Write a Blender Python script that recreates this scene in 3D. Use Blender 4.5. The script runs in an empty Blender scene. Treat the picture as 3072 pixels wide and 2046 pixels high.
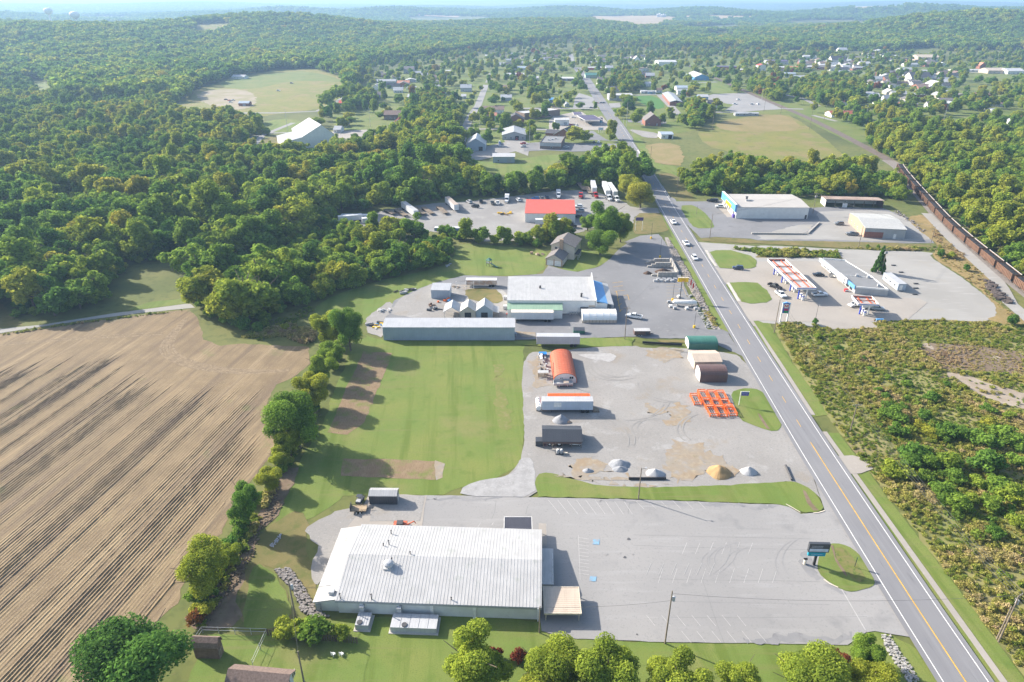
import bpy, bmesh, math, random
import numpy as np
from mathutils import Vector, Matrix, noise
from mathutils.geometry import tessellate_polygon, delaunay_2d_cdt

S = bpy.context.scene
COL = S.collection
R = math.radians
# ------------------------------------------------------------------ camera, sky, sun, exposure
CAM_H, FPX, PITCH = 100.0, 2048.0, math.atan(1019 / 2048)     # drone at 100 m, 24 mm equivalent, horizon at the top of the frame
cam_d = bpy.data.cameras.new('camera'); cam = bpy.data.objects.new('camera', cam_d); COL.objects.link(cam)
cam_d.sensor_width = 36; cam_d.lens = 24; cam_d.clip_start = 1; cam_d.clip_end = 90000
cam.location = (0, 0, CAM_H); cam.rotation_euler = (math.pi / 2 - PITCH, 0, 0)
S.camera = cam
SUN_EL, SUN_AZ = R(29), math.atan2(0.476, -0.88)              # towards the sun: ahead and to the left
W = bpy.data.worlds.new('World'); S.world = W; W.use_nodes = True
nt = W.node_tree; bg = nt.nodes['Background']; sky = nt.nodes.new('ShaderNodeTexSky')
sky.sky_type = 'NISHITA'; sky.sun_disc = False; sky.sun_elevation = SUN_EL
sky.sun_rotation = math.pi / 2 - SUN_AZ; sky.air_density = 1.0; sky.dust_density = 2.0; sky.ozone_density = 1.0
nt.links.new(sky.outputs[0], bg.inputs[0]); bg.inputs[1].default_value = 0.13
sd = bpy.data.lights.new('sun', 'SUN'); sun = bpy.data.objects.new('sun', sd); COL.objects.link(sun)
sd.energy = 5.0; sd.angle = R(0.53); sd.color = (1.0, 0.92, 0.81)
sv = Vector((math.cos(SUN_AZ) * math.cos(SUN_EL), math.sin(SUN_AZ) * math.cos(SUN_EL), math.sin(SUN_EL)))
sun.rotation_euler = sv.to_track_quat('Z', 'Y').to_euler(); sun.location = (-80, 60, 120)
S.view_settings.view_transform = 'Standard'; S.view_settings.look = 'None'
S.view_settings.exposure = 1.1; S.view_settings.gamma = 1.0; S.view_settings.use_curve_mapping = False
S.cycles.max_bounces = 5; S.cycles.diffuse_bounces = 3; S.cycles.glossy_bounces = 2; S.cycles.transmission_bounces = 2
S.cycles.volume_bounces = 0; S.cycles.caustics_reflective = False; S.cycles.caustics_refractive = False

# ------------------------------------------------------------------ ground positions
_s, _c = math.sin(PITCH), math.cos(PITCH)
def ray(u, v):
    a = (u - 1536) / FPX; b = (v - 1023) / FPX
    return Vector((a, _c - b * _s, -_s - b * _c))
def at(u, v, h=0.0):
    """point of the place at height h that lies on the sight line of photo pixel (u, v)"""
    d = ray(u, v); t = (h - CAM_H) / d.z
    return Vector((d.x * t, d.y * t, h))
def project(x, y, z):
    z = z - CAM_H; zc = y * _c - z * _s
    return 1536 + FPX * x / zc, 1023 - FPX * (y * _s + z * _c) / zc, zc
def view(x0, y0, s):
    f = lambda x, y, h=0.0: at(x0 + x * s, y0 + y * s, h)
    f.v = lambda y: y0 + y * s
    f.uv = lambda x, y: (x0 + x * s, y0 + y * s)
    f.s = s
    return f
F = view(0, 0, 1.305); Ca = view(0, 0, .34438); Cb = view(760, 0, .34438); Cc = view(1360, 0, .34438); Cd = view(2000, 0, .4552)
Ce = view(1100, 560, .3397); Cf = view(1700, 520, .34438); Cg = view(2272, 520, .34438); Ch = view(1500, 980, .34438)
Ci = view(500, 1400, .41195); Cj = view(1200, 1400, .41195); Ck = view(1900, 1400, .41195); Cl = view(2272, 1000, .40816)
Cm = view(2440, 780, .12739); Cn = view(2060, 1160, .10191); Co = view(1600, 1020, .11481); Cp = view(1600, 1250, .08929)
Cq = view(1360, 330, .17219); Cr = view(1640, 250, .17219); Cs = view(2480, 480, .25138); Ct = view(960, 580, .2293)
Cu = view(0, 900, .42463); Cv = view(700, 700, .2551); Cw = view(0, 1440, .38643); Cx = view(2500, 1500, .34814); Cy = view(1980, 800, .11475)
def hz(p, v):
    """height above ground point p at which photo row v is reached"""
    lo, hi = 0.0, 98.0
    for _ in range(40):
        m = (lo + hi) / 2
        if project(p.x, p.y, m)[1] > v: lo = m
        else: hi = m
    return lo

HILLS = [(-1150, 1650, 520, 480, 42), (-1750, 1500, 700, 600, 46), (-640, 1820, 300, 380, 20), (-330, 2150, 520, 480, 30), (250, 2700, 500, 500, 24),
         (1300, 2000, 520, 380, 40), (1900, 2100, 700, 500, 48), (2300, 3700, 900, 700, 74), (850, 3900, 700, 700, 40),
         (-2600, 3200, 900, 700, 40), (-1200, 4200, 1100, 600, 42), (100, 4600, 1200, 600, 34)]
def hill(x, y):
    x = np.asarray(x, float); y = np.asarray(y, float); z = np.zeros_like(x * y)
    for cx, cy, rx, ry, a in HILLS:
        cx, cy, rx, ry, a = cx * 1.11, cy * 1.11, rx * 1.11, ry * 1.11, a * 1.11
        g = np.exp(-((x - cx) / rx) ** 2 - ((y - cy) / ry) ** 2) - 0.04
        z = z + a * np.maximum(g, 0)
    z = z * (.82 + .22 * np.sin(x / 150 + .8 * np.sin(y / 210)) + .17 * np.sin(y / 130 + x / 290))
    far = np.clip((y - 4500) / 4000, 0, 1)
    z = z + far * (36 + 18 * np.sin(x / 1700 + y / 2100) + 13 * np.sin(x / 730 - y / 1300 + 2) + 9 * np.sin(x / 390 + y / 900 + 1))
    z = z + np.clip((y - 8000) / 7000, 0, 1) * (52 + 14 * np.sin(x / 2900 + 1.3) + 10 * np.sin(x / 1100 + y / 3000))
    return z
def athill(u, v, off=0.0):
    d = ray(u, v); t = 300.0
    while t < 26000:
        if CAM_H + d.z * t < float(hill(d.x * t, d.y * t)) + off: break
        t *= 1.004
    return Vector((d.x * t, d.y * t, float(hill(d.x * t, d.y * t))))

# ------------------------------------------------------------------ materials
MATS = {}
def _mixcol(nt, fac, a, b):
    m = nt.nodes.new('ShaderNodeMix'); m.data_type = 'RGBA'
    nt.links.new(fac, m.inputs[0])
    for s, val in ((m.inputs[6], a), (m.inputs[7], b)):
        if isinstance(val, tuple): s.default_value = (*val[:3], 1)
        else: nt.links.new(val, s)
    return m.outputs[2]
def _noise(nt, vec, scale, detail=4, rough=.55, lo=.35, hi=.65):
    n = nt.nodes.new('ShaderNodeTexNoise'); n.inputs['Scale'].default_value = scale; n.inputs['Detail'].default_value = detail
    n.inputs['Roughness'].default_value = rough; nt.links.new(vec, n.inputs['Vector'])
    r = nt.nodes.new('ShaderNodeMapRange'); r.inputs[1].default_value = lo; r.inputs[2].default_value = hi
    nt.links.new(n.outputs[0], r.inputs[0]); return r.outputs[0]
def _coord(nt, stretch=None, rot=0.0):
    t = nt.nodes.new('ShaderNodeTexCoord')
    if not stretch: return t.outputs['Object']
    m = nt.nodes.new('ShaderNodeMapping'); m.vector_type = 'TEXTURE'; m.inputs['Scale'].default_value = tuple(1 / k for k in stretch); m.inputs['Rotation'].default_value = (0, 0, rot)
    nt.links.new(t.outputs['Object'], m.inputs[0]); return m.outputs[0]
def mat(name, col, rough=.8, metal=0.0, var=.12, scale=1.5, col2=None, layers=(), bump=0.0, bscale=6.0, spec=.3, emit=0):
    """plain painted or natural surface: base colour, a second tone by noise, more noise layers (colour, scale, low, high, stretch, turn)"""
    if name in MATS: return MATS[name]
    m = bpy.data.materials.new(name); m.use_nodes = True; nt = m.node_tree; p = nt.nodes['Principled BSDF']
    p.inputs['Roughness'].default_value = rough; p.inputs['Metallic'].default_value = metal; p.inputs['Specular IOR Level'].default_value = spec
    c0 = _coord(nt)
    b = col2 if col2 else tuple(max(0, c * (1 - var)) for c in col)
    out = _mixcol(nt, _noise(nt, c0, scale), tuple(c * (1 + (0 if col2 else var)) for c in col), b)
    for l in layers:
        lc, ls, lo, hi = l[:4]; cc = _coord(nt, l[4], l[5] if len(l) > 5 else 0) if len(l) > 4 else c0
        out = _mixcol(nt, _noise(nt, cc, ls, 5, .6, lo, hi), out, lc)
    nt.links.new(out, p.inputs['Base Color'])
    if bump:
        bn = nt.nodes.new('ShaderNodeBump'); bn.inputs['Strength'].default_value = bump; bn.inputs['Distance'].default_value = .05
        nz = nt.nodes.new('ShaderNodeTexNoise'); nz.inputs['Scale'].default_value = bscale; nz.inputs['Detail'].default_value = 3
        nt.links.new(c0, nz.inputs['Vector']); nt.links.new(nz.outputs[0], bn.inputs['Height']); nt.links.new(bn.outputs[0], p.inputs['Normal'])
    MATS[name] = m; return m
def metalmat(name, col, rough=.45, dirt=(.3, .26, .22), amt=.66, metal=.0, spec=.4):
    return mat(name, col, rough, metal, .06, .35, layers=((tuple(c * .8 for c in col), 1.2, .45, .9, (3, .25, .25)), (dirt, .5, amt, amt + .25)), spec=spec)
def glassmat(name='dark_glass', col=(.02, .03, .04)):
    return mat(name, col, .08, 0, .05, 1, spec=.7)
def foliage(name, ramp):
    m = bpy.data.materials.new(name); m.use_nodes = True; nt = m.node_tree; nt.nodes.clear()
    o = nt.nodes.new('ShaderNodeOutputMaterial'); d = nt.nodes.new('ShaderNodeBsdfDiffuse'); t = nt.nodes.new('ShaderNodeBsdfTranslucent')
    mx = nt.nodes.new('ShaderNodeMixShader'); mx.inputs[0].default_value = .46
    a = nt.nodes.new('ShaderNodeAttribute'); a.attribute_type = 'INSTANCER'; a.attribute_name = 'tint'
    lf = nt.nodes.new('ShaderNodeAttribute'); lf.attribute_type = 'GEOMETRY'; lf.attribute_name = 'leaf'
    add = nt.nodes.new('ShaderNodeMath'); add.operation = 'MULTIPLY_ADD'; add.inputs[1].default_value = .13
    nt.links.new(lf.outputs['Fac'], add.inputs[0]); nt.links.new(a.outputs['Fac'], add.inputs[2])
    cr = nt.nodes.new('ShaderNodeValToRGB'); cr.color_ramp.elements.remove(cr.color_ramp.elements[0])
    for i, (p, c) in enumerate(ramp):
        e = cr.color_ramp.elements[0] if i == 0 else cr.color_ramp.elements.new(p)
        e.position = p; e.color = (*c, 1)
    nt.links.new(add.outputs[0], cr.inputs[0])
    hs = nt.nodes.new('ShaderNodeHueSaturation')
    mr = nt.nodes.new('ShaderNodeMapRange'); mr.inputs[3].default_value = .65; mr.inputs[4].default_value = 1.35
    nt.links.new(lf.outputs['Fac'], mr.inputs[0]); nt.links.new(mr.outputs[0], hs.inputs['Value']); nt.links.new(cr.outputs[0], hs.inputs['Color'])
    for s in (d, t): nt.links.new(hs.outputs[0], s.inputs['Color'])
    nt.links.new(d.outputs[0], mx.inputs[1]); nt.links.new(t.outputs[0], mx.inputs[2]); nt.links.new(mx.outputs[0], o.inputs[0])
    MATS[name] = m; return m

# ------------------------------------------------------------------ mesh building
class MB:
    def __init__(s): s.v = []; s.f = []
    def add(s, vs, fs):
        n = len(s.v); s.v += [tuple(v) for v in vs]; s.f += [tuple(i + n for i in f) for f in fs]; return s
    def box(s, x0, x1, y0, y1, z0, z1):
        return s.add([(x0, y0, z0), (x1, y0, z0), (x1, y1, z0), (x0, y1, z0), (x0, y0, z1), (x1, y0, z1), (x1, y1, z1), (x0, y1, z1)],
                     [(0, 3, 2, 1), (4, 5, 6, 7), (0, 1, 5, 4), (1, 2, 6, 5), (2, 3, 7, 6), (3, 0, 4, 7)])
    def prism(s, poly, z0, z1):
        n = len(poly)
        s.add([(p[0], p[1], z0) for p in poly] + [(p[0], p[1], z1) for p in poly],
              [tuple(range(n - 1, -1, -1)), tuple(range(n, 2 * n))] + [(i, (i + 1) % n, n + (i + 1) % n, n + i) for i in range(n)]); return s
    def exx(s, prof, x0, x1):
        """profile of (y, z) points swept along x, closed at both ends"""
        n = len(prof)
        return s.add([(x0, p[0], p[1]) for p in prof] + [(x1, p[0], p[1]) for p in prof],
                     [tuple(range(n)), tuple(range(2 * n - 1, n - 1, -1))] + [(i, n + i, n + (i + 1) % n, (i + 1) % n) for i in range(n)])
    def exy(s, prof, y0, y1):
        n = len(prof)
        return s.add([(p[0], y0, p[1]) for p in prof] + [(p[0], y1, p[1]) for p in prof],
                     [tuple(range(n - 1, -1, -1)), tuple(range(n, 2 * n))] + [(i, (i + 1) % n, n + (i + 1) % n, n + i) for i in range(n)])
    def tube(s, p, q, r, n=8, r2=None, cap=True):
        p, q = Vector(p), Vector(q); d = (q - p).normalized(); a = d.orthogonal().normalized(); b = d.cross(a); r2 = r if r2 is None else r2
        vs = [p + (a * math.cos(2 * math.pi * i / n) + b * math.sin(2 * math.pi * i / n)) * r for i in range(n)] + \
             [q + (a * math.cos(2 * math.pi * i / n) + b * math.sin(2 * math.pi * i / n)) * r2 for i in range(n)]
        fs = [(i, (i + 1) % n, n + (i + 1) % n, n + i) for i in range(n)]
        if cap: fs += [tuple(range(n - 1, -1, -1)), tuple(range(n, 2 * n))]
        return s.add(vs, fs)
    def lathe(s, prof, n=12, c=(0, 0)):
        k = len(prof)
        vs = [(c[0] + r * math.cos(2 * math.pi * i / n), c[1] + r * math.sin(2 * math.pi * i / n), z) for r, z in prof for i in range(n)]
        fs = [(j * n + i, j * n + (i + 1) % n, (j + 1) * n + (i + 1) % n, (j + 1) * n + i) for j in range(k - 1) for i in range(n)]
        return s.add(vs, fs + [tuple(range(n - 1, -1, -1)), tuple(range((k - 1) * n, k * n))])
    def data(s, name, m):
        me = bpy.data.meshes.new(name); me.from_pydata(s.v, [], s.f); me.materials.append(m); me.update(); return me
    def build(s, name, m, parent=None, smooth=False, **kw):
        return link(name, s.data(name, m), parent, smooth=smooth, **kw)
def link(name, me, parent=None, loc=(0, 0, 0), label=None, cat=None, group=None, kind=None, smooth=False):
    o = bpy.data.objects.new(name, me); COL.objects.link(o); o.location = loc
    if parent: o.parent = parent
    if smooth:
        for p in me.polygons: p.use_smooth = True
    return tag(o, label, cat, group, kind)
def tag(o, label=None, cat=None, group=None, kind=None):
    if label: o['label'] = label
    if cat: o['category'] = cat
    if group: o['group'] = group
    if kind: o['kind'] = kind
    return o
def thing(name, label, cat, loc, rotz=0.0, group=None):
    o = bpy.data.objects.new(name, None); COL.objects.link(o); o.empty_display_size = .5
    o.location = loc; o.rotation_euler = (0, 0, rotz); return tag(o, label, cat, group)
def bx(*a): return MB().box(*a)
def copy_thing(root, loc, rotz, label, group=None, mats=None, scale=None):
    """a copy of a thing, its parts and sub-parts; alike parts share mesh data; mats swaps a material by name"""
    def cp(o, parent):
        c = o.copy(); COL.objects.link(c)
        if parent: c.parent = parent
        if mats and o.type == 'MESH' and o.data.materials and o.data.materials[0].name in mats:
            c.material_slots[0].link = 'OBJECT'; c.material_slots[0].material = mats[o.data.materials[0].name]
        for ch in kids(o): cp(ch, c)
        return c
    r = cp(root, None); r.location = loc; r.rotation_euler = (0, 0, rotz)
    if scale: r.scale = (scale,) * 3
    r['label'] = label
    if group: r['group'] = group
    return r
KIDS = {}
def kids(o):
    if o.name not in KIDS: KIDS[o.name] = [c for c in o.children if c.name not in COPIED]
    return KIDS[o.name]
COPIED = set()
# ------------------------------------------------------------------ ground
rnd = random.Random(7)
GRASS = mat('mown_grass', (.118, .178, .034), .95, var=.14, scale=.07, col2=(.168, .195, .046), bump=.5, bscale=3,
            layers=(((.105, .15, .024), .5, .5, .62, (.5, .03, 1), R(4)), ((.2, .185, .07), .045, .55, .75), ((.165, .155, .06), .9, .62, .85), ((.085, .14, .02), .22, .56, .8), ((.095, .125, .024), 5, .5, .75), ((.15, .16, .05), .25, .55, .75, (.15, 3, 1))))
DRYGRASS = mat('dry_grass', (.135, .125, .04), .95, col2=(.19, .15, .06), scale=.09, layers=(((.09, .11, .025), .35, .5, .7), ((.22, .17, .085), 1.4, .58, .8), ((.08, .085, .03), 4, .55, .8)))
MEADOW = mat('meadow_grass', (.20, .185, .045), .95, col2=(.15, .17, .035), scale=.03, layers=(((.22, .175, .075), .05, .5, .65), ((.1, .12, .025), .15, .55, .75), ((.12, .1, .03), 1.5, .5, .8)))
STUB = mat('corn_stubble', (.24, .178, .10), .95, col2=(.175, .128, .072), scale=.12, layers=(((.13, .095, .062), .24, .48, .66, (.05, 1.2, 1), R(80)), ((.31, .235, .135), .16, .55, .7, (.06, 1.6, 1), R(80)), ((.40, .31, .19), 4, .56, .72), ((.15, .10, .06), 1.2, .52, .75, (.2, 2.0, 1), R(80)), ((.13, .15, .05), .09, .63, .8), ((.15, .10, .065), 8, .56, .75)))
SOIL = mat('tilled_soil', (.21, .145, .085), .95, col2=(.24, .175, .105), scale=.5, layers=(((.15, .17, .045), .22, .5, .66),((.13, .085, .05), 2.2, .5, .75, (3, .4, 1), R(12)),))
ASPH = mat('old_asphalt', (.285, .277, .268), .9, col2=(.245, .24, .235), scale=.035, layers=(((.16, .16, .165), .11, .6, .85), ((.31, .305, .3), .3, .55, .8, (.25, 2.2, 1)), ((.19, .19, .19), 2.5, .55, .8)), bump=.15, bscale=8)
ROADM = mat('road_asphalt', (.212, .21, .216), .88, col2=(.185, .184, .192), scale=.05, layers=(((.225, .225, .232), .5, .5, .75, (2.2, .06, 1)), ((.13, .13, .14), 1.3, .6, .85, (1.2, .1, 1))))
DARKASPH = mat('dark_asphalt', (.205, .205, .21), .9, col2=(.17, .17, .175), scale=.06, layers=(((.12, .12, .125), .16, .58, .8), ((.26, .255, .25), .5, .58, .8)))
GRAVEL = mat('grey_gravel', (.285, .272, .255), .95, col2=(.24, .228, .212), scale=.06, layers=(((.355, .35, .34), .13, .56, .75), ((.25, .205, .15), .075, .58, .75), ((.2, .195, .19), 2.0, .52, .75), ((.36, .35, .34), 3.5, .58, .75)), bump=.5, bscale=9)
WGRAVEL = mat('pale_gravel', (.315, .305, .285), .95, col2=(.27, .26, .24), scale=.04, layers=(((.30, .275, .225), .1, .58, .78), ((.36, .35, .335), .3, .55, .8, (.3, 1.5, 1)), ((.27, .26, .25), 2, .6, .8)), bump=.4, bscale=9)
DIRT = mat('tan_dirt', (.27, .205, .135), .95, col2=(.255, .225, .185), scale=.16, layers=(((.265, .248, .228), .35, .5, .66),((.33, .28, .2), .8, .5, .75), ((.18, .15, .07), .5, .6, .8)))
CONC = mat('concrete', (.33, .30, .265), .9, col2=(.29, .265, .235), scale=.06, layers=(((.27, .255, .235), .3, .6, .85), ((.36, .335, .30), 1.2, .55, .8)))
CONC2 = mat('white_concrete', (.46, .43, .385), .9, var=.08, scale=.3)
ROCKS = mat('rip_rap', (.33, .30, .27), .95, col2=(.20, .175, .15), scale=1.3, layers=(((.45, .42, .39), 2.2, .55, .7),), bump=1, bscale=2)
BARE = mat('bare_brown', (.155, .11, .075), .95, col2=(.20, .15, .10), scale=.5, layers=(((.09, .1, .03), .7, .55, .75),))
WHITEP = mat('white_paint', (.72, .71, .68), .7, var=.12, scale=1.2)
YELP = mat('yellow_paint', (.62, .37, .06), .7, var=.15, scale=1.5)
FADED = mat('faded_white_paint', (.40, .39, .375), .8, var=.12, scale=2)
FADEY = mat('faded_yellow_paint', (.50, .36, .14), .8, var=.15, scale=2)
BLUEP = mat('blue_paint', (.16, .32, .46), .7, var=.15, scale=2, layers=(((.26, .28, .31), 2, .42, .62),))
BALLAST = mat('ballast', (.235, .21, .19), .95, col2=(.18, .155, .14), scale=.8, layers=(((.29, .27, .25), 3, .5, .75),), bump=.6, bscale=5)
TAR = mat('tar', (.085, .085, .09), .8, var=.2)

def cat_smooth(pts, n):
    for _ in range(n):
        q = []
        for i, p in enumerate(pts):
            b = pts[(i + 1) % len(pts)]
            q += [p.lerp(b, .25), p.lerp(b, .75)]
        pts = q
    return pts
def rough_edge(pts, step, amp, seed=0):
    out = []
    for i, p in enumerate(pts):
        b = pts[(i + 1) % len(pts)]; n = max(1, min(60, int((b - p).length / step)))
        for k in range(n):
            q = p.lerp(b, k / n)
            out.append(Vector((q.x + amp * noise.noise((q.x * .35, q.y * .35, seed)) + amp * .7 * noise.noise((q.x * 1.1, q.y * 1.1, seed + 5)),
                               q.y + amp * noise.noise((q.x * .35, q.y * .35, seed + 9)) + amp * .7 * noise.noise((q.x * 1.1, q.y * 1.1, seed + 15)), 0)))
    return out
LVN = {}
def lz(lvl):
    """height of a surface layer; sheets of one layer still lie a hair apart"""
    LVN[lvl] = LVN.get(lvl, 0) + 1; return .03 * lvl + .0007 * (LVN[lvl] % 40)
OPEN = []                                                      # areas that stay clear of scattered trees
def inside(px, py, poly):
    px = np.asarray(px); py = np.asarray(py); c = np.zeros(px.shape, bool); j = len(poly) - 1
    for i in range(len(poly)):
        xi, yi, xj, yj = poly[i][0], poly[i][1], poly[j][0], poly[j][1]
        if yi != yj: c ^= ((yi > py) != (yj > py)) & (px < (xj - xi) * (py - yi) / (yj - yi) + xi)
        j = i
    return c
def sheet(name, pts, m, lvl, smooth=0, step=1.5, amp=0.0, clear=True, label=None, drape=False, kind='structure'):
    pts = [Vector((p.x, p.y, 0)) for p in pts]
    if smooth: pts = cat_smooth(pts, smooth)
    if clear: OPEN.append([(p.x, p.y) for p in pts])
    if amp: pts = rough_edge(pts, step, amp, len(OPEN))
    z = lz(lvl)
    if drape:
        poly = [(p.x, p.y) for p in pts]; xs = [p[0] for p in poly]; ys = [p[1] for p in poly]
        sx, sy = (max(xs) - min(xs)) / 30, (max(ys) - min(ys)) / 30
        g = [(min(xs) + sx * (i + .5), min(ys) + sy * (j + .5)) for i in range(30) for j in range(30)]
        k = inside([p[0] for p in g], [p[1] for p in g], poly); allp = [Vector(p) for p in poly] + [Vector(p) for p, q in zip(g, k) if q]
        r = delaunay_2d_cdt(allp, [], [list(range(len(poly)))], 1, .01)
        vs = [(v.x, v.y, float(hill(v.x, v.y)) + 1.2) for v in r[0]]; fs = r[2]
    else:
        tr = tessellate_polygon([pts]); vs = [(p.x, p.y, z) for p in pts]; fs = []
        for t in tr:
            a, b, c = (pts[i] for i in t)
            fs.append(tuple(t) if (b - a).cross(c - a).z > 0 else (t[0], t[2], t[1]))
    me = bpy.data.meshes.new(name); me.from_pydata(vs, [], [tuple(f) for f in fs]); me.materials.append(m)
    return link(name, me, kind=kind, label=label)
def band(name, cl, w, m, lvl, clear=True, kind='structure'):
    """a strip of width w along a centre line"""
    L, Rr = [], []
    for i, p in enumerate(cl):
        d = (cl[min(i + 1, len(cl) - 1)] - cl[max(i - 1, 0)]); d = Vector((d.x, d.y, 0)).normalized(); n = Vector((-d.y, d.x, 0)) * w / 2
        L.append(Vector((p.x, p.y, 0)) + n); Rr.append(Vector((p.x, p.y, 0)) - n)
    if clear: OPEN.append([(p.x, p.y) for p in L + Rr[::-1]])
    k = len(cl); z = lz(lvl); vs = [(p.x, p.y, z) for p in L + Rr]
    me = bpy.data.meshes.new(name); me.from_pydata(vs, [], [(i, k + i, k + i + 1, i + 1) for i in range(k - 1)]); me.materials.append(m)
    return link(name, me, kind=kind)

# terrain: one sheet from behind the camera to the horizon
ys = np.concatenate([np.linspace(-400, 900, 27), 900 * np.geomspace(1.03, 38, 110)]); cols = np.linspace(-1, 1, 141)
gx = cols[None, :] * (0.95 * np.maximum(ys, 0) + 700)[:, None]; gy = np.repeat(ys[:, None], 141, 1); gz = hill(gx, gy)
me = bpy.data.meshes.new('ground'); nx = 141
fa = [(r * nx + c, r * nx + c + 1, (r + 1) * nx + c + 1, (r + 1) * nx + c) for r in range(len(ys) - 1) for c in range(nx - 1)]
me.from_pydata(np.stack([gx.ravel(), gy.ravel(), gz.ravel()], 1).tolist(), [], fa)
GROUND = mat('ground_cover', (.10, .125, .03), .95, col2=(.15, .15, .045), scale=.03, layers=(((.05, .07, .02), .004, .5, .62), ((.3, .24, .13), .0021, .63, .66, (.5, 1.4, 1)), ((.13, .15, .05), .0045, .6, .64), ((.06, .08, .02), .3, .5, .75), ((.16, .14, .06), 1.2, .6, .8)))
me.materials.append(GROUND); link('ground', me, kind='structure', smooth=True)

# ------------------------------------------------------------------ fields and lawns
V = Vector
field = [Cu(-1400, 420), Cu(-600, 330), Cu(0, 240), Cu(300, 205), Cu(560, 165), Cu(1000, 105), Cu(1340, 65), Cu(1400, 130), Cu(1440, 280), Cu(1560, 325), Cu(1700, 310), Cu(2180, 330), Cu(2190, 450), Cu(2100, 530), Cu(1950, 600),
         Cu(1870, 760), Cu(1960, 860), Cu(1960, 970), Cu(1900, 1120), Cu(1780, 1260), Cu(1660, 1413), Cw(1720, 420), Cw(1500, 560), Cw(1420, 800), Cw(1380, 960), Cw(1150, 1150), Cw(900, 1330), Cw(700, 1700), Cw(-1500, 1900), Cw(-1500, 0)]
sheet('crop_field', field, STUB, 1, amp=.5)
# ridged stubble rows: real relief, one row every 0.76 m
th_ = R(80); ux, uy = math.cos(th_), math.sin(th_)
rows = [Cu(-1400, 560), Cu(0, 420), Cu(400, 380), Cu(900, 345), Cu(1000, 480), Cu(1350, 560), Cu(1900, 580), Cu(1840, 760), Cu(1925, 990), Cu(1870, 1120), Cu(1740, 1260), Cu(1600, 1413), Cw(1680, 420), Cw(1430, 560), Cw(1340, 900), Cw(1150, 1110), Cw(860, 1330), Cw(650, 1700), Cw(-1500, 1900), Cw(-1500, 0)]
cx_, cy_ = -70.0, 110.0; sr = .76 / 4; nr = int(190 / sr); na = 190
a_ = (np.arange(nr) - nr / 2) * sr; b_ = (np.arange(na) - na / 2) * 1.1
A_, B_ = np.meshgrid(a_, b_, indexing='ij')
rng = np.random.default_rng(3)
wob = .03 * np.sin(B_ / 5 + A_ * 2.1) + .05 * np.sin(B_ / 23 + 2)
X_ = cx_ + (A_ + wob) * uy + B_ * ux; Y_ = cy_ - (A_ + wob) * ux + B_ * uy
prof = np.array([0, .09, .13, .02])[np.arange(nr) % 4][:, None] * (.7 + .6 * rng.random((nr // 4 + 1, na)).repeat(4, 0)[:nr]) * np.clip(.85 + .5 * np.sin(np.arange(nr) // 4 * .71 + 1) + .45 * np.sin(np.arange(nr) // 4 * .23) + rng.normal(0, .25, nr // 4 + 1).repeat(4)[:nr], .25, 1.5)[:, None]
Z_ = .04 + prof + .03 * rng.random(A_.shape)
keep = inside(X_.ravel(), Y_.ravel(), [(p.x, p.y) for p in rows]).reshape(X_.shape) & (Y_ > 45)
top_ = np.array([np.nonzero(k_)[0].max() if k_.any() else 0 for k_ in keep]) - rng.integers(0, 9, (nr // 4 + 1)).repeat(4)[:nr]
Z_ = .035 + (Z_ - .035) * np.clip((top_[:, None] - np.arange(na)[None]) / 7, .12, 1)
kf = keep[:-1, :-1] & keep[1:, :-1] & keep[:-1, 1:] & keep[1:, 1:]
ii, jj = np.nonzero(kf); idx = lambda i, j: i * na + j
fc = np.stack([idx(ii, jj), idx(ii + 1, jj), idx(ii + 1, jj + 1), idx(ii, jj + 1)], 1)
used = np.unique(fc); remap = np.zeros(nr * na, int); remap[used] = np.arange(len(used))
vv = np.stack([X_.ravel(), Y_.ravel(), Z_.ravel()], 1)[used]
me = bpy.data.meshes.new('stubble_rows'); me.from_pydata(vv.tolist(), [], remap[fc][:, ::-1].tolist() if False else remap[fc].tolist())
me.materials.append(STUB); o = link('stubble_rows', me, kind='stuff', label='rows of cut corn stubble across the tan field')
lawn = [Ce(-40, 1300), Ce(150, 1362), Ce(600, 1366), Ce(1500, 1366), Ch(190, 170), Ch(215, 330), Ch(200, 500), Ch(205, 760), Ch(212, 950), Ch(190, 1130), Ch(110, 1250), Ch(0, 1310), Cj(400, 165), Cj(300, 215), Cj(0, 205), Ci(1300, 205), Ci(1250, 260), Ci(1000, 400), Ci(820, 420), Ci(780, 380), Ci(900, 190), Ci(960, 30), F(690, 1050), F(740, 990), F(770, 890), F(800, 830), F(800, 790), F(845, 775)]
sheet('lawn', lawn, GRASS, 1, smooth=1, amp=.6)
sheet('garden_plot', [F(835, 808), F(902, 812), F(872, 890), F(838, 970), F(800, 1000), F(755, 995), F(790, 905)], SOIL, 2, amp=.5)
sheet('garden_plot', [F(790, 1054), F(900, 1057), F(1002, 1060), F(1003, 1103), F(890, 1099), F(782, 1095)], SOIL, 2, amp=.4)
sheet('bare_patch', [F(1000, 1060), F(1022, 1066), F(1018, 1100), F(1004, 1104)], DIRT, 2, amp=.8)
sheet('worn_grass', [Ch(0, 470), Ch(60, 640), Ch(110, 800), Ch(60, 960), Ch(-20, 820), Ch(-60, 600), F(1140, 850), F(1160, 830)], mat('thin_grass', (.165, .17, .05), .95, col2=(.14, .17, .04), scale=.4, layers=(((.21, .18, .085), .9, .52, .7),)), 2, smooth=1, amp=2.6)
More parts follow.
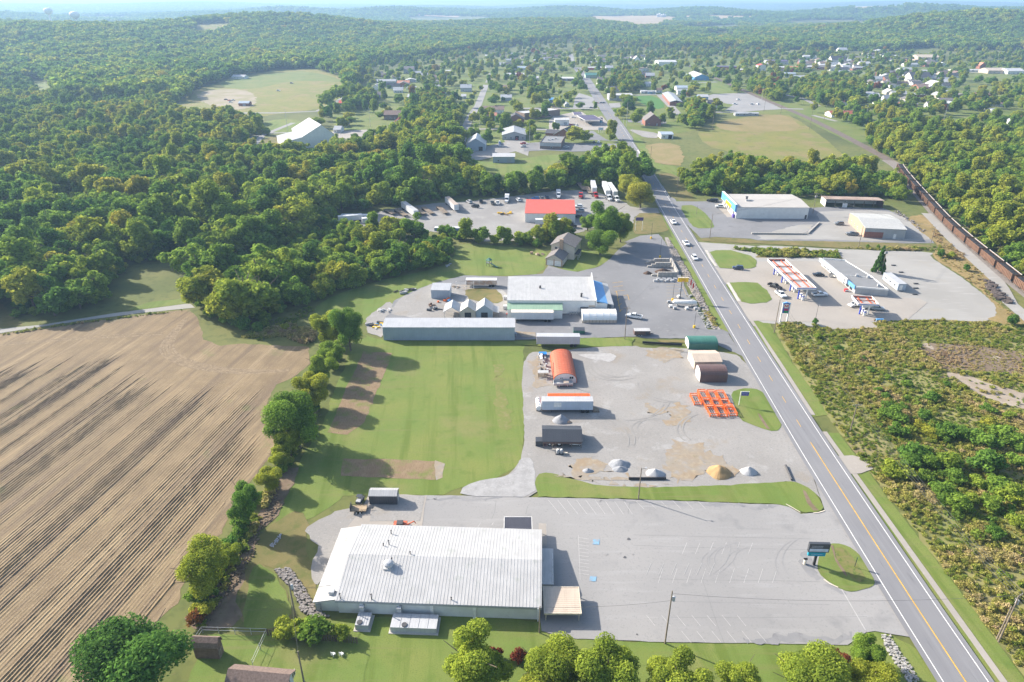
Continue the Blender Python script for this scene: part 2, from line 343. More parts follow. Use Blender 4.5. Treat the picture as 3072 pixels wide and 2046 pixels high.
sheet('lawn', [Ce(800, 500), Ce(1100, 520), Ce(1560, 560), Ce(1600, 600), Ce(1560, 770), Ce(1240, 790), Ce(860, 780), Ce(600, 850), Ce(400, 960), Ce(240, 1020), Ce(100, 1130), Ce(-60, 1230), Ce(-300, 1230), Ce(-500, 1180), Ce(-420, 1020), Ce(-100, 890), Ce(250, 800), Ce(640, 720), Ce(780, 620)], GRASS, 1, smooth=1, amp=.8)
sheet('lawn', [Ce(1720, 730), Ce(1860, 540), Ce(1960, 560), Ce(2170, 580), Ce(2140, 650), Ce(2040, 710), Ce(1880, 750), Ce(1740, 757)], GRASS, 2, smooth=1, amp=.3)
sheet('lawn', [Ci(960, 1120), Ci(1360, 1110), Ci(1942, 1075), Cj(1015, 1115), Cj(1030, 1200), Cj(1250, 1258), Cj(1942, 1285), Ck(800, 1285), Ck(1550, 1300), Ck(1700, 1200), Ck(1830, 1210), Cx(520, 1170), Cx(700, 1270), Cx(800, 1400), Cx(960, 1680), Cx(-500, 1900), F(1000, 1700), F(400, 1700), F(430, 1550), F(480, 1470), Ci(300, 1215), Ci(560, 1230), Ci(760, 1215), Ci(800, 1130)], GRASS, 1, smooth=1, amp=.4)
sheet('lawn', [Ci(520, 980), Ci(560, 700), Ci(640, 560), Ci(760, 420), Ci(980, 300), Ci(1040, 460), Ci(1010, 560), Ci(1050, 680), Ci(1090, 860), Ci(1120, 960), Ci(1050, 1010), Ci(900, 830), Ci(760, 730), Ci(700, 720), Ci(880, 900), Ci(930, 1090), Ci(820, 1190), Ci(560, 1190)], DRYGRASS, 2, smooth=1, amp=.8)
sheet('lawn', [Ci(560, 1080), Ci(600, 820), Ci(640, 700), Ci(760, 760), Ci(860, 880), Ci(900, 1000), Ci(900, 1090), Ci(800, 1190), Ci(560, 1195)], GRASS, 3, smooth=1, amp=.5)
sheet('gravel_patch', [Ci(1000, 460), Ci(1140, 370), Ci(1330, 290), Ci(1400, 330), Ci(1340, 440), Ci(1290, 470), Ci(1210, 740), Ci(1170, 780), Ci(1120, 860), Ci(1040, 850), Ci(1050, 700), Ci(1120, 600), Ci(1030, 520)], GRAVEL, 3, smooth=1, amp=.7)
sheet('bare_patch', [Ci(420, 560), Ci(620, 500), Ci(650, 600), Ci(560, 700), Ci(560, 850), Ci(500, 930), Ci(540, 1160), Ci(300, 1200), Ci(180, 1180), Ci(150, 1080), Ci(340, 860), Ci(400, 700)], BARE, 2, smooth=1, amp=1.0)
sheet('bare_patch', [Ci(880, 20), Ci(970, 0), Ci(900, 170), Ci(830, 260), Ci(820, 350), Ci(760, 420), Ci(640, 480), Ci(600, 440), Ci(760, 200), Ci(830, 80)], BARE, 3, smooth=1, amp=1.0)
sheet('farm_lane', [Cu(-900, 330), Cu(-300, 260), Cu(0, 205), Cu(300, 175), Cu(800, 95), Cu(1340, 25), Cu(1380, 55), Cu(1000, 92), Cu(560, 148), Cu(0, 235), Cu(-300, 290), Cu(-900, 370)], WGRAVEL, 2, amp=.2)
sheet('verge', [Cu(900, 65), Cu(1080, 10), Cu(1330, -10), Cu(1340, 20), Cu(960, 72)], GRASS, 1, amp=.4)
sheet('verge', [Cu(-300, 240), Cu(0, 190), Cu(160, 180), Cu(100, 100), Cu(0, 20), Cu(-300, 60)], DRYGRASS, 1, amp=.4)

# ------------------------------------------------------------------ road, pavement, markings
def RY(l): return [V((x, y, 0)) for x, y in l]
RC = [(74, 40), (74.4, 90), (75.3, 140), (76.8, 185), (78.7, 235), (81, 290), (83.4, 350), (87, 430), (90, 510), (94, 620), (97.5, 760), (102, 900), (106.5, 1060), (108.5, 1225)]
RCs = [V((np.interp(y, [p[1] for p in RC], [p[0] for p in RC]), y, 0)) for y in np.linspace(40, 1225, 120)]
road_w = lambda y: 9.4 if y < 560 else 12.5
L_ = [V((p.x - road_w(p.y) / 2, p.y, 0)) for p in RCs]; R_ = [V((p.x + road_w(p.y) / 2, p.y, 0)) for p in RCs]
def strip(name, l, r, m, lvl):
    k = len(l); me = bpy.data.meshes.new(name)
    me.from_pydata([(p.x, p.y, .03 * lvl) for p in l + r], [], [(i, k + i, k + i + 1, i + 1) for i in range(k - 1)]); me.materials.append(m)
    OPEN.append([(p.x, p.y) for p in l + r[::-1]]); return link(name, me, kind='structure')
strip('road', L_, R_, ROADM, 9)
rx = lambda y: float(np.interp(y, [p[1] for p in RC], [p[0] for p in RC]))
def line(y0, y1, off, w, m, name='road_marking', lvl=10):
    n = max(2, int((y1 - y0) / 8)); yy = np.linspace(y0, y1, n + 1)
    return band(name, [V((rx(y) + off, y, 0)) for y in yy], w, m, lvl, clear=False)
line(40, 560, -3.68, .16, WHITEP); line(40, 640, 3.68, .16, WHITEP)
line(40, 143, 0, .22, YELP)
for y in np.arange(150, 560, 12.0): line(y, y + 3.4, 0, .14, YELP)
for y in np.arange(580, 1100, 14.0): line(y, y + 5, 0, .2, YELP)
walk = RY([(80.2, 40), (80.6, 75), (80.8, 120), (81, 148)]); band('pavement', walk, 1.25, CONC, 5)
band('pavement', RY([(81.2, 156), (82.6, 186), (84.3, 235)]), 1.25, CONC, 5)
verge = RY([(78.7, 40), (79.2, 95), (79.8, 148), (81, 190), (83, 236)])
sheet('verge', RY([(78.8, 40), (79.2, 100), (80, 147.6), (84.6, 147.6), (84.5, 120), (84.8, 100), (84.4, 70), (84, 40)]), GRASS, 2, amp=.25)
sheet('verge', RY([(80.1, 155), (81, 190), (83.2, 237), (91, 237), (89.5, 215), (87, 190), (86, 165), (85.2, 156)]), GRASS, 2, amp=.4)
sheet('driveway', [Cl(590, 905), Cl(700, 900), Cl(800, 930), Cl(850, 1000), Cl(760, 1030), Cl(660, 1040)], CONC, 6, amp=.2)

# ------------------------------------------------------------------ yards and parking lots
lot = [Ci(1840, 215), Cj(190, 212), Cj(415, 212), Cj(980, 225), Cj(1942, 248), Ck(900, 275), Ck(1110, 280), Ck(1220, 345), Ck(1300, 340), Ck(1395, 325), V((rx(130) - 4.2, 130, 0)), V((rx(100) - 4.2, 100, 0)), V((rx(84) - 4.2, 84, 0)), Ck(1880, 1225), Ck(1760, 1200), Ck(1690, 1210), Ck(1560, 1300), Ck(800, 1288), Cj(1942, 1280), Cj(1290, 1258), Cj(1030, 1200), Cj(1000, 1000), Cj(0, 700), Ci(1700, 700), Ci(1830, 440)]
sheet('parking_lot', lot, ASPH, 4, amp=.15)
sheet('concrete_pad', [Ci(1470, 215), Ci(1690, 205), Ci(1895, 215), Ci(1855, 455), Ci(1300, 520), Ci(1320, 440), Ci(1410, 330)], CONC, 5, amp=.15)
sheet('concrete_pad', [Ci(1690, 210), Ci(1880, 216), Ci(1845, 400), Ci(1480, 400), Ci(1500, 280)], GRAVEL, 6, amp=.05)
sheet('concrete_pad', [Cj(1010, 415), Cj(1065, 418), Cj(1070, 580), Cj(1012, 580)], CONC, 5)
sheet('concrete_pad', [Ci(1175, 730), Ci(1215, 725), Ci(1160, 880), Ci(1130, 900), Ci(1140, 800)], CONC, 4)
isl = [Ck(1360, 640), Ck(1400, 575), Ck(1470, 560), Ck(1560, 580), Ck(1640, 630), Ck(1700, 720), Ck(1760, 840), Ck(1740, 875), Ck(1650, 905), Ck(1560, 915), Ck(1480, 880), Ck(1380, 815), Ck(1330, 740)]
sheet('grass_island', isl, GRASS, 6, smooth=1, amp=.15)
sheet('grass_island', [Ck(1460, 590), Ck(1540, 600), Ck(1620, 700), Ck(1700, 830), Ck(1620, 850), Ck(1540, 770), Ck(1480, 680)], mat('weedy_ditch', (.125, .15, .03), .95, col2=(.17, .15, .06), scale=.8, layers=(((.06, .1, .02), 1.5, .55, .7),)), 7, smooth=1, amp=.5)
sheet('ditch_shadow_soil', [Ck(1435, 575), Ck(1452, 575), Ck(1470, 660), Ck(1540, 770), Ck(1560, 810), Ck(1535, 790), Ck(1470, 690)], BARE, 8, amp=.2)
sheet('grass_strip', [Ch(320, 1290), Ch(420, 1275), Ch(560, 1310), Ch(760, 1370), Ch(1000, 1400), Ch(1500, 1405), Ch(2323, 1368), Ck(1120, 110), Ck(1200, 120), Ck(1300, 170), Ck(1370, 260), Ck(1392, 315), Ck(1310, 340), Ck(1230, 342), Ck(1115, 278), Ck(900, 272), Cj(1942, 245), Cj(1000, 222), Ch(345, 1490), Ch(300, 1400)], GRASS, 6, smooth=1, amp=.3)
sheet('drain_soil', [Ck(1230, 170), Ck(1255, 185), Ck(1300, 270), Ck(1350, 320), Ck(1310, 325), Ck(1265, 270)], BARE, 7, amp=.2)
yard = [Ch(300, 215), Ch(420, 230), Ch(700, 190), Ch(1170, 165), Ch(1240, 190), Ch(1600, 190), Ch(1900, 220), V((rx(186) - 4.3, 190, 0)), V((rx(170) - 4.3, 170, 0)), V((rx(150) - 4.3, 150, 0)), V((rx(138) - 4.3, 134, 0)), Ck(1380, 260), Ck(1300, 165), Ck(1150, 105), Ch(2323, 1375), Ch(1500, 1410), Ch(1000, 1405), Ch(760, 1375), Ch(420, 1280), Ch(310, 1310), Ch(330, 1490), Ch(0, 1480), Ch(-20, 1430), Ch(0, 1330), Ch(110, 1270), Ch(195, 1130), Ch(215, 950), Ch(205, 760), Ch(190, 500), Ch(200, 330), Ch(240, 250)]
sheet('gravel_yard', yard, GRAVEL, 5, smooth=1, amp=.4)
sheet('gravel_drive', [Cj(420, 210), Cj(470, 140), Cj(620, 95), Cj(760, 75), Cj(840, 40), Cj(880, -60), Cj(970, -60), Cj(985, 80), Cj(985, 215), Cj(700, 225)], mat('coarse_gravel', (.33, .325, .32), .95, col2=(.27, .265, .26), scale=.5, layers=(((.2, .195, .19), 1.5, .55, .75), ((.4, .395, .39), 3, .55, .75)), bump=.6, bscale=5), 6, smooth=1, amp=.5)
dp = lambda pts, z=6: sheet('dirt_patch', pts, DIRT, z, smooth=1, amp=2.4, step=.6)
dp([Ch(600, 1220), Ch(740, 1165), Ch(880, 1160), Ch(960, 1230), Ch(940, 1290), Ch(760, 1300), Ch(560, 1290)]); dp([Ch(420, 1280), Ch(640, 1300), Ch(1000, 1310), Ch(1450, 1330), Ch(1500, 1390), Ch(1000, 1390), Ch(700, 1360), Ch(560, 1310)], 7)
dp([Ch(1480, 1040), Ch(1620, 1000), Ch(1780, 1060), Ch(1800, 1200), Ch(1780, 1300), Ch(1600, 1380), Ch(1480, 1330), Ch(1440, 1180)]); dp([Ch(1225, 670), Ch(1330, 690), Ch(1440, 740), Ch(1380, 770), Ch(1240, 720)]); dp([Ch(1470, 700), Ch(1580, 660), Ch(1670, 760), Ch(1640, 870), Ch(1520, 890), Ch(1460, 800)])
dp([Ch(1740, 1130), Ch(1850, 1110), Ch(2000, 1150), Ch(2060, 1260), Ch(2000, 1330), Ch(1830, 1320)], 7); dp([Ch(300, 260), Ch(345, 260), Ch(340, 450), Ch(420, 500), Ch(380, 540), Ch(300, 500), Ch(280, 380)]); dp([Ch(1250, 190), Ch(1580, 190), Ch(1590, 260), Ch(1450, 310), Ch(1300, 260)])
sheet('white_spoil', [Ch(660, 245), Ch(800, 240), Ch(940, 235), Ch(1030, 250), Ch(980, 310), Ch(860, 300), Ch(740, 270)], mat('white_limestone', (.37, .36, .35), .95, col2=(.31, .30, .29), scale=1), 6, smooth=1, amp=.7)
sheet('grass_island', [Cn(1290, 180), Cn(1600, 70), Cn(1900, 60), Cn(2150, 110), Cn(2355, 300), Cl(60, 430), Cl(150, 560), Cl(185, 690), Cl(140, 730), Cn(2100, 1210), Cn(1500, 960), Cn(1400, 560)], GRASS, 7, smooth=1, amp=.3)
sheet('ditch_soil', [Cl(0, 590), Cl(20, 600), Cl(60, 660), Cl(95, 710), Cl(70, 705), Cl(30, 650)], BARE, 8, amp=.2)
sheet('grass_strip', [Ce(1880, 1340), Ce(2355, 1335), Cf(600, 1450), Cf(560, 1480), Cf(580, 1510), Ce(2355, 1410), Ce(1900, 1420), Ce(1700, 1420), Ce(1300, 1400), Ce(1310, 1358), Ce(1500, 1370)], GRASS, 6, smooth=1, amp=.3)
sheet('grass_strip', [Cf(780, 1455), Cf(1030, 1455), Cf(1060, 1480), Cf(830, 1475)], DRYGRASS, 6, amp=.4)
store_lot = [Ce(150, 1175), Ce(240, 1010), Ce(420, 920), Ce(600, 850), Ce(860, 785), Ce(1240, 795), Ce(1560, 770), Ce(1600, 695), Ce(1720, 730), Ce(1860, 755), Ce(2050, 710), Ce(2150, 640), Ce(2220, 560), Ce(2300, 500), Cf(500, 600), Cf(640, 545), Cf(800, 530), Cf(830, 560), Cf(880, 640), Cf(930, 740), Cf(1000, 900), Cf(1040, 1020), Cf(1120, 1160), Cf(1230, 1365), Cf(1400, 1360), V((rx(190) - 4.3, 205, 0)), V((rx(190) - 4.3, 190, 0)), Cf(1320, 1500), Cf(1150, 1440), Cf(700, 1440), Cf(600, 1425), Ce(1300, 1355), Ce(1290, 1170)]
sheet('store_lot', store_lot, DARKASPH, 4, amp=.3)
sheet('gravel_patch', [Ce(200, 1170), Ce(260, 1010), Ce(430, 925), Ce(600, 850), Ce(860, 870), Ce(1240, 880), Ce(1250, 1170)], GRAVEL, 5, smooth=1, amp=.6)
sheet('weedy_patch', [Ce(860, 900), Ce(1130, 900), Ce(1200, 950), Ce(1210, 1040), Ce(1000, 1020), Ce(880, 980)], DRYGRASS, 6, smooth=1, amp=1)
sheet('gravel_patch', [Ce(-20, 1180), Ce(100, 1080), Ce(200, 1010), Ce(250, 1050), Ce(150, 1180), Ce(140, 1350), Ce(60, 1310), Ce(0, 1290)], GRAVEL, 5, smooth=1, amp=.8)
sheet('dirt_patch', [Ce(1320, 1280), Ce(1490, 1290), Ce(1500, 1340), Ce(1370, 1330)], DIRT, 6, amp=.5)
sheet('rock_bank', [Cf(850, 560), Cf(880, 560), Cf(960, 680), Cf(1020, 790), Cf(1120, 960), Cf(1200, 1130), Cf(1290, 1290), Cf(1340, 1365), Cf(1270, 1360), Cf(1190, 1200), Cf(1100, 1060), Cf(1000, 880), Cf(900, 700)], ROCKS, 5, amp=.5)
sheet('verge', [Cf(880, 555), Cf(930, 570), V((rx(350) - 4.4, 372, 0)), V((rx(300) - 4.4, 300, 0)), V((rx(240) - 4.4, 240, 0)), V((rx(212) - 4.4, 206, 0)), Cf(1340, 1355), Cf(1290, 1290), Cf(1200, 1100), Cf(1120, 950), Cf(1010, 760), Cf(960, 670)], GRASS, 6, amp=.4)
sheet('verge', [Cf(560, 530), Cf(600, 350), Cf(720, 345), Cf(830, 350), Cf(880, 430), Cf(905, 480), Cf(860, 510), Cf(700, 530)], DRYGRASS, 3, smooth=1, amp=.5)
sheet('gravel_yard', [Ct(180, 330), Ct(650, 290), Ct(830, 220), Ct(1100, 180), Ct(1600, 120), Ct(1900, 110), Ct(2355, 60), Ce(1800, 20), Ce(2100, 60), Ce(2290, 140), Cf(560, 300), Cf(800, 300), Cf(860, 320), Cf(820, 350), Cf(600, 350), Cf(560, 480), Cf(200, 470), Ce(1900, 410), Ce(1100, 500), Ct(1900, 560), Ct(1300, 480), Ct(700, 430), Ct(250, 420)], mat('yard_gravel', (.27, .262, .25), .95, col2=(.225, .215, .205), scale=.06, layers=(((.33, .32, .305), .15, .55, .75), ((.2, .17, .13), .1, .6, .8))), 2, smooth=1, amp=.8)
# gas station, access roads, blue-fronted shop
sheet('gravel_lot', [V((rx(318) + 4.4, 318, 0)), Cf(1110, 600), Cf(1160, 600), Cf(1500, 625), Cf(1700, 640), Cg(0, 625), Cg(500, 650), Cg(900, 670), Cg(1550, 685), Cg(1500, 725), Cg(1600, 790), Cg(1800, 920), Cg(1980, 1060), Cg(2110, 1180), Cg(2090, 1250), Cg(1960, 1300), Cg(1550, 1270), Cg(1000, 1290), Cg(900, 1340), Cg(500, 1340), Cf(1560, 1290), V((rx(238) + 4.4, 238, 0)), V((rx(280) + 4.4, 280, 0))], WGRAVEL, 2, smooth=1, amp=.6)
sheet('station_lot', [Cf(1270, 810), Cf(1330, 835), Cf(1640, 830), Cf(1660, 770), Cf(1960, 765), Cg(300, 765), Cg(520, 770), Cg(900, 1000), Cg(1180, 1080), Cg(1400, 1090), Cg(1480, 1130), Cg(1300, 1285), Cg(980, 1290), Cg(1070, 1350), Cg(650, 1360), Cg(520, 1300), Cf(1900, 1290), Cf(1700, 1285), Cf(1580, 1290), Cf(1490, 1110), Cf(1400, 950), Cf(1370, 970), Cf(1330, 900)], CONC, 4, smooth=0, amp=.15)
sheet('grass_island', [Cf(1245, 690), Cf(1300, 672), Cf(1430, 672), Cf(1600, 720), Cf(1655, 760), Cf(1650, 815), Cf(1600, 832), Cf(1440, 832), Cf(1330, 825)], GRASS, 6, smooth=0, amp=.3)
sheet('grass_island', [Cf(1420, 955), Cf(1560, 950), Cf(1660, 955), Cf(1740, 1020), Cf(1790, 1100), Cf(1740, 1130), Cf(1600, 1138), Cf(1520, 1120)], GRASS, 6, smooth=0, amp=.3)
for q in ([Cf(1210, 710), Cf(1225, 700), Cf(1288, 808), Cf(1262, 805)], [Cf(1378, 975), Cf(1400, 968), Cf(1490, 1112), Cf(1465, 1108)], [Cf(1625, 1335), Cf(1640, 1335), Cf(1780, 1568), Cf(1760, 1568)]): sheet('verge', q, GRASS, 5, amp=.15)
band('pavement', [Cf(1215, 672), Cf(1250, 740), Cf(1300, 810)], 1.2, CONC2, 5); band('pavement', [Cf(1405, 955), Cf(1450, 1030), Cf(1498, 1115)], 1.2, CONC2, 5)
sheet('verge', [Cg(640, 735), Cg(0, 735), Cf(1640, 730), Cf(1700, 690), Cf(1420, 660), Cg(0, 660), Cg(300, 680), Cg(690, 690), Cg(760, 760)], DRYGRASS, 3, amp=.5)
sheet('verge', [Cf(1165, 570), Cf(1300, 560), Cf(1600, 575), Cg(0, 590), Cg(450, 590), Cg(900, 600), Cg(1300, 610), Cg(1600, 640), Cg(1620, 675), Cg(900, 662), Cg(500, 640), Cg(0, 610), Cf(1500, 610), Cf(1180, 590)], DRYGRASS, 4, smooth=1, amp=.4)
sheet('shop_lot', [V((rx(420) + 4.4, 432, 0)), Cf(960, 245), Cf(1200, 245), Cf(1400, 230), Cf(2000, 300), Cg(500, 300), Cg(600, 290), Cg(1100, 305), Cg(1300, 380), Cg(1480, 500), Cg(1540, 610), Cg(1200, 610), Cg(450, 590), Cg(0, 585), Cf(1600, 570), Cf(1300, 555), Cf(1170, 565), V((rx(335) + 4.4, 335, 0))], DARKASPH, 2, smooth=0, amp=.4)
sheet('gravel_patch', [Cf(2150, 420), Cg(0, 540), Cg(480, 530), Cg(560, 430), Cg(500, 340), Cg(620, 330), Cg(1100, 320), Cg(1300, 390), Cg(1470, 510), Cg(1520, 600), Cg(900, 590), Cg(500, 575), Cg(0, 580), Cf(1700, 560), Cf(1640, 535), Cf(2100, 535)], WGRAVEL, 3, smooth=1, amp=.8)
sheet('concrete_pad', [Cf(1370, 250), Cf(1480, 380), Cf(1400, 385), Cf(1290, 270)], CONC, 4, amp=.2)
sheet('grass_island', [Cf(980, 285), Cf(1070, 275), Cf(1130, 290), Cf(1220, 360), Cf(1290, 460), Cf(1270, 480), Cf(1110, 482), Cf(1050, 400)], GRASS, 4, smooth=1, amp=.4)
sheet('verge', [Cf(800, 0), Cf(830, 90), Cf(900, 205), Cf(1000, 240), Cf(1110, 240), Cf(1100, 200), Cf(980, 90), Cf(960, 0)], DRYGRASS, 2, amp=.6)
sheet('scrub_ground', [RY([(85, 155)])[0], V((87, 190, 0)), V((90, 215, 0)), Cf(1900, 1290), Cg(540, 1320), Cg(650, 1360), Cg(1070, 1352), Cg(1000, 1292), Cg(1550, 1272), Cg(1960, 1302), Cg(2110, 1255), Cg(2323, 1320), V((300, 205, 0)), V((300, 40, 0)), V((84.2, 40, 0)), V((85, 100, 0)), V((84.7, 147, 0))], mat('scrub_soil', (.25, .225, .085), .95, col2=(.19, .20, .06), scale=.05, layers=(((.20, .155, .08), .09, .52, .7), ((.09, .1, .03), .25, .52, .7), ((.2, .16, .09), 1.2, .58, .8))), 1, smooth=1, amp=.8)
sheet('bare_soil', [Cl(1180, 90), Cl(1300, 70), Cl(1700, 100), Cl(1960, 140), Cl(1960, 300), Cl(1600, 280), Cl(1350, 260), Cl(1250, 180)], mat('brown_thatch', (.19, .145, .10), .95, col2=(.15, .11, .075), scale=.2, layers=(((.24, .2, .15), .5, .55, .75),)), 2, smooth=1, amp=2, clear=False)
sheet('bare_soil', [Cl(1360, 280), Cl(1480, 290), Cl(1640, 340), Cl(1800, 400), Cl(1960, 440), Cl(2100, 500), Cl(2100, 580), Cl(1960, 560), Cl(1780, 520), Cl(1620, 460), Cl(1540, 400)], mat('pale_soil', (.33, .28, .22), .95, col2=(.26, .21, .16), scale=.3), 3, smooth=1, amp=1.5)
sheet('bare_soil', [Cl(1200, 85), Cl(1260, 70), Cl(1310, 105), Cl(1290, 125)], MATS['pale_soil'], 3, smooth=1, amp=.8); sheet('bare_soil', [Cl(1720, 170), Cl(1760, 160), Cl(1800, 190), Cl(1760, 200)], MATS['pale_soil'], 3, smooth=1, amp=.6)
sheet('dry_verge', [Cs(1200, 650), Cs(1290, 800), Cs(1420, 960), Cs(1560, 1050), Cs(1800, 1230), Cs(1860, 1330), Cs(2000, 1420), Cg(1950, 1000), Cg(2100, 1140), Cg(2250, 1230), Cg(2400, 1320), Cg(2200, 1320), Cg(2000, 1300), Cg(2110, 1190), Cg(1960, 1030), Cg(1750, 870), Cg(1500, 725), Cg(1600, 640), Cg(1400, 490), Cg(1280, 380)], mat('tawny_grass', (.27, .195, .08), .95, col2=(.2, .15, .055), scale=.15, layers=(((.13, .13, .04), .5, .55, .75), ((.32, .26, .16), 1.5, .55, .75))), 3, smooth=1, amp=.8)
WORN = mat('worn_seal', (.20, .20, .205), .9, col2=(.255, .25, .248), scale=.22, layers=(((.15, .15, .155), .6, .55, .75),))
for q in ([Ck(800, 1262), Ck(1100, 1225), Ck(1400, 1235), Ck(1540, 1220), Ck(1640, 1215), Ck(1560, 1296), Ck(1200, 1290), Ck(800, 1284)], [Cj(1300, 238), Cj(1940, 256), Ck(500, 268), Ck(900, 280), Ck(1080, 285), Ck(1040, 312), Ck(800, 300), Ck(300, 280), Cj(1700, 265)], [Ck(1200, 660), Ck(1290, 610), Ck(1320, 700), Ck(1330, 760), Ck(1380, 830), Ck(1300, 800), Ck(1210, 720)], [Ck(1390, 840), Ck(1480, 890), Ck(1560, 925), Ck(1500, 930), Ck(1400, 880)], [Ci(1850, 230), Cj(400, 222), Cj(900, 230), Cj(900, 242), Cj(300, 240)]): sheet('asphalt_patch', q, WORN, 4.5, smooth=1, amp=1.2, step=.6, clear=False)
TRK = mat('wheel_track', (.248, .236, .22), .95, col2=(.26, .25, .235), scale=1.2); TRA = mat('tyre_mark', (.245, .24, .236), .9, col2=(.27, .264, .258), scale=1.0)
def arc(vw, c, r, a0, a1, m, w, lvl, sq=.55):
    pts = [vw(c[0] + r * math.cos(a), c[1] + r * sq * math.sin(a)) for a in np.linspace(a0, a1, 16)]
    for o_ in (0, 1.6): band('tyre_track', [p + (p - pts[len(pts) // 2]).normalized() * 0 + V((o_, o_ * .3, 0)) for p in pts], w, m, lvl, clear=False)
for c, r, a0, a1 in (((1000, 330), 210, 1.2, 3.1), ((1000, 330), 260, 1.1, 3.0), ((1300, 900), 160, 2.2, 5.2), ((1100, 640), 330, .2, 1.6), ((1500, 500), 300, 1.5, 3.2), ((1800, 900), 260, 2.4, 4.2), ((700, 1000), 420, -1.2, .2)): arc(Ch, c, r, a0, a1, TRK, .42, 6.4)
for c, r, a0, a1 in (((690, 700), 200, 1.9, 4.3), ((880, 700), 210, 1.9, 4.2), ((760, 690), 230, 2.0, 4.4), ((1450, 700), 420, 2.3, 3.9), ((200, 600), 500, -.5, .8)): arc(Ck, c, r, a0, a1, TRA, .3, 4.6)
def smoothline(pts, n=3):
    for _ in range(n): pts = [pts[0]] + [x for a, b in zip(pts, pts[1:]) for x in (a.lerp(b, .25), a.lerp(b, .75))] + [pts[-1]]
    return pts
HT = mat('straw_track', (.15, .11, .07), .95, col2=(.24, .18, .11), scale=.6, layers=(((.3, .23, .14), 1.5, .5, .7),))
for k in range(7):
    o_ = k * 26; pts = smoothline([Cu(1330 - o_ * .3, 120 + o_ * .2), Cu(1240 - o_ * .8, 250 + o_ * .3), Cu(1210 - o_ * .9, 350 + o_ * .25), Cu(1330 - o_ * .5, 430 + o_ * .35), Cu(1560, 480 + o_ * .35), Cu(1820, 500 + o_ * .2), Cu(2040, 490 + o_ * .1)]) if k < 5 else [Cu(0, 260 + o_ * .4), Cu(400, 225 + o_ * .4), Cu(800, 170 + o_ * .6), Cu(1150, 150 + o_ * .6)]; band('straw_track', pts, .5 if k % 2 else .8, HT, 1.6, clear=False)
# ------------------------------------------------------------------ railway, town ground, far fields
RAIL = [Cd(40, 380), Cd(110, 420), Cd(260, 490), Cd(480, 590), Cd(640, 660), Cd(820, 735), Cd(1000, 815), V((262, 470, 0)), V((251, 442, 0)), V((239, 405, 0)), V((231, 379, 0)), V((216, 331, 0)), V((208, 298, 0)), V((202.5, 271, 0)), V((198, 250, 0)), V((193, 222, 0)), V((188, 190, 0)), V((182, 150, 0)), V((176, 100, 0)), V((170, 40, 0))]
def resample(pts, d):
    L = [0]
    for a, b in zip(pts, pts[1:]): L.append(L[-1] + (b - a).length)
    n = max(2, int(L[-1] / d)); s = np.linspace(0, L[-1], n + 1)
    return [V((np.interp(t, L, [p.x for p in pts]), np.interp(t, L, [p.y for p in pts]), 0)) for t in s]
def offset(pts, o):
    out = []
    for i, p in enumerate(pts):
        d = (pts[min(i + 1, len(pts) - 1)] - pts[max(i - 1, 0)]).normalized(); out.append(p + V((-d.y, d.x, 0)) * o)
    return out
RAILS = resample(smoothline(RAIL), 6.0)
NB = [p for p in RAILS if p.y < 490]; FB = [p for p in RAILS if p.y > 480]; band('railway_ballast', offset(NB, 1.6), 9, BALLAST, 5); band('railway_ballast', offset(FB, 2.2), 7, mat('dark_ballast', (.17, .135, .115), .95, col2=(.12, .10, .085), scale=.3), 5)
RUST = metalmat('rusty_steel', (.19, .12, .085), .8, (.1, .06, .04))
for off in (-.75, .75, 3.9, 5.4): band('rail', offset(RAILS, off), .16, RUST, 7, clear=False)
band('service_track', resample([Cs(1190, 640), Cs(1290, 740), Cs(1420, 880), Cs(1600, 1050), Cs(1800, 1235), Cs(2060, 1470), V((184, 232, 0)), V((179, 205, 0)), V((173, 150, 0))], 8), 5.0, WGRAVEL, 6)
gsheet = lambda pts, m=None, lvl=3, n='lawn', **k: sheet(n, pts, m or GRASS, lvl, **{**dict(smooth=1, amp=1.0, step=4), **k})
TG = mat('town_grass', (.11, .155, .03), .95, col2=(.15, .165, .042), scale=.03, layers=(((.17, .16, .07), .05, .56, .75), ((.075, .12, .02), .08, .55, .7)))
gsheet([F(790, 335), F(760, 270), F(800, 225), F(830, 175), F(900, 160), F(1150, 128), F(1290, 112), F(1450, 120), F(1700, 130), F(2000, 140), F(2354, 140), F(2500, 300), F(2150, 310), F(1960, 330), F(1820, 262), F(1640, 262), F(1600, 300), F(1470, 320), F(1430, 350), F(1060, 345), F(1060, 270), F(960, 330)], TG, 1, 'town_lawns', clear=False, smooth=0)
gsheet([Cq(300, 870), Cq(700, 930), Cq(1280, 830), Cq(1900, 760), Cq(1900, 850), Cq(1480, 1100), Cq(900, 1150), Cq(500, 1080)], GRASS, 3, clear=True, smooth=1)
gsheet([F(395, 262), F(440, 210), F(540, 178), F(640, 160), F(720, 158), F(786, 178), F(800, 212), F(735, 250), F(600, 268)], MEADOW, 2, 'meadow', smooth=0, amp=4)
gsheet([Cb(0, 660), Cb(230, 630), Cb(480, 620), Cb(770, 690), Cb(770, 720), Cb(480, 700), Cb(250, 720), Cb(0, 780), Ca(1900, 760), Ca(1950, 700)], TG, 3)
gsheet([Ca(1700, 860), Ca(1760, 790), Ca(2000, 770), Ca(2200, 800), Ca(2240, 880), Ca(2180, 950), Ca(1950, 960)], mat('worn_dirt', (.30, .25, .19), .95, col2=(.22, .2, .1), scale=.05), 4, 'gravel_lot', amp=4)
band('street', [Ca(1350, 990), Ca(1640, 985), Cb(-60, 985), Cb(200, 985), Cb(560, 970), Cb(700, 900), Cb(840, 825)], 6.5, ASPH, 5)
gsheet([Ca(250, 690), Ca(300, 690), Ca(470, 730), Ca(480, 850), Ca(330, 870), Ca(300, 790)], TG, 2, 'meadow')
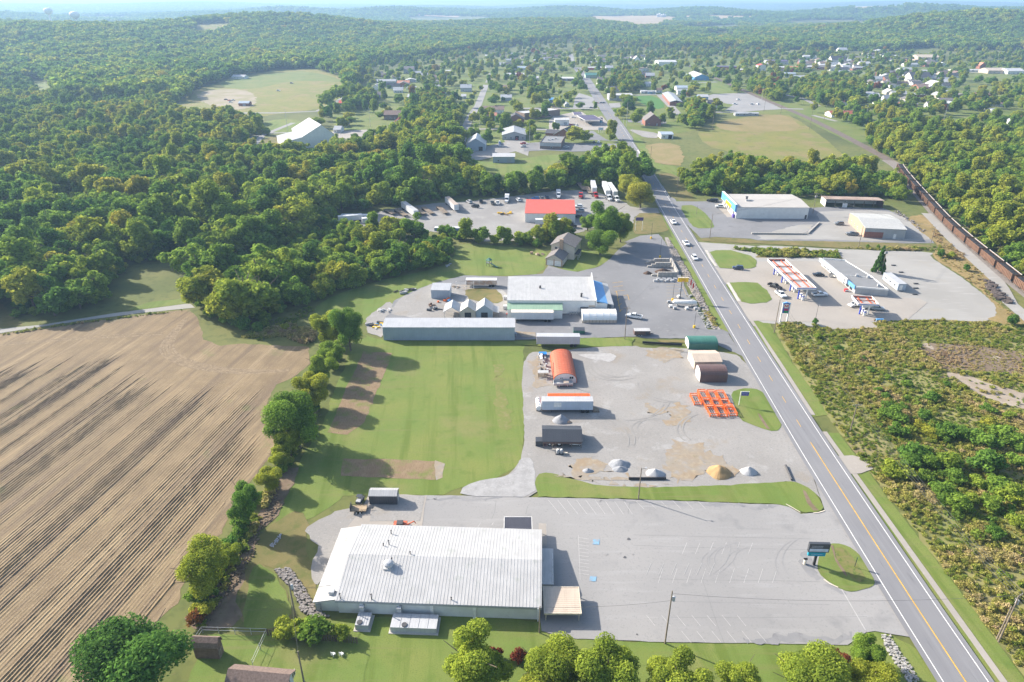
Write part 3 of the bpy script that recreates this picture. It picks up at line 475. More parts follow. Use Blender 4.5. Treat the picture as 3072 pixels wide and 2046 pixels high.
gsheet([Ca(490, 890), Ca(900, 890), Ca(930, 915), Ca(560, 930)], DRYGRASS, 2, 'meadow')
band('farm_lane', [Cb(0, 1270), Cb(80, 1180), Cb(250, 1110), Cb(350, 1070)], 5, ASPH, 3); band('farm_lane', [Cb(100, 1160), Cb(420, 1155)], 4, ASPH, 3)
gsheet([Cb(20, 1100), Cb(120, 1050), Cb(350, 1030), Cb(500, 1110), Cb(430, 1150), Cb(150, 1160)], GRASS, 2)
gsheet([Cb(-40, 1300), Cb(150, 1180), Cb(350, 1170), Cb(300, 1290), Cb(100, 1330)], DRYGRASS, 2)
gsheet([Cb(640, 1150), Cb(800, 1140), Cb(1000, 1130), Cb(1310, 1120), Cb(1310, 1150), Cb(840, 1230), Cb(700, 1240)], CONC, 3, 'concrete_pad', smooth=0)
band('track', [Ca(1650, 1490), Ca(1690, 1570), Ca(1700, 1640)], 5, ASPH, 3)
band('track', [Cb(-80, 1270), Cb(20, 1180), Cb(-200, 1290)][0:2], 5, ASPH, 3)
# streets and lots of the near town
SP = [('street', [Cc(560, 945), Cc(900, 945), Cc(1260, 945)], 9), ('street', [Cc(285, 740), Cc(250, 830), Cc(215, 920), Cc(150, 1010), Cc(110, 1110), Cc(60, 1250)], 7.5), ('street', [Cc(100, 1125), Cc(420, 1125), Cc(780, 1130), Cc(1180, 1135)], 6.5),
      ('street', [Cc(330, 640), Cc(300, 720)], 7), ('street', [Cc(1560, 830), Cc(1800, 825), Cc(2150, 850), Cd(60, 630)], 6.5), ('street', [Cc(1800, 830), Cc(1900, 930), Cc(1960, 1000)], 8), ('street', [Cc(2060, 720), Cc(2200, 720), Cd(330, 540), Cd(120, 640), Cd(0, 690)][:3], 7),
      ('street', [Cd(230, 740), Cd(450, 740), Cd(720, 715), Cd(900, 720)], 7), ('street', [Cc(1010, 380), Cc(1025, 480), Cc(1045, 580)], 9), ('street', [Cd(560, 580), Cd(900, 650), Cd(1000, 700)], 6),
      ('street', [Cc(860, 600), Cc(1050, 590), Cc(1300, 585)], 10), ('street', [Cd(960, 760), Cd(1120, 800)], 5), ('street', [Cd(1050, 490), Cd(1350, 480), Cd(1700, 470), Cd(2100, 480)], 8)]
for n_, p_, w_ in SP: band(n_, p_, w_, ASPH, 5)
gsheet([Cr(40, 650), Cr(110, 580), Cr(480, 500), Cr(620, 500), Cr(700, 560), Cr(850, 600), Cr(960, 570), Cr(1150, 790), Cr(1150, 820), Cr(40, 810)], CONC, 6, 'station_lot', smooth=0, amp=.4)
gsheet([Cr(490, 260), Cr(560, 170), Cr(700, 210), Cr(860, 270), Cr(790, 330), Cr(850, 420), Cr(460, 430)], ASPH, 6, 'parking_lot', smooth=0, amp=.4)
gsheet([Cr(560, 860), Cr(600, 830), Cr(820, 830), Cr(880, 880), Cr(1040, 980), Cr(1100, 1000), Cr(1240, 980), Cr(1240, 1010), Cr(700, 985), Cr(580, 950)], DARKASPH, 6, 'parking_lot', smooth=0, amp=.4)
gsheet([Cr(-400, 1190), Cr(0, 1170), Cr(430, 1195), Cr(900, 1180), Cr(1330, 1100), Cr(1290, 1060), Cr(420, 1040), Cr(100, 1010), Cr(-400, 1050)], DARKASPH, 6, 'parking_lot', smooth=0, amp=.4)
gsheet([Cr(820, 830), Cr(960, 820), Cr(1170, 860), Cr(1240, 970), Cr(1100, 985), Cr(1010, 930)], TG, 7)
gsheet([Cq(160, 640), Cq(220, 720), Cq(900, 560), Cq(880, 530), Cq(1200, 520), Cq(1350, 600), Cq(1300, 800), Cq(1080, 720), Cq(500, 870), Cq(300, 880), Cq(120, 860)], GRAVEL, 4, 'gravel_lot', smooth=0, amp=.5)
gsheet([Cr(1480, 730), Cr(1700, 720), Cr(1900, 745), Cr(2090, 690), Cr(2060, 640), Cr(1400, 630), Cr(1420, 680), Cr(1640, 690), Cr(1640, 720)], DARKASPH, 5, 'parking_lot', smooth=0, amp=.4)
gsheet([Cr(1420, 800), Cr(1700, 830), Cr(1950, 870), Cr(1960, 960), Cr(1700, 950), Cr(1520, 860)], GRAVEL, 5, 'gravel_lot')
gsheet([Cr(1080, 350), Cr(1280, 340), Cr(1290, 420), Cr(1110, 430)], ASPH, 6, 'parking_lot', smooth=0)
gsheet([Cr(1540, 220), Cr(1900, 215), Cr(2100, 400), Cr(1900, 470), Cr(1560, 300)], mat('bright_lawn', (.06, .16, .03), .95), 3)
gsheet([Cr(1720, 1080), Cr(1900, 1050), Cr(2150, 1040), Cr(2323, 1100), Cr(2400, 1300), Cr(2323, 1440), Cr(1900, 1390), Cr(1800, 1250)], mat('mown_hay', (.25, .19, .09), .95, col2=(.2, .17, .06), scale=.1, layers=(((.15, .14, .04), .4, .55, .75), ((.3, .24, .15), .8, .55, .75))), 3, 'hay_field', smooth=0, amp=2)
gsheet([Cr(1440, 860), Cr(1560, 870), Cr(1720, 1080), Cr(1880, 1400), Cr(2323, 1450), Cf(1030, 90), Cf(980, 20), Cr(1850, 1500), Cr(1540, 1030)], GRASS, 2)
gsheet([F(1600, 300), F(1640, 278), F(1800, 258), F(1850, 285), F(1930, 345), F(1960, 385), F(1840, 395), F(1740, 372), F(1680, 350), F(1620, 335)], MEADOW, 3, 'meadow')
gsheet([F(1640, 282), F(1740, 268), F(1810, 262), F(1850, 300), F(1760, 303), F(1660, 302)], mat('tan_meadow', (.245, .19, .085), .95, col2=(.2, .165, .06), scale=.05, layers=(((.15, .14, .04), .3, .55, .75),)), 4, 'meadow')
gsheet([Cd(1000, 760), Cd(1180, 820), Cd(1260, 840), Cd(1200, 880), Cd(1090, 820)], TG, 4); gsheet([Cd(160, 540), Cd(300, 540), Cd(440, 590), Cd(400, 620), Cd(260, 615), Cd(200, 590)], GRASS, 4)
gsheet([Cd(200, 640), Cd(320, 620), Cd(560, 610), Cd(760, 720), Cd(500, 735), Cd(380, 730), Cd(440, 690), Cd(320, 670)], ASPH, 4, 'parking_lot', smooth=0)
gsheet([Cd(1980, 470), Cd(2110, 480), Cd(2355, 490), Cd(2355, 520), Cd(2150, 560), Cd(1990, 545)], TG, 3); gsheet([Cd(1540, 335), Cd(1700, 320), Cd(1860, 345), Cd(1780, 375), Cd(1560, 365)], mat('far_green', (.07, .14, .03), .95), 3)
gsheet([Cd(1520, 790), Cd(1900, 760), Cd(2355, 720), Cd(2355, 800), Cd(1700, 840)], TG, 2)
TAN = mat('tan_crop', (.36, .27, .15), .95, col2=(.31, .23, .12), scale=.01, layers=(((.26, .19, .1), .02, .6, .8),))
def far(pts, m=TAN, n='far_field'):
    return sheet(n, [athill(*p) for p in pts], m, 1, drape=True)
far([Cc.uv(1195, 140), Cc.uv(1500, 138), Cc.uv(1960, 155), Cc.uv(1920, 185), Cc.uv(1800, 240), Cc.uv(1640, 265), Cc.uv(1400, 215), Cc.uv(1240, 205)])
far([Cc.uv(2000, 140), Cc.uv(2323, 140), Cc.uv(2323, 155), Cc.uv(2050, 155)]); far([Cd.uv(1215, 45), Cd.uv(1580, 40), Cd.uv(1600, 48), Cd.uv(1230, 65)]); far([Cd.uv(270, 105), Cd.uv(560, 108), Cd.uv(600, 120), Cd.uv(380, 130)])
far([Cb.uv(1420, 128), Cb.uv(1800, 140), Cb.uv(1780, 155), Cb.uv(1440, 138)]); far([Cd.uv(240, 235), Cd.uv(380, 215), Cd.uv(460, 235), Cd.uv(430, 260), Cd.uv(300, 255)], MEADOW); far([Cd.uv(560, 180), Cd.uv(650, 165), Cd.uv(680, 195), Cd.uv(600, 205)])
far([Cd.uv(1250, 165), Cd.uv(1330, 168), Cd.uv(1300, 185), Cd.uv(1255, 182)]); far([Ca.uv(1690, 220), Ca.uv(2000, 200), Ca.uv(2040, 260), Ca.uv(1800, 340), Ca.uv(1700, 330)], MEADOW)
# ------------------------------------------------------------------ vegetation
RAMP = [(0, (.058, .13, .040)), (.22, (.118, .235, .044)), (.42, (.215, .32, .048)), (.58, (.32, .365, .048)), (.72, (.39, .38, .055)), (.84, (.28, .16, .035)), (.93, (.24, .09, .04)), (1.0, (.18, .045, .03))]
LEAF = foliage('leaves', RAMP)
BARK = mat('bark', (.12, .095, .07), .95, var=.25, scale=2)
def crown(seed, n, leaf, rx, rz, zc, lobes=9, core=True, shape='round', lean=0.0):
    """leaf-sized faces spread over the outside of many lobes, each with its own shade, and a darker leafy core"""
    g = np.random.default_rng(seed); C, Rd = [], []; e1, e2 = g.normal(size=3), g.normal(size=3); rs = (9 / lobes) ** .36
    for i in range(lobes):
        for _ in range(40):
            d = g.normal(size=3); d /= np.linalg.norm(d); rr = g.random() ** .4 * .74 * (1 + .2 * math.sin(3 * d @ e1) + .14 * math.sin(5 * d @ e2))
            c = d * rr
            if shape == 'cone': t_ = (i + .5) / lobes; an = i * 2.4; c = np.array([math.cos(an) * (1 - t_) * .8, math.sin(an) * (1 - t_) * .8, 1.9 * t_ - .95]); break
            if shape == 'column': c[:2] *= .8
            if c[2] > -.62: break
        C.append(c); Rd.append(g.uniform(.24, .46) * rs * (1 if shape != 'cone' else .62 * (1.3 - (c[2] + 1) / 2)))
    C.append(np.zeros(3)); Rd.append(.42 if shape != 'cone' else .3)
    C, Rd = np.array(C), np.array(Rd)
    k = g.choice(len(C), n, p=Rd ** 2 / (Rd ** 2).sum())
    d = g.normal(size=(n, 3)); d[:, 2] += .25; d /= np.linalg.norm(d, axis=1)[:, None]
    p = C[k] + d * (Rd[k] * g.uniform(.7, 1.3, n))[:, None]
    dist = (np.linalg.norm(p[:, None, :] - C[None], axis=2) / Rd[None]); deep = (dist < .72).sum(1) > 0
    ok = ~deep; p, d, k = p[ok], d[ok], k[ok]; n = len(p)
    nr_ = d + g.normal(size=(n, 3)) * .6; nr_ /= np.linalg.norm(nr_, axis=1)[:, None]
    sc = np.array([rx, rx, rz]); P = p * sc; P[:, 2] += zc; P[:, 0] += lean * (P[:, 2] - zc)
    t = np.cross(nr_, g.normal(size=(n, 3))); t /= np.linalg.norm(t, axis=1)[:, None]; b = np.cross(nr_, t)
    s = leaf * g.uniform(.6, 1.35, n)[:, None]
    q = np.stack([P + t * s, P + b * s * .62, P - t * s, P - b * s * .62], 1).reshape(-1, 3)
    f = np.arange(4 * n).reshape(-1, 4); lobe_shade = g.uniform(-.5, .5, len(C))
    sh = np.repeat(np.clip(.5 + lobe_shade[k] * .55 + g.normal(size=n) * .18, 0, 1), 4)
    vs = [q]; fs = f.tolist(); shs = [sh]; off = 4 * n
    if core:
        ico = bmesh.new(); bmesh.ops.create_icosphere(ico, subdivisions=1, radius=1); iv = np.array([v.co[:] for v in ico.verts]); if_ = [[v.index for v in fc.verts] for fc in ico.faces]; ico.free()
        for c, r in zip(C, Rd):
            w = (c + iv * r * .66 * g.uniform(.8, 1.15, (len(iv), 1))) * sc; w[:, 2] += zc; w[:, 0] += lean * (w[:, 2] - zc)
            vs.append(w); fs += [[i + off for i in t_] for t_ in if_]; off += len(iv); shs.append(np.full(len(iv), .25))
    me = bpy.data.meshes.new('crown'); me.from_pydata(np.concatenate(vs).tolist(), [], fs)
    a = me.attributes.new('leaf', 'FLOAT', 'POINT'); a.data.foreach_set('value', np.concatenate(shs).astype(np.float32)); me.materials.append(LEAF)
    return me
def trunk(seed, h, r, limbs=5, top=.8):
    g = random.Random(seed); m = MB(); p = V((0, 0, -.2)); k = 4
    for i in range(k):
        q = V((g.uniform(-.25, .25) * i * .5, g.uniform(-.25, .25) * i * .5, h * top * (i + 1) / k)); m.tube(p, q, r * (1 - i / k * .75), 7, r * (1 - (i + 1) / k * .75), cap=False); p = q
    for i in range(limbs):
        a = g.uniform(0, 6.28); z = h * g.uniform(.28, .6); l = h * g.uniform(.2, .36)
        m.tube((0, 0, z), (math.cos(a) * l, math.sin(a) * l, z + l * g.uniform(.4, .9)), r * .4, 5, r * .12, cap=False)
    return m.data('trunk', BARK)
NEAR = [(crown(i + 1, 30000, .155, 4.3 + .4 * (i % 3), 5.0 + .5 * (i % 2), 6.6, [24, 17, 30, 20][i]), trunk(i, 12, .28)) for i in range(4)]
MID = [(crown(20 + i, 3600, .40, [3.9, 4.6, 3.3, 5.0, 3.7, 4.2][i], [5.2, 4.7, 6.2, 4.6, 5.0, 5.8][i], [6.6, 6.4, 7.2, 6.0, 6.3, 6.9][i], [16, 22, 13, 24, 15, 19][i], shape='column' if i == 2 else 'round', lean=.06 * (i - 2)), trunk(20 + i, 12, .26)) for i in range(6)]
CONE = (crown(40, 7000, .42, 2.7, 5.4, 5.8, 40, shape='cone'), trunk(40, 9, .2, 0))
BUSH = [(crown(50 + i, 1700, .15, 1.5, 1.25, 1.15, 12), trunk(50 + i, 1.6, .06)) for i in range(3)]
FARC = [crown(60 + i, 420, 1.05, [4.4, 5.0, 4.0, 5.4][i], [5.0, 4.6, 5.8, 4.4][i], [6.2, 6, 6.8, 5.6][i], [10, 13, 9, 14][i]) for i in range(4)]
LIVE_BUSHES = []
def tree(x, y, h, tint, proto, label, group=None, rot=None, name='tree', wide=1.0, base=12.0, z=0.0, cat='tree', parts=('crown', 'trunk')):
    s = h / base; o = thing(name, label, cat, (x, y, z), (x * 3.7 + y * 1.3) % 6.28 if rot is None else rot, group); o.scale = (s * wide, s * wide, s)
    c = link(parts[0], proto[0], o); c['tint'] = float(tint); link(parts[1], proto[1], o); return o
# trees and shrubs that stand by themselves near the camera: (foot, height, tint, prototype, width, label)
def T(vw, x, y, ytop, wpx, tint, k, label, name='tree'):
    """own tree: foot, crown top and crown width read off the photo"""
    p = vw(x, y); h = hz(p, vw.v(ytop)) * .91; w = .94 * wpx * vw.s * project(p.x, p.y, h * .6)[2] / FPX
    OPEN.append([(p.x + 2 * math.cos(a), p.y + 2 * math.sin(a)) for a in (0, 1.57, 3.14, 4.71)])
    return tree(p.x, p.y, h, tint, NEAR[k], label, name=name, wide=min(2.2, max(.5, w / (h * [.54, .58, .63, .54][k]))))
T(F, 330, 1600, 1412, 215, .10, 1, 'broad dark green tree at the foot of the stubble field beside the brown shed', 'oak_tree')
T(Ci, 290, 930, 530, 330, .50, 1, 'lanky yellow-green tree between the stubble field and the brush pile')
T(Ci, 480, 720, 540, 160, .46, 2, 'small leafy tree growing just behind the lanky yellow-green one')
T(Ci, 610, 440, 50, 220, .20, 0, 'thin dark tree with open crown at the field edge above the white debris')
T(Ci, 760, 180, -20, 190, .55, 2, 'olive bushy tree on the field edge, nearest the lower garden plot')
T(Cu, 2120, 1040, 580, 340, .28, 1, 'tall dark green tree between stubble field and lawn, the biggest of the hedgerow')
T(Cu, 2230, 760, 470, 230, .56, 3, 'yellow-green hedgerow tree behind the biggest one'); T(Cu, 2060, 1100, 850, 180, .46, 2, 'low leafy tree under the biggest hedgerow tree')
T(Cu, 1990, 1190, 1030, 150, .5, 0, 'olive bush-like tree below the biggest hedgerow tree, at the field side')
T(F, 748, 885, 800, 62, .40, 0, 'rounded green hedgerow tree beside the upper garden plot'); T(F, 766, 850, 775, 50, .36, 2, 'slim grey-green tree behind the rounded hedgerow tree')
T(Cv, 1150, 1300, 845, 380, .50, 3, 'broad yellow-topped tree at the corner of the lawn by the long grey shed'); T(Cv, 1380, 1380, 790, 330, .25, 1, 'tall dark tree leaning over the corner of the lawn by the long grey shed')
T(Cv, 1160, 1540, 1225, 300, .36, 0, 'lower tree below the yellow-topped one at the lawn corner')
T(Cj, 555, 1610, 1205, 440, .44, 0, 'leafy yard tree below the big white roof, widest of the bottom row'); T(Cj, 1060, 1650, 1265, 390, .46, 1, 'yard tree between the two red shrubs')
T(Cj, 1490, 1670, 1275, 470, .43, 2, 'yard tree to the right of the red shrubs, below the tan awning'); T(Ck, 290, 1720, 1380, 400, .46, 3, 'low yard tree below the power pole of the parking lot')
T(Ck, 740, 1670, 1405, 300, .45, 0, 'small round yard tree right of the parking lot power pole'); T(Ck, 1230, 1690, 1365, 450, .44, 1, 'yard tree beside the brown shrub, left of it')
T(Ck, 1700, 1700, 1425, 320, .54, 2, 'yellowish yard tree beside the stony ditch'); T(Ck, 1660, 1470, 1210, 225, .33, 3, 'small bright green tree at the corner of the parking lot')
T(Cj, 1430, 1790, 1520, 300, .58, 0, 'yellowish tree cut by the bottom edge below the tan awning'); T(Cj, 1040, 1830, 1480, 330, .57, 1, 'yellowish tree cut by the bottom edge below the big white roof')
T(Ce, 2090, 530, 60, 290, .24, 0, 'tall dark tree by the drive north of the beige house'); T(Ce, 2060, 600, 330, 240, .27, 1, 'spreading tree on the lawn edge between the beige house and its drive')
T(Ce, 1950, 390, 225, 170, .33, 2, 'small tree behind the dark box truck'); T(Ce, 2240, 490, 170, 180, .42, 3, 'thin tree of the clump nearest the main road')
T(Cf, 640, 300, 20, 230, .62, 1, 'golden tree beside the road at the truck yard entrance'); T(Cf, 540, 225, -40, 210, .56, 3, 'second golden tree at the truck yard entrance, behind the first')
o = tree(Cg(1050, 865).x, Cg(1050, 865).y, 11.5, .10, CONE, 'dark blue-green spruce behind the filling station shop', base=11, name='spruce_tree')
def bush(p, h, tint, k, label, group=None, wide=1.0, name='shrub'): return tree(p.x, p.y, h, tint, BUSH[k % 3], label, group, name=name, base=2.4, wide=wide, cat='shrub', parts=('foliage', 'stem'))
bush(Cj(700, 1400), 2.5, .92, 0, 'clipped red shrub half hidden by the widest yard tree', wide=.9); bush(Cj(868, 1410), 2.4, .92, 1, 'round red shrub between the first two yard trees', wide=1.1); bush(Cj(1235, 1410), 2.5, .92, 2, 'round red shrub beside the tree below the tan awning', wide=1.1)
bush(Ck(1480, 1440), 2.0, .86, 0, 'wide russet shrub under the trees by the parking lot corner', wide=1.9); bush(Ck(1330, 1420), 2.2, .3, 1, 'green clipped shrub left of the russet one', wide=1.3)
for i, (p, h, w, tt, l) in enumerate([(Ci(880, 1230), 3.6, 1.3, .5, 'yellow-green shrub at the head of the picket fence'), (Ci(1090, 1240), 3.8, 1.5, .3, 'dark green shrub over the middle of the picket fence'), (Ci(1280, 1250), 3.0, 1.1, .45, 'light green shrub at the right end of the picket fence'), (Ci(1000, 1190), 2.6, 1.2, .46, 'low shrub just behind the picket fence'),
                                   (Ci(230, 1120), 2.6, 1.5, .84, 'dead brown bush above the brown shed'), (Ci(210, 980), 2.6, 1.3, .3, 'grey-green bush at the field edge below the lanky tree'), (Ci(540, 450), 2.8, 1.3, .25, 'dark green bush at the field edge beside the thin dark tree'), (Ci(400, 800), 1.6, 1.2, .4, 'low green bush beside the brush pile')]):
    bush(p, h, tt, i, l, wide=w)
bush(Cv(620, 1150), 3, .52, 0, 'pale weedy shrub at the grass strip above the field'); bush(Cg(1590, 730), 3.6, .18, 1, 'dark bush on the tawny strip beside the railway', wide=.9); bush(Cg(1680, 740), 3.0, .5, 2, 'yellow-green bush next to the dark one beside the railway', wide=1.4); bush(Cg(1820, 850), 3.2, .16, 0, 'round dark bush alone on the tawny strip by the tracks', wide=.9); bush(Cg(2210, 1320), 4, .18, 1, 'dark conical bush at the edge of the turning area', wide=1.0)
bush(Cg(500, 1320), 2.6, .15, 2, 'small dark juniper at the edge of the filling station', wide=.7); bush(Cg(960, 650), 2.0, .3, 0, 'small bush on the verge below the grey brick building', wide=.8); bush(Cg(1050, 655), 2.0, .3, 1, 'second small bush on the verge, nearer the railway', wide=.8)

# ------------------------------------------------------------------ buildings: helpers
WHITEM = metalmat('white_metal', (.43, .425, .415), .45, (.30, .32, .28), amt=.58); GALV = metalmat('galvanised_metal', (.43, .435, .445), .42, amt=.70); GREYM = metalmat('grey_metal', (.36, .37, .38), .5)
BLUEGREY = metalmat('blue_grey_metal', (.34, .40, .46), .5); TANM = metalmat('tan_metal', (.52, .43, .34), .5); BROWNM = metalmat('brown_metal', (.135, .085, .075), .45, amt=.75); GREENM = metalmat('green_metal', (.055, .17, .13), .4, amt=.75)
LGREEN = metalmat('pale_green_metal', (.26, .38, .27), .5); ORANGEM = metalmat('orange_red_roof', (.46, .115, .055), .6, (.55, .25, .15), .6); REDM = metalmat('red_metal', (.56, .10, .06), .45, amt=.75); BLUEM = metalmat('blue_metal', (.12, .33, .62), .45)
BLACKM = metalmat('charcoal_metal', (.06, .065, .075), .4, amt=.8); BEIGE = mat('beige_siding', (.52, .46, .38), .8, var=.05); WHITEW = mat('white_wall', (.66, .66, .64), .8, var=.05, scale=.5, layers=(((.5, .48, .44), .6, .6, .85),))
BRICK = mat('red_brick', (.26, .12, .09), .9, var=.2, scale=3); BROWNBRICK = mat('brown_brick', (.21, .155, .13), .9, var=.2, scale=3); TANBRICK = mat('tan_brick', (.40, .28, .20), .9, var=.15, scale=3)
SHINGLE = mat('grey_shingle', (.17, .155, .15), .95, var=.2, scale=3); BRSHINGLE = mat('brown_shingle', (.20, .145, .12), .95, var=.2, scale=3); DARKSH = mat('dark_shingle', (.085, .085, .095), .95, var=.2, scale=3); TPO = mat('grey_flat_roof', (.20, .205, .21), .9, var=.05, scale=.4)
GLASS = glassmat(); DARK = mat('dark_opening', (.012, .013, .015), .9); BLACK = mat('black_paint', (.02, .02, .022), .5); STEEL = mat('dark_steel', (.07, .07, .075), .6); WOOD = mat('weathered_wood', (.20, .16, .12), .9, var=.3, scale=2, layers=(((.1, .08, .06), 1, .5, .8, (8, 1, 1)),))
CREAM = mat('cream_paint', (.62, .55, .44), .7); ORANGE = mat('orange_paint', (.72, .15, .03), .5, var=.15); REDP = mat('red_paint', (.55, .03, .03), .4); BLUEPAINT = mat('blue_gloss', (.03, .07, .45), .4); YELLOW = mat('yellow_gloss', (.78, .48, .02), .5); TEAL = mat('teal_paint', (.02, .25, .38), .5)
def foot(o, L, D, pad=.8):
    m = o.matrix_basis; OPEN.append([(m @ V((a, b, 0))).xy[:] for a, b in ((-pad, -pad), (L + pad, -pad), (L + pad, D + pad), (-pad, D + pad))])
def frame(name, label, cat, fl, fr, group=None):
    d = fr - fl; o = thing(name, label, cat, (fl.x, fl.y, 0), math.atan2(d.y, d.x), group); o.matrix_basis = Matrix.Translation(o.location) @ Matrix.Rotation(o.rotation_euler.z, 4, 'Z'); return o, d.length
def depth_at(fl, fr, vw, x, y, h):
    """depth behind the front line of the photo point (x, y) at height h"""
    d = (fr - fl).normalized(); n = V((-d.y, d.x, 0)); return (vw(x, y, h) - fl).dot(n)
def opening(o, kind, face, c, z, w, h, L, D, m=None, pane=True):
    """a framed window or a door standing 3 cm proud of the wall"""
    ax = {'f': (V((c, 0, 0)), 0), 'b': (V((L - c, D, 0)), math.pi), 'l': (V((0, D - c, 0)), -math.pi / 2), 'r': (V((L, c, 0)), math.pi / 2)}[face]
    m = m or (WHITEP if kind == 'window' else GREYM); b = MB()
    if kind == 'window':
        t = .09; b.box(-w / 2, w / 2, -.06, 0, z, z + t).box(-w / 2, w / 2, -.06, 0, z + h - t, z + h).box(-w / 2, -w / 2 + t, -.06, 0, z + t, z + h - t).box(w / 2 - t, w / 2, -.06, 0, z + t, z + h - t).box(-.03, .03, -.05, 0, z + t, z + h - t)
    else: b.box(-w / 2, w / 2, -.06, 0, z, z + h)
    q = b.build(kind, m, o); q.location = ax[0]; q.rotation_euler = (0, 0, ax[1])
    if kind == 'window' and pane: bx(-w / 2 + .09, w / 2 - .09, -.03, -.005, z + .09, z + h - .09).build('pane', GLASS, q)
    if kind in ('garage_door', 'roller_door') and h > 1.8:
        s = MB()
        for i in range(1, 5): s.box(-w / 2 + .05, w / 2 - .05, -.075, -.06, z + h * i / 5 - .02, z + h * i / 5 + .02)
        s.build('panel_joint', GREYM, q)
    if kind == 'door': bx(w / 2 - .2, w / 2 - .1, -.12, -.06, z + h * .45, z + h * .5).build('handle', STEEL, q)
    return q
def roof_slab(o, L, D, e, r, m, axis='x', over=.35, t=.14, ridge=.5, ribs=0, x0=0, y0=0, name='roof'):
    """gable roof: two slopes that meet at a ridge along x or y, with optional standing ribs as their own part"""
    b = MB(); A, B = (L, D) if axis == 'x' else (D, L); ry = B * ridge
    f1 = (r - e) / max(ry, .01); f2 = (r - e) / max(B - ry, .01)
    prof = [(-over, e - f1 * over), (ry, r), (B + over, e - f2 * over)] if ridge not in (0, 1) else ([(-over, e - (r - e) / B * over), (B + over, r + (r - e) / B * over)] if ridge == 1 else [(-over, r + (r - e) / B * over), (B + over, e - (r - e) / B * over)])
    pp = prof + [(p[0], p[1] + t) for p in prof[::-1]]
    def put(mb, pf, a, c):
        if axis == 'x': mb.exx([(y0 + p[0], p[1]) for p in pf], x0 + a, x0 + c)
        else: mb.exy([(x0 + p[0], p[1]) for p in pf], y0 + a, y0 + c)
    put(b, pp, -over, A + over); q = b.build(name, m, o)
    if ribs:
        rb = MB(); n = int(A / ribs)
        up = [(p[0], p[1] + t) for p in prof]; rp = up + [(p[0], p[1] + .035) for p in up[::-1]]
        for i in range(n + 1): put(rb, rp, A * i / n - .045, A * i / n + .045)
        w = rb.build('roof_rib', m, q); w['kind'] = 'stuff'
    return q
def gable_walls(o, L, D, e, r, m, axis='x', ridge=.5, x0=0, y0=0, name='wall', z0=0.0):
    b = MB()
    if axis == 'x':
        pf = [(y0, z0), (y0 + D, z0), (y0 + D, e if ridge not in (0, 1) or ridge == 0 else r), (y0 + D * ridge, r), (y0, e if ridge != 0 else r)]
        b.exx(list(dict.fromkeys(pf)), x0, x0 + L)
    else:
        pf = [(x0, z0), (x0 + L, z0), (x0 + L, e), (x0 + L * ridge, r), (x0, e)]; b.exy(pf, y0, y0 + D)
    return b.build(name, m, o)
def shed(name, label, cat, fl, fr, D, e, r, wm, rm, axis='x', ridge=.5, ribs=0, over=.3, opens=(), group=None, seams=0):
    o, L = frame(name, label, cat, fl, fr, group); gable_walls(o, L, D, e, r, wm, axis, ridge); roof_slab(o, L, D, e + .01, r + .01, rm, axis, over, ridge=ridge, ribs=ribs)
    for k in opens: opening(o, *k[:6], L, D, *k[6:])
    if seams:
        s = MB()
        for i in range(1, int(L / seams)): s.box(i * seams - .05, i * seams + .05, -.03, 0, .1, e - .05)
        q = s.build('wall_rib', wm, o); q['kind'] = 'stuff'
    foot(o, L, D); o['L'] = L; return o
def px_shed(vw, name, label, cat, fl, fr, ye, back, rise, wm, rm, **k):
    """fl, fr: feet of the front wall; ye: eave row over fl; back: photo point on the far eave; all in the crop of vw"""
    a, b = vw(*fl), vw(*fr); e = hz(a, vw.v(ye)); D = depth_at(a, b, vw, *back, e + k.pop('bh', 0)); k.setdefault('axis', 'x')
    return shed(name, label, cat, a, b, max(2, D), e, e + rise, wm, rm, **k)
def arch(n, w, h, base=0.0):
    return [(w / 2 - w / 2 * math.cos(math.pi * i / n), base + (h - base) * math.sin(math.pi * i / n) ** .8) for i in range(n + 1)]
def quonset(name, label, cat, fl, fr, D, h, rm, wm, axis='y', base=.6, ribs=.6, opens=(), t=.12, group=None):
    o, L = frame(name, label, cat, fl, fr, group); W_, A = (L, D) if axis == 'y' else (D, L)
    pf = [(0, 0)] + arch(12, W_, h, base) + [(W_, 0)]; inn = [(W_ / 2 + (p[0] - W_ / 2) * .97, p[1] - t if p[1] > .01 else 0) for p in pf]
    b, e1, r_b = MB(), MB(), MB(); ring = pf + inn[::-1]
    put = (lambda mb, q, a, c: mb.exy(q, a, c)) if axis == 'y' else (lambda mb, q, a, c: mb.exx(q, a, c))
    put(b, ring, 0, A); b.build('roof', rm, o); put(e1, inn, .1, .2); e1.build('end_wall', wm, o); e1 = MB(); put(e1, inn, A - .2, A - .1); e1.build('end_wall', wm, o)
    out = [(W_ / 2 + (p[0] - W_ / 2) * 1.006, p[1] + .05) for p in pf]
    if ribs:
        for i in range(int(A / ribs) + 1): put(r_b, out + pf[::-1], min(i * ribs, A - .1), min(i * ribs + .12, A))
        q = r_b.build('roof_rib', rm, o); q['kind'] = 'stuff'
    for k in opens: opening(o, *k[:6], L, D, *k[6:])
    foot(o, L, D); return o

# ------------------------------------------------------------------ the big white hall at the bottom
a, b = Ci(1255, 1062), Cj(1016, 1113); e = hz(b, Cj.v(1020)); D = depth_at(a, b, Cj, 1005, 467, e)
o, L = frame('metal_hall', 'big white ribbed metal building with rooftop fan beside the grey parking lot', 'building', a, b); hall = o
gable_walls(o, L, D, e, e + 1.5, WHITEW); rf = roof_slab(o, L, D, e + .02, e + 1.52, WHITEM, ribs=.62, over=.3)
for c in (.12, .3, .47, .68): bx(L * c - .3, L * c + .3, -.35, 0, 0, e - .1).build('pilaster', WHITEP, o)
bx(-.3, L + .3, -.36, -.31, e - .35, e + .02).build('gutter', GREYM, o)
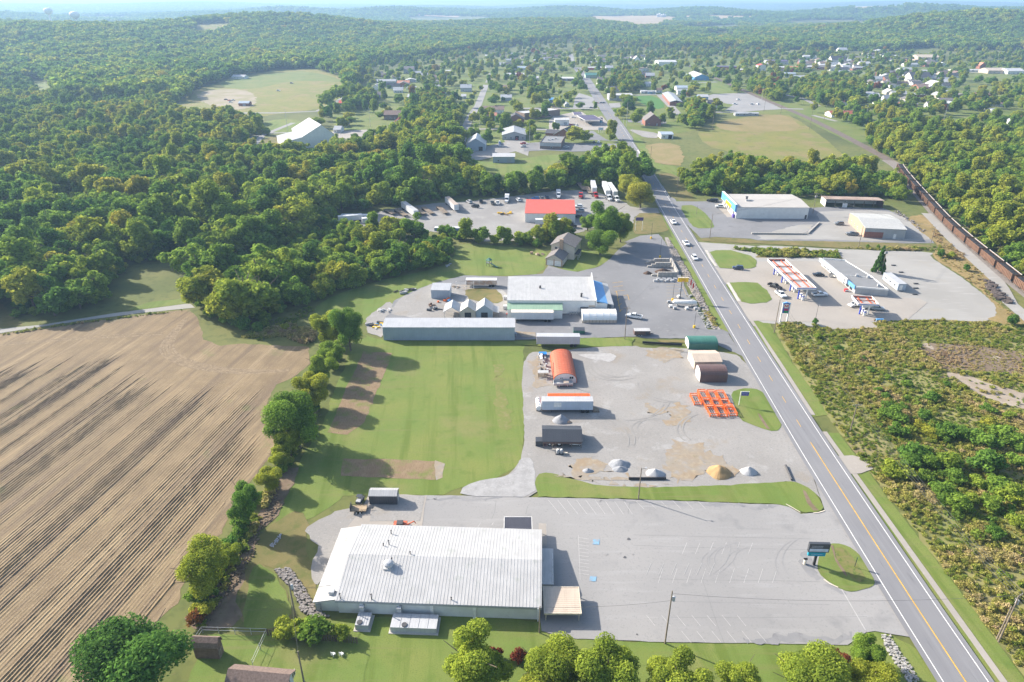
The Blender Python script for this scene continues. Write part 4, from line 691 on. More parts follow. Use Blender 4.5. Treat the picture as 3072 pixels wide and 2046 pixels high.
# lean-to along the left end
wl = 4.3; m = MB(); m.exy([(-wl, 0), (0, 0), (0, e - .15), (-wl, e - 1.0)], .3, D - .3); m.build('lean_to', WHITEW, o)
m = MB(); m.exy([(-wl - .3, e - 1.0), (-.31, e - .12), (-.31, e + .02), (-wl - .3, e - .86)], 0, D - .1); q = m.build('lean_to_roof', WHITEM, o)
m = MB()
for i in range(int(D / .62)): m.exy([(-wl - .3, e - .86), (-.31, e + .02), (-.31, e + .06), (-wl - .3, e - .82)], i * .62, i * .62 + .09)
w = m.build('roof_rib', WHITEM, q); w['kind'] = 'stuff'
opening(o, 'door', 'f', -3.6, 0, 1.0, 2.1, L, D)
# front entrance block, right end
m = MB().box(L + .02, L + 2.4, D * .34, D * .80, 0, e - 1.4); m.build('entrance_block', WHITEW, o)
m = MB().box(L + .02, L + 2.6, D * .33, D * .81, e - 1.4, e - 1.15); q = m.build('entrance_roof', WHITEM, o)
for i in range(4): opening(o, 'window', 'r', D * (.4 + .1 * i), .6, 1.5, 1.6, L + 2.4, D)
rise = lambda yy: e + .16 + 1.5 * (1 - abs(yy / D - .5) * 2)
# roof furniture
fx, fy = L * .22, D * .37; q = MB().lathe([(.75, rise(fy) - .3), (.75, rise(fy) + .5), (.95, rise(fy) + .6), (.95, rise(fy) + .95), (.6, rise(fy) + 1.3), (.2, rise(fy) + 1.4)], 14, (fx, fy)).build('exhaust_fan', GALV, o); bx(fx - .9, fx + .9, fy - .9, fy + .9, rise(fy) - .3, rise(fy) + .15).build('curb', GALV, q)
for px_, py_, hh in ((Ci(1635, 480), 0, .9), (Ci(1580, 585), 0, .6), (Ci(1620, 575), 0, 1.1), (Ci(1775, 655), 0, .6), (Ci(1643, 708), 0, 1.0), (Ci(1490, 945), 0, 1.3), (Cj(372, 950), 0, .6), (Ci(1262, 940), 0, 1.3)):
    l = o.matrix_basis.inverted() @ at(*project(px_.x, px_.y, 0)[:2], e + .9); z = rise(l.y) if 0 < l.y < D else e
    MB().tube((l.x, l.y, z - .3), (l.x, l.y, z + hh), .09, 8).lathe([(.16, z + hh - .1), (.16, z + hh), (.02, z + hh + .12)], 8, (l.x, l.y)).build('vent_pipe', STEEL, o)
bx(-1.9, -.9, 1.2, 2.2, e - .5, e + .5).build('roof_cooler', GALV, o)
for cx0, w_, dd, nm in ((5.2, 2.4, 3.2, 'air_handler'), (14.4, 8.2, 3.4, 'chiller_unit')):
    q = bx(cx0 - w_ / 2, cx0 + w_ / 2, -dd - .6, -.9, .15, 1.35).build(nm, GALV, o); bx(cx0 - w_ / 2 - .3, cx0 + w_ / 2 + .3, -dd - .9, -.4, 0, .15).build('pad', CONC2, q)
    MB().lathe([(.5, 1.35), (.5, 1.5), (.4, 1.5)], 12, (cx0 - w_ * .2, -dd)).build('fan_ring', STEEL, q); bx(cx0 - w_ * .42, cx0 - w_ * .42 + .8, -.95, -.02, 1.5, e - .6).build('duct', GALV, q); s = MB()
    for i in range(1, 5): s.box(cx0 - w_ / 2 + w_ * i / 5 - .03, cx0 - w_ / 2 + w_ * i / 5 + .03, -dd - .63, -.9, 1.35, 1.39)
    s.build('seam', GREYM, q)
MB().tube((L - .3, -.4, 0), (L - .3, -.4, e), .12, 6).build('downspout', WHITEP, o)
foot(o, L + 3, D)
# tan awning on posts at the right end
def awning(name, label, pts, h, m, edge, thick=.25, ribs=.45, posts=True, drop=.0):
    """flat ribbed roof on posts; pts: four photo points of the roof, front left first"""
    P = [p for p in pts]; c = sum(P, V((0, 0, 0))) / 4; d = (P[1] - P[0]); o = thing(name, label, 'canopy', (c.x, c.y, 0), math.atan2(d.y, d.x))
    M = Matrix.Rotation(-o.rotation_euler.z, 4, 'Z'); q = [M @ (p - c) for p in P]; x0 = min(v.x for v in q); x1 = max(v.x for v in q); y0 = min(v.y for v in q); y1 = max(v.y for v in q)
    r = bx(x0, x1, y0, y1, h - thick, h).build('roof', m, o); s = MB()
    for i in range(int((y1 - y0) / ribs) + 1): s.box(x0, x1, y0 + i * ribs - .06, y0 + i * ribs + .06, h, h + .02)
    w = s.build('roof_rib', m, r); w['kind'] = 'stuff'
    MB().box(x0 - .08, x1 + .08, y0 - .1, y0, h - thick - .1, h + .07).box(x0 - .08, x1 + .08, y1, y1 + .1, h - thick - .1, h + .07).box(x0 - .1, x0, y0, y1, h - thick - .1, h + .07).box(x1, x1 + .1, y0, y1, h - thick - .1, h + .07).build('fascia', edge, o)
    if posts:
        for sx in (x0 + .3, x1 - .3):
            for sy in (y0 + .3, y1 - .3): bx(sx - .08, sx + .08, sy - .08, sy + .08, 0, h - thick).build('post', edge, o)
    return o
h_ = e - 1.0
awning('entrance_awning', 'tan ribbed drive-through awning at the corner of the white hall', [Cj(1052, 1066, h_), Cj(1313, 1068, h_), Cj(1300, 880, h_), Cj(1048, 876, h_)], h_, TANM, CREAM)
awning('loading_canopy', 'dark ribbed canopy behind the white hall over the parking lot', [Cj(760, 470, 3.2), Cj(955, 470, 3.2), Cj(957, 368, 3.2), Cj(764, 368, 3.2)], 3.2, metalmat('dark_canopy_metal', (.065, .065, .08), .45), WHITEP, ribs=.35)
px_shed(Ci, 'storage_shed', 'small charcoal shed with white ribbed roof on the concrete pad', 'shed', (1478, 278), (1680, 280), 214, (1685, 160), 0.5, BLACKM, WHITEM, ribs=.5, over=.1, opens=[('door', 'r', 1.4, 0, 1.6, 2.0)], seams=.5)
# brown barrel-roofed garden shed and the house corner at the bottom left
a, b = Ci(212, 1395), Ci(388, 1402); h_ = hz(a, Ci.v(1285)) + .6
o, L = frame('garden_shed', 'brown barn-style garden shed with curved roof on the fenced lawn', 'shed', a, b); D = depth_at(a, b, Ci, 262, 1236, h_ * .8)
pf = [(0, 0), (D, 0), (D, h_ * .62), (D * .85, h_ * .85), (D * .5, h_), (D * .15, h_ * .85), (0, h_ * .62)]; MB().exx(pf, 0, L).build('wall', mat('brown_wood', (.15, .10, .075), .9, var=.2), o)
up = pf[2:]; MB().exx([(p[0] + (.1 if p[0] > D / 2 else -.1 if p[0] < D / 2 else 0), p[1] - .02) for p in up] + [(p[0] + (.16 if p[0] > D / 2 else -.16 if p[0] < D / 2 else 0), p[1] + .09) for p in up[::-1]], -.2, L + .2).build('roof', BRSHINGLE, o); opening(o, 'door', 'r', D / 2, 0, 1.5, 1.9, L, D, WOOD); foot(o, L, D)
a, b = Ci(470, 1640), Ci(880, 1680); o = shed('brown_house', 'brown-roofed house corner cut off by the bottom edge', 'house', a, b, depth_at(a, b, Ci, 900, 1480, 3.0), 2.7, 3.6, WHITEW, BRSHINGLE, axis='x', over=.5, opens=[('window', 'r', 3.0, 1.0, 1.2, 1.2), ('door', 'r', 1.2, 0, .9, 2.0)])

# ------------------------------------------------------------------ yard buildings
px_shed(Ce, 'long_shed', 'long low grey-blue metal storage building with white roof beside the mown lawn', 'shed', (150, 1356), (1307, 1357), 1243, (1305, 1173), .35, BLUEGREY, GALV, ribs=.75, over=.2, ridge=1, seams=.75, opens=[('door', 'l', 1.6, 0, 2.2, 2.2, WHITEP)])
a, b = Co(525, 1140), Co(1130, 1135); quonset('quonset_hut', 'orange-red round-roofed hut with white end wall in the gravel yard', 'shed', a, b, depth_at(a, b, Co, 830, 232, hz(Co(830, 1138), Co.v(870))), hz(Co(830, 1138), Co.v(870)), ORANGEM, WHITEW, base=1.0, ribs=1.1, opens=[('window', 'f', 2.3, 1.6, 1.0, .45), ('window', 'f', 5.2, 1.5, 1.3, .9), ('door', 'b', 4.5, 0, 3.0, 2.6)])
a, b = Ch(1640, 200), Ch(1895, 200); quonset('green_arch_shed', 'dark green arched metal shelter at the road side of the yard', 'shed', a, b, 5.4, hz(a, Ch.v(98)) * .72, GREENM, WHITEP, axis='x', base=1.6, ribs=.8)
o = px_shed(Ch, 'tan_garage', 'tan metal garage with two white doors between the green and brown sheds', 'shed', (1690, 376), (1925, 372), 310, (1900, 208), .9, TANM, TANM, ribs=.8, over=.15, opens=[('garage_door', 'l', 1.7, 0, 2.5, 2.3, WHITEP), ('garage_door', 'l', 4.8, 0, 2.3, 2.3, WHITEP)])
a, b = Ch(1737, 490), Ch(1975, 490); quonset('brown_arch_shed', 'dark brown arched metal shed with white end, nearest of the three by the road', 'shed', a, b, 5.8, hz(a, Ch.v(330)) * .66, BROWNM, WHITEW, axis='x', base=1.8, ribs=.8, opens=[('door', 'l', 2.9, 0, 2.6, 2.5, WHITEP)])
# open black machine shed
a, b = Cp(330, 1060), Cp(1600, 1080); e = hz(a, Cp.v(815)); D = depth_at(a, b, Cp, 1600, 300, e + .3)
o, L = frame('machine_shed', 'open-fronted shed with black ribbed roof sheltering a red tractor', 'shed', a, b); roof_slab(o, L, D, e, e + 1.2, BLACKM, ribs=.45, over=.3)
for i in range(5):
    for yy in (.1, D - .1): bx(L * i / 4 - .07, L * i / 4 + .07, yy - .07, yy + .07, 0, e).build('post', WOOD, o)
bx(0, L, D - .05, D, 0, e - .1).build('back_wall', BROWNM, o); bx(-.05, L + .05, -.05, .05, e - .75, e - .12).build('fascia_board', BROWNM, o); bx(-1.9, -.05, .6, 2.6, 0, 1.6).build('side_bin', BLACKM, o); foot(o, L, D)
MSHED = (o, L, D)

# ------------------------------------------------------------------ building supply store
a, b = Ce(1243, 1120), Ce(2012, 1125); e = hz(b, Ce.v(1010)); D = depth_at(a, b, Ce, 1258, 798, e + 1.2)
o, L = frame('supply_store', 'big white-roofed store with blue canopy roof along its front', 'building', a, b); gable_walls(o, L, D, e, e + 1.3, WHITEW, ridge=1); q = roof_slab(o, L, D, e + .02, e + 1.32, WHITEM, ribs=1.3, over=.15, ridge=1)
MB().exx([(-.2, 0), (D + .1, 0), (D + .1, e + 3.2), (D - 1.2, e + 2.6), (-.2, e + .5)], L + .16, L + .5).build('parapet', WHITEP, o)
w_ = 6.6; MB().exy([(L + .51, e - .2), (L + w_ * .68, e - 1.0), (L + w_ * .68, e - .85), (L + .51, e + .3)], -.1, D).build('canopy_roof', BLUEM, o, label='blue canopy roof'); MB().exy([(L + w_ * .68 + .01, e - 1.0), (L + w_, e - 1.5), (L + w_, e - 1.3), (L + w_ * .68 + .01, e - .85)], -.1, D).build('canopy_edge', WHITEM, o)
bx(L + .51, L + w_ - 2.2, .4, D - .2, 0, e - 1.0).build('shop_front', WHITEW, o)
for i in range(6): bx(L + w_ - .25, L + w_ - .1, D * i / 5 * .97 + .1, D * i / 5 * .97 + .25, 0, e - 1.4).build('post', WHITEP, o)
for i in range(4): opening(o, 'window', 'r', 3 + D / 4.4 * i, .7, 2.4, 1.8, L + w_ - 2.2, D)
bx(L - 4.5, L - 2.6, -.06, 0, 0, 2.3).build('door', GREYM, o); bx(L - 2.2, L - .1, -.1, -.01, e - 2.4, e - 1.6).build('sign_board', TANM, o); bx(L - 5.2, L - 2.4, -1.3, -.02, 2.5, 2.7).build('door_canopy', STEEL, o)
for x_ in (.25, .72): MB().lathe([(.35, e + .3), (.35, e + 1.5), (.5, e + 1.6), (.1, e + 1.9)], 8, (L * x_ + 4, D * (.15 if x_ > .5 else .5))).build('roof_vent', STEEL, o)
for i in range(7): bx(L - 9 + i * .9, L - 8.4 + i * .9, -.7, -.1, 0, .8).build('drum', GREYM, o)
for yy in (D * .15, D * .6): bx(-1.6, -.2, yy, yy + 1.6, .2, 1.5).build('condenser', GALV, o)
foot(o, L + w_, D)
a, b = Ce(1243, 1162), Ce(1727, 1168); e2 = hz(b, Ce.v(1092)); shed('green_lean_to', 'pale green roofed lean-to against the white store', 'shed', a, b, max(4, depth_at(a, b, Ce, 1720, 1020, e2 + .8) - .3), e2, e2 + .9, WHITEW, LGREEN, ridge=1, ribs=1.0, over=.15)
HOOPM = mat('white_poly', (.74, .75, .74), .5, var=.03)
a, b = Ce(1905, 1205), Ce(2205, 1205); h_ = hz(a, Ce.v(1110)); o = quonset('hoop_greenhouse', 'white plastic hoop greenhouse with cattle-panel sides beside the store', 'greenhouse', a, b, 6.4, h_ * .86, HOOPM, HOOPM, axis='x', base=1.0, ribs=0, t=.05)
Lg = (b - a).length; m = MB(); pf = [(0, 0)] + arch(12, 6.4, h_ * .86, 1.0) + [(6.4, 0)]
for i in range(6): m.exx([(3.2 + (p[0] - 3.2) * 1.015, p[1] + .06) for p in pf] + pf[::-1], Lg * i / 5 - (.1 if i else 0), Lg * i / 5 + .1)
m.build('hoop', WHITEP, o)
for i in range(11): bx(Lg * i / 10 - .05, Lg * i / 10 + .05, -.18, -.1, 0, 1.2).build('stake', WOOD, o)
bx(0, Lg, -.1, -.06, .1, 1.15).build('side_panel', TANM, o)
# three small gable sheds
for k, (x0, x1, ye, yr, wm, rm, lb, od) in enumerate([(684, 822, 1105, 1040, GALV, GALV, 'open carport with silver roof, left of the three small sheds behind the long shed', None), (828, 963, 1103, 1035, BEIGE, mat('pale_roof', (.5, .48, .44), .6), 'beige garage with dark doorway, middle of the three small sheds', 1), (968, 1113, 1098, 1022, BLUEGREY, GALV, 'grey garage with a lean-to on its right, last of the three small sheds', 1)]):
    a, b = Ce(x0, 1160), Ce(x1, 1160); e = hz(a, Ce.v(ye)); r = hz((a + b) / 2, Ce.v(yr + 25)); D = 6.5
    if od:
        o = shed('small_garage', lb, 'shed', a, b, D, e, r, wm, rm, axis='y', ribs=.6, over=.2, opens=[('roller_door', 'f', (b - a).length / 2, 0, 2.3, 2.1, DARK)])
        if k == 2: L = (b - a).length; MB().exy([(L + .2, e - .2), (L + 2.3, e - .8), (L + 2.3, e - .7), (L + .2, e - .1)], 0, D - 1).build('lean_to_roof', WHITEM, o); [bx(L + 2.1, L + 2.2, y_, y_ + .1, 0, e - .8).build('post', WOOD, o) for y_ in (.1, D - 1.3)]
    else:
        o, L = frame('carport', lb, 'shed', a, b); roof_slab(o, L, D, e, r, rm, 'y', .2, ribs=.6); foot(o, L, D)
        for xx in (.1, L - .1):
            for yy in (.2, D / 2, D - .2): bx(xx - .06, xx + .06, yy - .06, yy + .06, 0, e).build('post', GALV, o)
px_shed(Ce, 'grey_shed', 'pale blue-grey shed standing alone on the gravel loop', 'shed', (572, 990), (735, 992), 915, (735, 866), .5, BLUEGREY, GALV, ribs=.6, over=.15, ridge=1)
# beige house
a, b = Ce(1583, 690), Ce(1725, 706); e = hz(a, Ce.v(632)); r = hz((a + b) / 2, Ce.v(600)); o, L = frame('beige_house', 'two-storey beige house with brick chimney and double garage on the lawn', 'house', a, b); D = 9.5
gable_walls(o, L, D, e, r, BEIGE, 'y', name='garage_wall'); roof_slab(o, L, D, e + .02, r + .02, SHINGLE, 'y', .5, name='garage_roof')
for c in (.27, .73): opening(o, 'garage_door', 'f', L * c, 0, 2.7, 2.2, L, D, WHITEP)
for c in (.02, .5, .98): bx(L * c - .25, L * c + .25, -.07, 0, 0, e).build('brick_pier', TANBRICK, o)
y0 = D + .02; D2 = 12.0; e2 = 5.9; r2 = 8.0; gable_walls(o, L + 3.2, D2, e2, r2, BEIGE, 'y', .42, x0=-.4, y0=y0); roof_slab(o, L + 3.2, D2, e2 + .02, r2 + .02, SHINGLE, 'y', .55, ridge=.42, x0=-.4, y0=y0)
bx(L * .5, L * .5 + 1.5, y0 - 1.0, y0 - .02, 2.4, 9.0).build('chimney', TANBRICK, o); bx(L + 2.9, L + 4.6, y0 + .5, y0 + 8, 2.4, 2.6).build('porch_roof', DARKSH, o)
for yy in (.8, 3.4, 6): bx(L + 4.3, L + 4.45, y0 + yy, y0 + yy + .15, 0, 2.4).build('porch_post', WHITEP, o)
w = opening(o, 'window', 'f', L * .25, 4.0, 1.3, 1.3, L, D); w.location.y = y0
for yy in (2, 5, 8.5): w = opening(o, 'window', 'r', yy + y0, 3.9, 1.2, 1.3, L + 2.8, D)
for yy in (1.6, 4.5): opening(o, 'window', 'r', yy, 1.0, 1.1, 1.2, L, D)
foot(o, L + 4, D + D2)
# red-roofed truck garage
o = px_shed(Ce, 'truck_garage', 'truck garage with bright red metal roof and white walls', 'building', (1400, 316), (1840, 322), 235, (1832, 134), .9, WHITEW, REDM, ribs=.9, over=.25, ridge=1, seams=1.2, opens=[('window', 'r', 3, 1.2, 1.2, 1.0), ('roller_door', 'r', 7, 0, 3.2, 3.4), ('door', 'f', 11.5, 0, 1.0, 2.1)])
# blue-fronted shop
a, b = Cf(1470, 394), Cf(2095, 398); e = hz(b, Cf.v(300)); D = depth_at(a, b, Cf, 1985, 186, e); o, L = frame('retail_store', 'white flat-roofed shop with blue front parapet and yellow sign', 'building', a, b)
gable_walls(o, L, D, e, e + .9, WHITEW); roof_slab(o, L, D, e + .02, e + .92, mat('cream_roof', (.42, .395, .36), .6, var=.04, scale=.2), over=.2)
s = MB()
for i in range(1, int(L / 1.0)): s.box(i - .04, i + .04, -.03, 0, .1, e - .05)
q = s.build('wall_rib', WHITEW, o); q['kind'] = 'stuff'
bx(-1.0, -.02, -.4, D + .6, e - 2.3, e + 1.5).build('parapet', BLUEM, o, label='blue front parapet'); MB().box(-1.05, .02, -.45, D + .65, e + 1.5, e + 1.6).box(-1.07, -1.0, -.45, D + .65, e - 2.4, e - 2.3).build('parapet_trim', WHITEP, o)
q = bx(-1.25, -1.01, D * .24, D * .66, e - 2.2, e - .5).build('shop_sign', YELLOW, o)
for i in range(13): bx(-1.28, -1.25, D * (.27 + .028 * i), D * (.27 + .028 * i) + .35, e - 1.6, e - 1.1).build('letter', mat('dark_yellow', (.35, .22, .01), .5), q)
for c in (.18, .5, .82): opening(o, 'window', 'l', D * c, .5, 2.6, 2.2, L, D)
opening(o, 'door', 'l', D * .36, 0, 1.9, 2.4, L, D, GLASS); bx(-1.1, -.2, D * .04, D * .12, 0, 1.8).build('ice_chest', mat('violet_machine', (.12, .08, .35), .5), o); opening(o, 'door', 'f', L - 1.0, 0, 1.0, 2.1, L, D, STEEL)
l = V((L * .22, D * .45, 0)); MB().lathe([(.5, e + .9), (.5, e + 2.2), (.7, e + 2.3), (.7, e + 2.6)], 10, (l.x, l.y)).build('roof_fan', STEEL, o); bx(l.x - 1, l.x + 1.4, l.y - 2.6, l.y - 1.6, e + .7, e + 1.5).build('roof_unit', GREYM, o)
foot(o, L, D)
# grey workshop with brick end, open machinery shed
a, b = Cg(925, 560), Cg(1278, 576); e = hz(a, Cg.v(476)); o = px_shed(Cg, 'brick_workshop', 'grey metal workshop with tan brick end wall and pale ribbed roof', 'building', (925, 560), (1278, 576), 476, (1140, 360), 1.3, GREYM, mat('pale_ribbed', (.40, .40, .385), .5), ribs=.7, over=.3, opens=[('door', 'f', 13.5, 0, 1.2, 2.3, WHITEP)], seams=.9)
L = (b - a).length; D = depth_at(a, b, Cg, 1140, 360, e); MB().exx([(-.05, 0), (D + .05, 0), (D + .05, e), (D / 2, e + 1.3), (-.05, e)], -.2, -.01).build('brick_end_wall', TANBRICK, o); bx(0, L * .46, -.2, -.04, 0, e * .62).build('brick_panel', BRICK, o)
for c in (.2, .4, .6, .8): opening(o, 'window', 'l', D * c, 1.3, .9, 1.0, L, D).location.x = -.2
a, b = Cg(590, 292), Cg(1088, 306); e = hz(a, Cg.v(236)); D = 9; o, L = frame('open_shed', 'long open-front shed with pale rusty roof below the trees', 'shed', a, b); roof_slab(o, L, D, e, e + .7, mat('rusty_pale_roof', (.33, .26, .22), .8, col2=(.25, .18, .15), scale=.2), over=.3, ridge=0, ribs=1.0)
for i in range(7): bx(L * i / 6 - .1, L * i / 6 + .1, 0, .2, 0, e).build('post', WOOD, o)
bx(0, L, D - .1, D, 0, e + .1).build('back_wall', WHITEW, o); bx(0, .1, 0, D, 0, e).build('end_wall', WHITEW, o); bx(L - .1, L, 0, D, 0, e).build('end_wall', BROWNM, o); bx(L * .3, L * .38, -.3, .4, 0, 2.2).build('white_panel', WHITEP, o); foot(o, L, D)
# ------------------------------------------------------------------ vehicles
TYRE = mat('tyre', (.018, .018, .018), .9); RIM = mat('wheel_rim', (.45, .45, .46), .4); LAMP = mat('headlight', (.7, .7, .68), .2)
PAINT = {n: mat('car_paint_' + n, c, .3, var=.02, spec=.5) for n, c in dict(white=(.72, .73, .74), black=(.02, .02, .025), grey=(.16, .17, .18), blue=(.03, .12, .35), red=(.45, .02, .02), silver=(.42, .43, .45), navy=(.03, .045, .10)).items()}
def wheels(o, xs, w, r, wd=.24):
    for x in xs:
        for s in (-1, 1):
            t = MB().tube((x, s * (w / 2 - wd), r), (x, s * w / 2, r), r, 12).build('wheel', TYRE, o); MB().tube((x, s * (w / 2 - .02), r), (x, s * (w / 2 + .015), r), r * .58, 10).build('rim', RIM, t)
def cabin(o, b0, b1, t0, t1, wb, wt, z0, z1, m):
    v = [(b0, -wb / 2, z0), (b1, -wb / 2, z0), (b1, wb / 2, z0), (b0, wb / 2, z0), (t0, -wt / 2, z1), (t1, -wt / 2, z1), (t1, wt / 2, z1), (t0, wt / 2, z1)]
    q = MB().add(v, [(0, 3, 2, 1), (4, 5, 6, 7), (0, 1, 5, 4), (1, 2, 6, 5), (2, 3, 7, 6), (3, 0, 4, 7)]).build('cabin', m, o); v = [V(a) for a in v]
    for nm, f in (('windshield', (1, 2, 6, 5)), ('rear_window', (3, 0, 4, 7)), ('side_window', (0, 1, 5, 4)), ('side_window', (2, 3, 7, 6))):
        p = [v[i] for i in f]; c = sum(p, V()) / 4; n = (p[1] - p[0]).cross(p[3] - p[0]).normalized(); s = .84 if nm != 'side_window' else .88
        MB().add([c + (a - c) * s + n * .012 for a in p], [(0, 1, 2, 3)]).build(nm, GLASS, o)
def lights(o, x, w, z):
    for s in (-1, 1): bx(x - .05, x + .02, s * (w / 2 - .25) - .18, s * (w / 2 - .25) + .18, z, z + .16).build('headlight', LAMP, o)
def make_pickup(p):
    o = thing('pickup_truck', 'pickup', 'pickup truck', (0, 0, 0)); m = PAINT[p]
    MB().exy([(-2.85, .5), (2.85, .45), (2.9, .9), (2.75, 1.08), (1.3, 1.18), (-.75, 1.2), (-.75, .78), (-2.85, .78)], -.98, .98).build('body', m, o)
    MB().box(-2.85, -.76, -.98, -.86, .78, 1.2).box(-2.85, -.76, .86, .98, .78, 1.2).box(-2.9, -2.78, -.86, .86, .78, 1.2).build('truck_bed', m, o); bx(-2.77, -.76, -.85, .85, .785, .8).build('bed_floor', BLACK, o)
    cabin(o, -.8, 1.35, -.62, .55, 1.9, 1.55, 1.18, 1.82, m); wheels(o, (-1.85, 1.85), 1.96, .4); lights(o, 2.9, 1.9, .78); bx(2.85, 2.98, -.95, .95, .4, .6).build('bumper', STEEL, o); return o
def make_car(p, suv=False):
    o = thing('parked_car', 'car', 'car', (0, 0, 0)); m = PAINT[p]; h = 1.75 if suv else 1.42; z = 1.0 if suv else .85
    MB().exy([(-2.25, .4), (2.2, .36), (2.3, .7), (2.05, z - .05), (1.0, z + .04), (-1.9, z + .04), (-2.28, z - .1)], -.9, .9).build('body', m, o)
    cabin(o, -2.1 if suv else -1.75, 1.1, -1.85 if suv else -1.0, .3, 1.72, 1.32, z + .03, h, m); wheels(o, (-1.35, 1.4), 1.8, .33); lights(o, 2.25, 1.7, z - .25); return o
def pose(o, p, heading, label, group=None): o.location = (p.x, p.y, .15 + p.z); o.rotation_euler = (0, 0, heading); o['label'] = label; (group and o.__setitem__('group', group)); return o
P_ = make_pickup('white'); PU = lambda p, hd, lb, c='white', g=None: copy_thing(P_, (p.x, p.y, .15 + p.z), hd, lb, g, {'car_paint_white': PAINT[c]})
S_ = make_car('white', True); SU = lambda p, hd, lb, c='white', g=None: copy_thing(S_, (p.x, p.y, .15 + p.z), hd, lb, g, {'car_paint_white': PAINT[c]})
C_ = make_car('white'); CA = lambda p, hd, lb, c='white', g=None: copy_thing(C_, (p.x, p.y, .15 + p.z), hd, lb, g, {'car_paint_white': PAINT[c]})
def road_at(p, off): return V((rx(p.y) + off, p.y, .13))
pose(P_, road_at(Cf(918, 440), -1.8), R(-88), 'white pickup truck on the road, farthest of the three oncoming vehicles'); PU(road_at(Cf(1022, 625), -1.75), R(-88), 'white pickup truck on the road, middle of the three oncoming vehicles'); pose(S_, road_at(Cf(1120, 752), -1.7), R(-88), 'white sport utility vehicle on the road, nearest of the three oncoming vehicles')
PU(Cf(585, 1262), R(158), 'white pickup truck parked behind the hoop greenhouse by a utility pole'); SU(Cf(1490, 838), R(165), 'dark blue car on the driveway above the station grass island', 'navy'); PU(Cf(1862, 1070), R(-82), 'white pickup truck with towed trailer beside the station forecourt'); PU(Cf(1810, 1000), R(-60), 'dark pickup truck parked just behind the white one at the station', 'black')
PU(Cf(2200, 1070), R(5), 'white pickup truck with open blue door at the fuel pump'); pose(C_, Cf(2190, 895), R(170), 'black car parked in front of the filling station shop'); C_ and [setattr(c.material_slots[0], 'link', 'OBJECT') or setattr(c.material_slots[0], 'material', PAINT['black']) for c in C_.children if c.data and c.data.materials[0] == PAINT['white']]
CB = make_car('white'); CA = lambda p, hd, lb, c='white', g=None: copy_thing(CB, (p.x, p.y, .15 + p.z), hd, lb, g, {'car_paint_white': PAINT[c]}); pose(CB, Cr(345, 1125), R(0), 'white car in the shade beside the flat brick building')
SU(Cg(840, 1160), R(-160), 'white van under the small fuel canopy'); SU(Cg(1045, 1190), R(-10), 'pale blue car towing a box trailer from the small fuel canopy', 'silver'); SU(Cg(710, 450), R(175), 'blue-grey sport utility vehicle beside the tan brick end wall', 'grey'); PU(Cg(825, 540), R(170), 'dark grey pickup truck in front of the brick workshop', 'grey'); SU(Cf(1330, 300), R(170), 'white jeep-like car in front of the blue parapet'); PU(Cf(1265, 250), R(160), 'dark pickup truck under the trees beside the blue parapet', 'black')
SU(Cf(1285, 245), R(165), 'dark van beside the pickup truck under the trees', 'grey')
for i, (q, hd, c, lb, k) in enumerate([((1110, 155), 100, 'grey', 'grey pickup truck backed to the trees in the truck yard', 'p'), ((1155, 155), 100, 'white', 'white pickup truck backed to the trees in the truck yard', 'p'), ((1338, 128), 110, 'white', 'white sport utility vehicle alone near the trees in the truck yard', 's'), ((1490, 118), 160, 'blue', 'bright blue car behind the red roof', 's'), ((1545, 112), 100, 'grey', 'grey car next to the bright blue one', 's'), ((1590, 105), 100, 'navy', 'dark car farthest right in the row behind the red roof', 's'),
                                     ((1870, 185), 175, 'white', 'white van at the right wall of the red-roofed garage, farthest of two', 's'), ((1885, 222), 175, 'silver', 'pale blue car at the right wall of the red-roofed garage, nearest of two', 's'), ((1865, 275), 150, 'black', 'dark car in the shade right of the red-roofed garage', 's'), ((960, 185), 150, 'black', 'black car in the truck yard between trailers and pickups', 's'), ((905, 145), 120, 'silver', 'silver car under the trees at the truck yard edge', 's'), ((1010, 140), 95, 'black', 'dark pickup truck in the shade at the truck yard edge', 'p')]):
    (PU if k == 'p' else SU)(Ce(*q), R(hd), lb, c, 'vehicles parked in the truck yard')
for q, hd, c, lb in [((425, 735), 10, 'red', 'red car beside the small white box store'), ((335, 735), 10, 'white', 'white car beside the red one at the box store'), ((870, 352), 0, 'red', 'red car stopped at the town crossing'), ((950, 352), 0, 'black', 'black motorbike-sized car at the town crossing'), ((995, 348), 0, 'grey', 'grey car at the town crossing'), ((780, 435), 5, 'navy', 'dark car turning at the cross street'), ((1330, 1012), -95, 'black', 'dark car driving on the road by the brick church'), ((825, 1035), 80, 'black', 'black car at the edge of the dark lot'), ((905, 1035), 80, 'white', 'white car at the edge of the dark lot'), ((480, 55), 0, 'grey', 'grey car on the green corner lot'), ((770, 715), 5, 'black', 'black pickup under the purple fuel canopy'), ((465, 605), 5, 'white', 'white car at the far purple fuel canopy')]:
    p = Cr(*q); (CA if q[1] != 1012 else CA)(p, R(hd), lb, c, 'cars in the town')
for q, hd, c, lb in [((805, 580), 90, 'white', 'white pickup beside the grey workshop, farthest of three'), ((815, 605), 90, 'blue', 'blue pickup beside the grey workshop'), ((810, 635), 90, 'white', 'white pickup beside the grey workshop, nearest of three'), ((1220, 655), 175, 'silver', 'silver car on the gravel between workshop and brick building'), ((1215, 600), 175, 'red', 'dark red car on the gravel between workshop and brick building'), ((1105, 520), 90, 'red', 'rusty red truck by the open workshop door')]: (SU if c != 'blue' else PU)(Cq(*q), R(hd), lb, c, 'cars in the town')
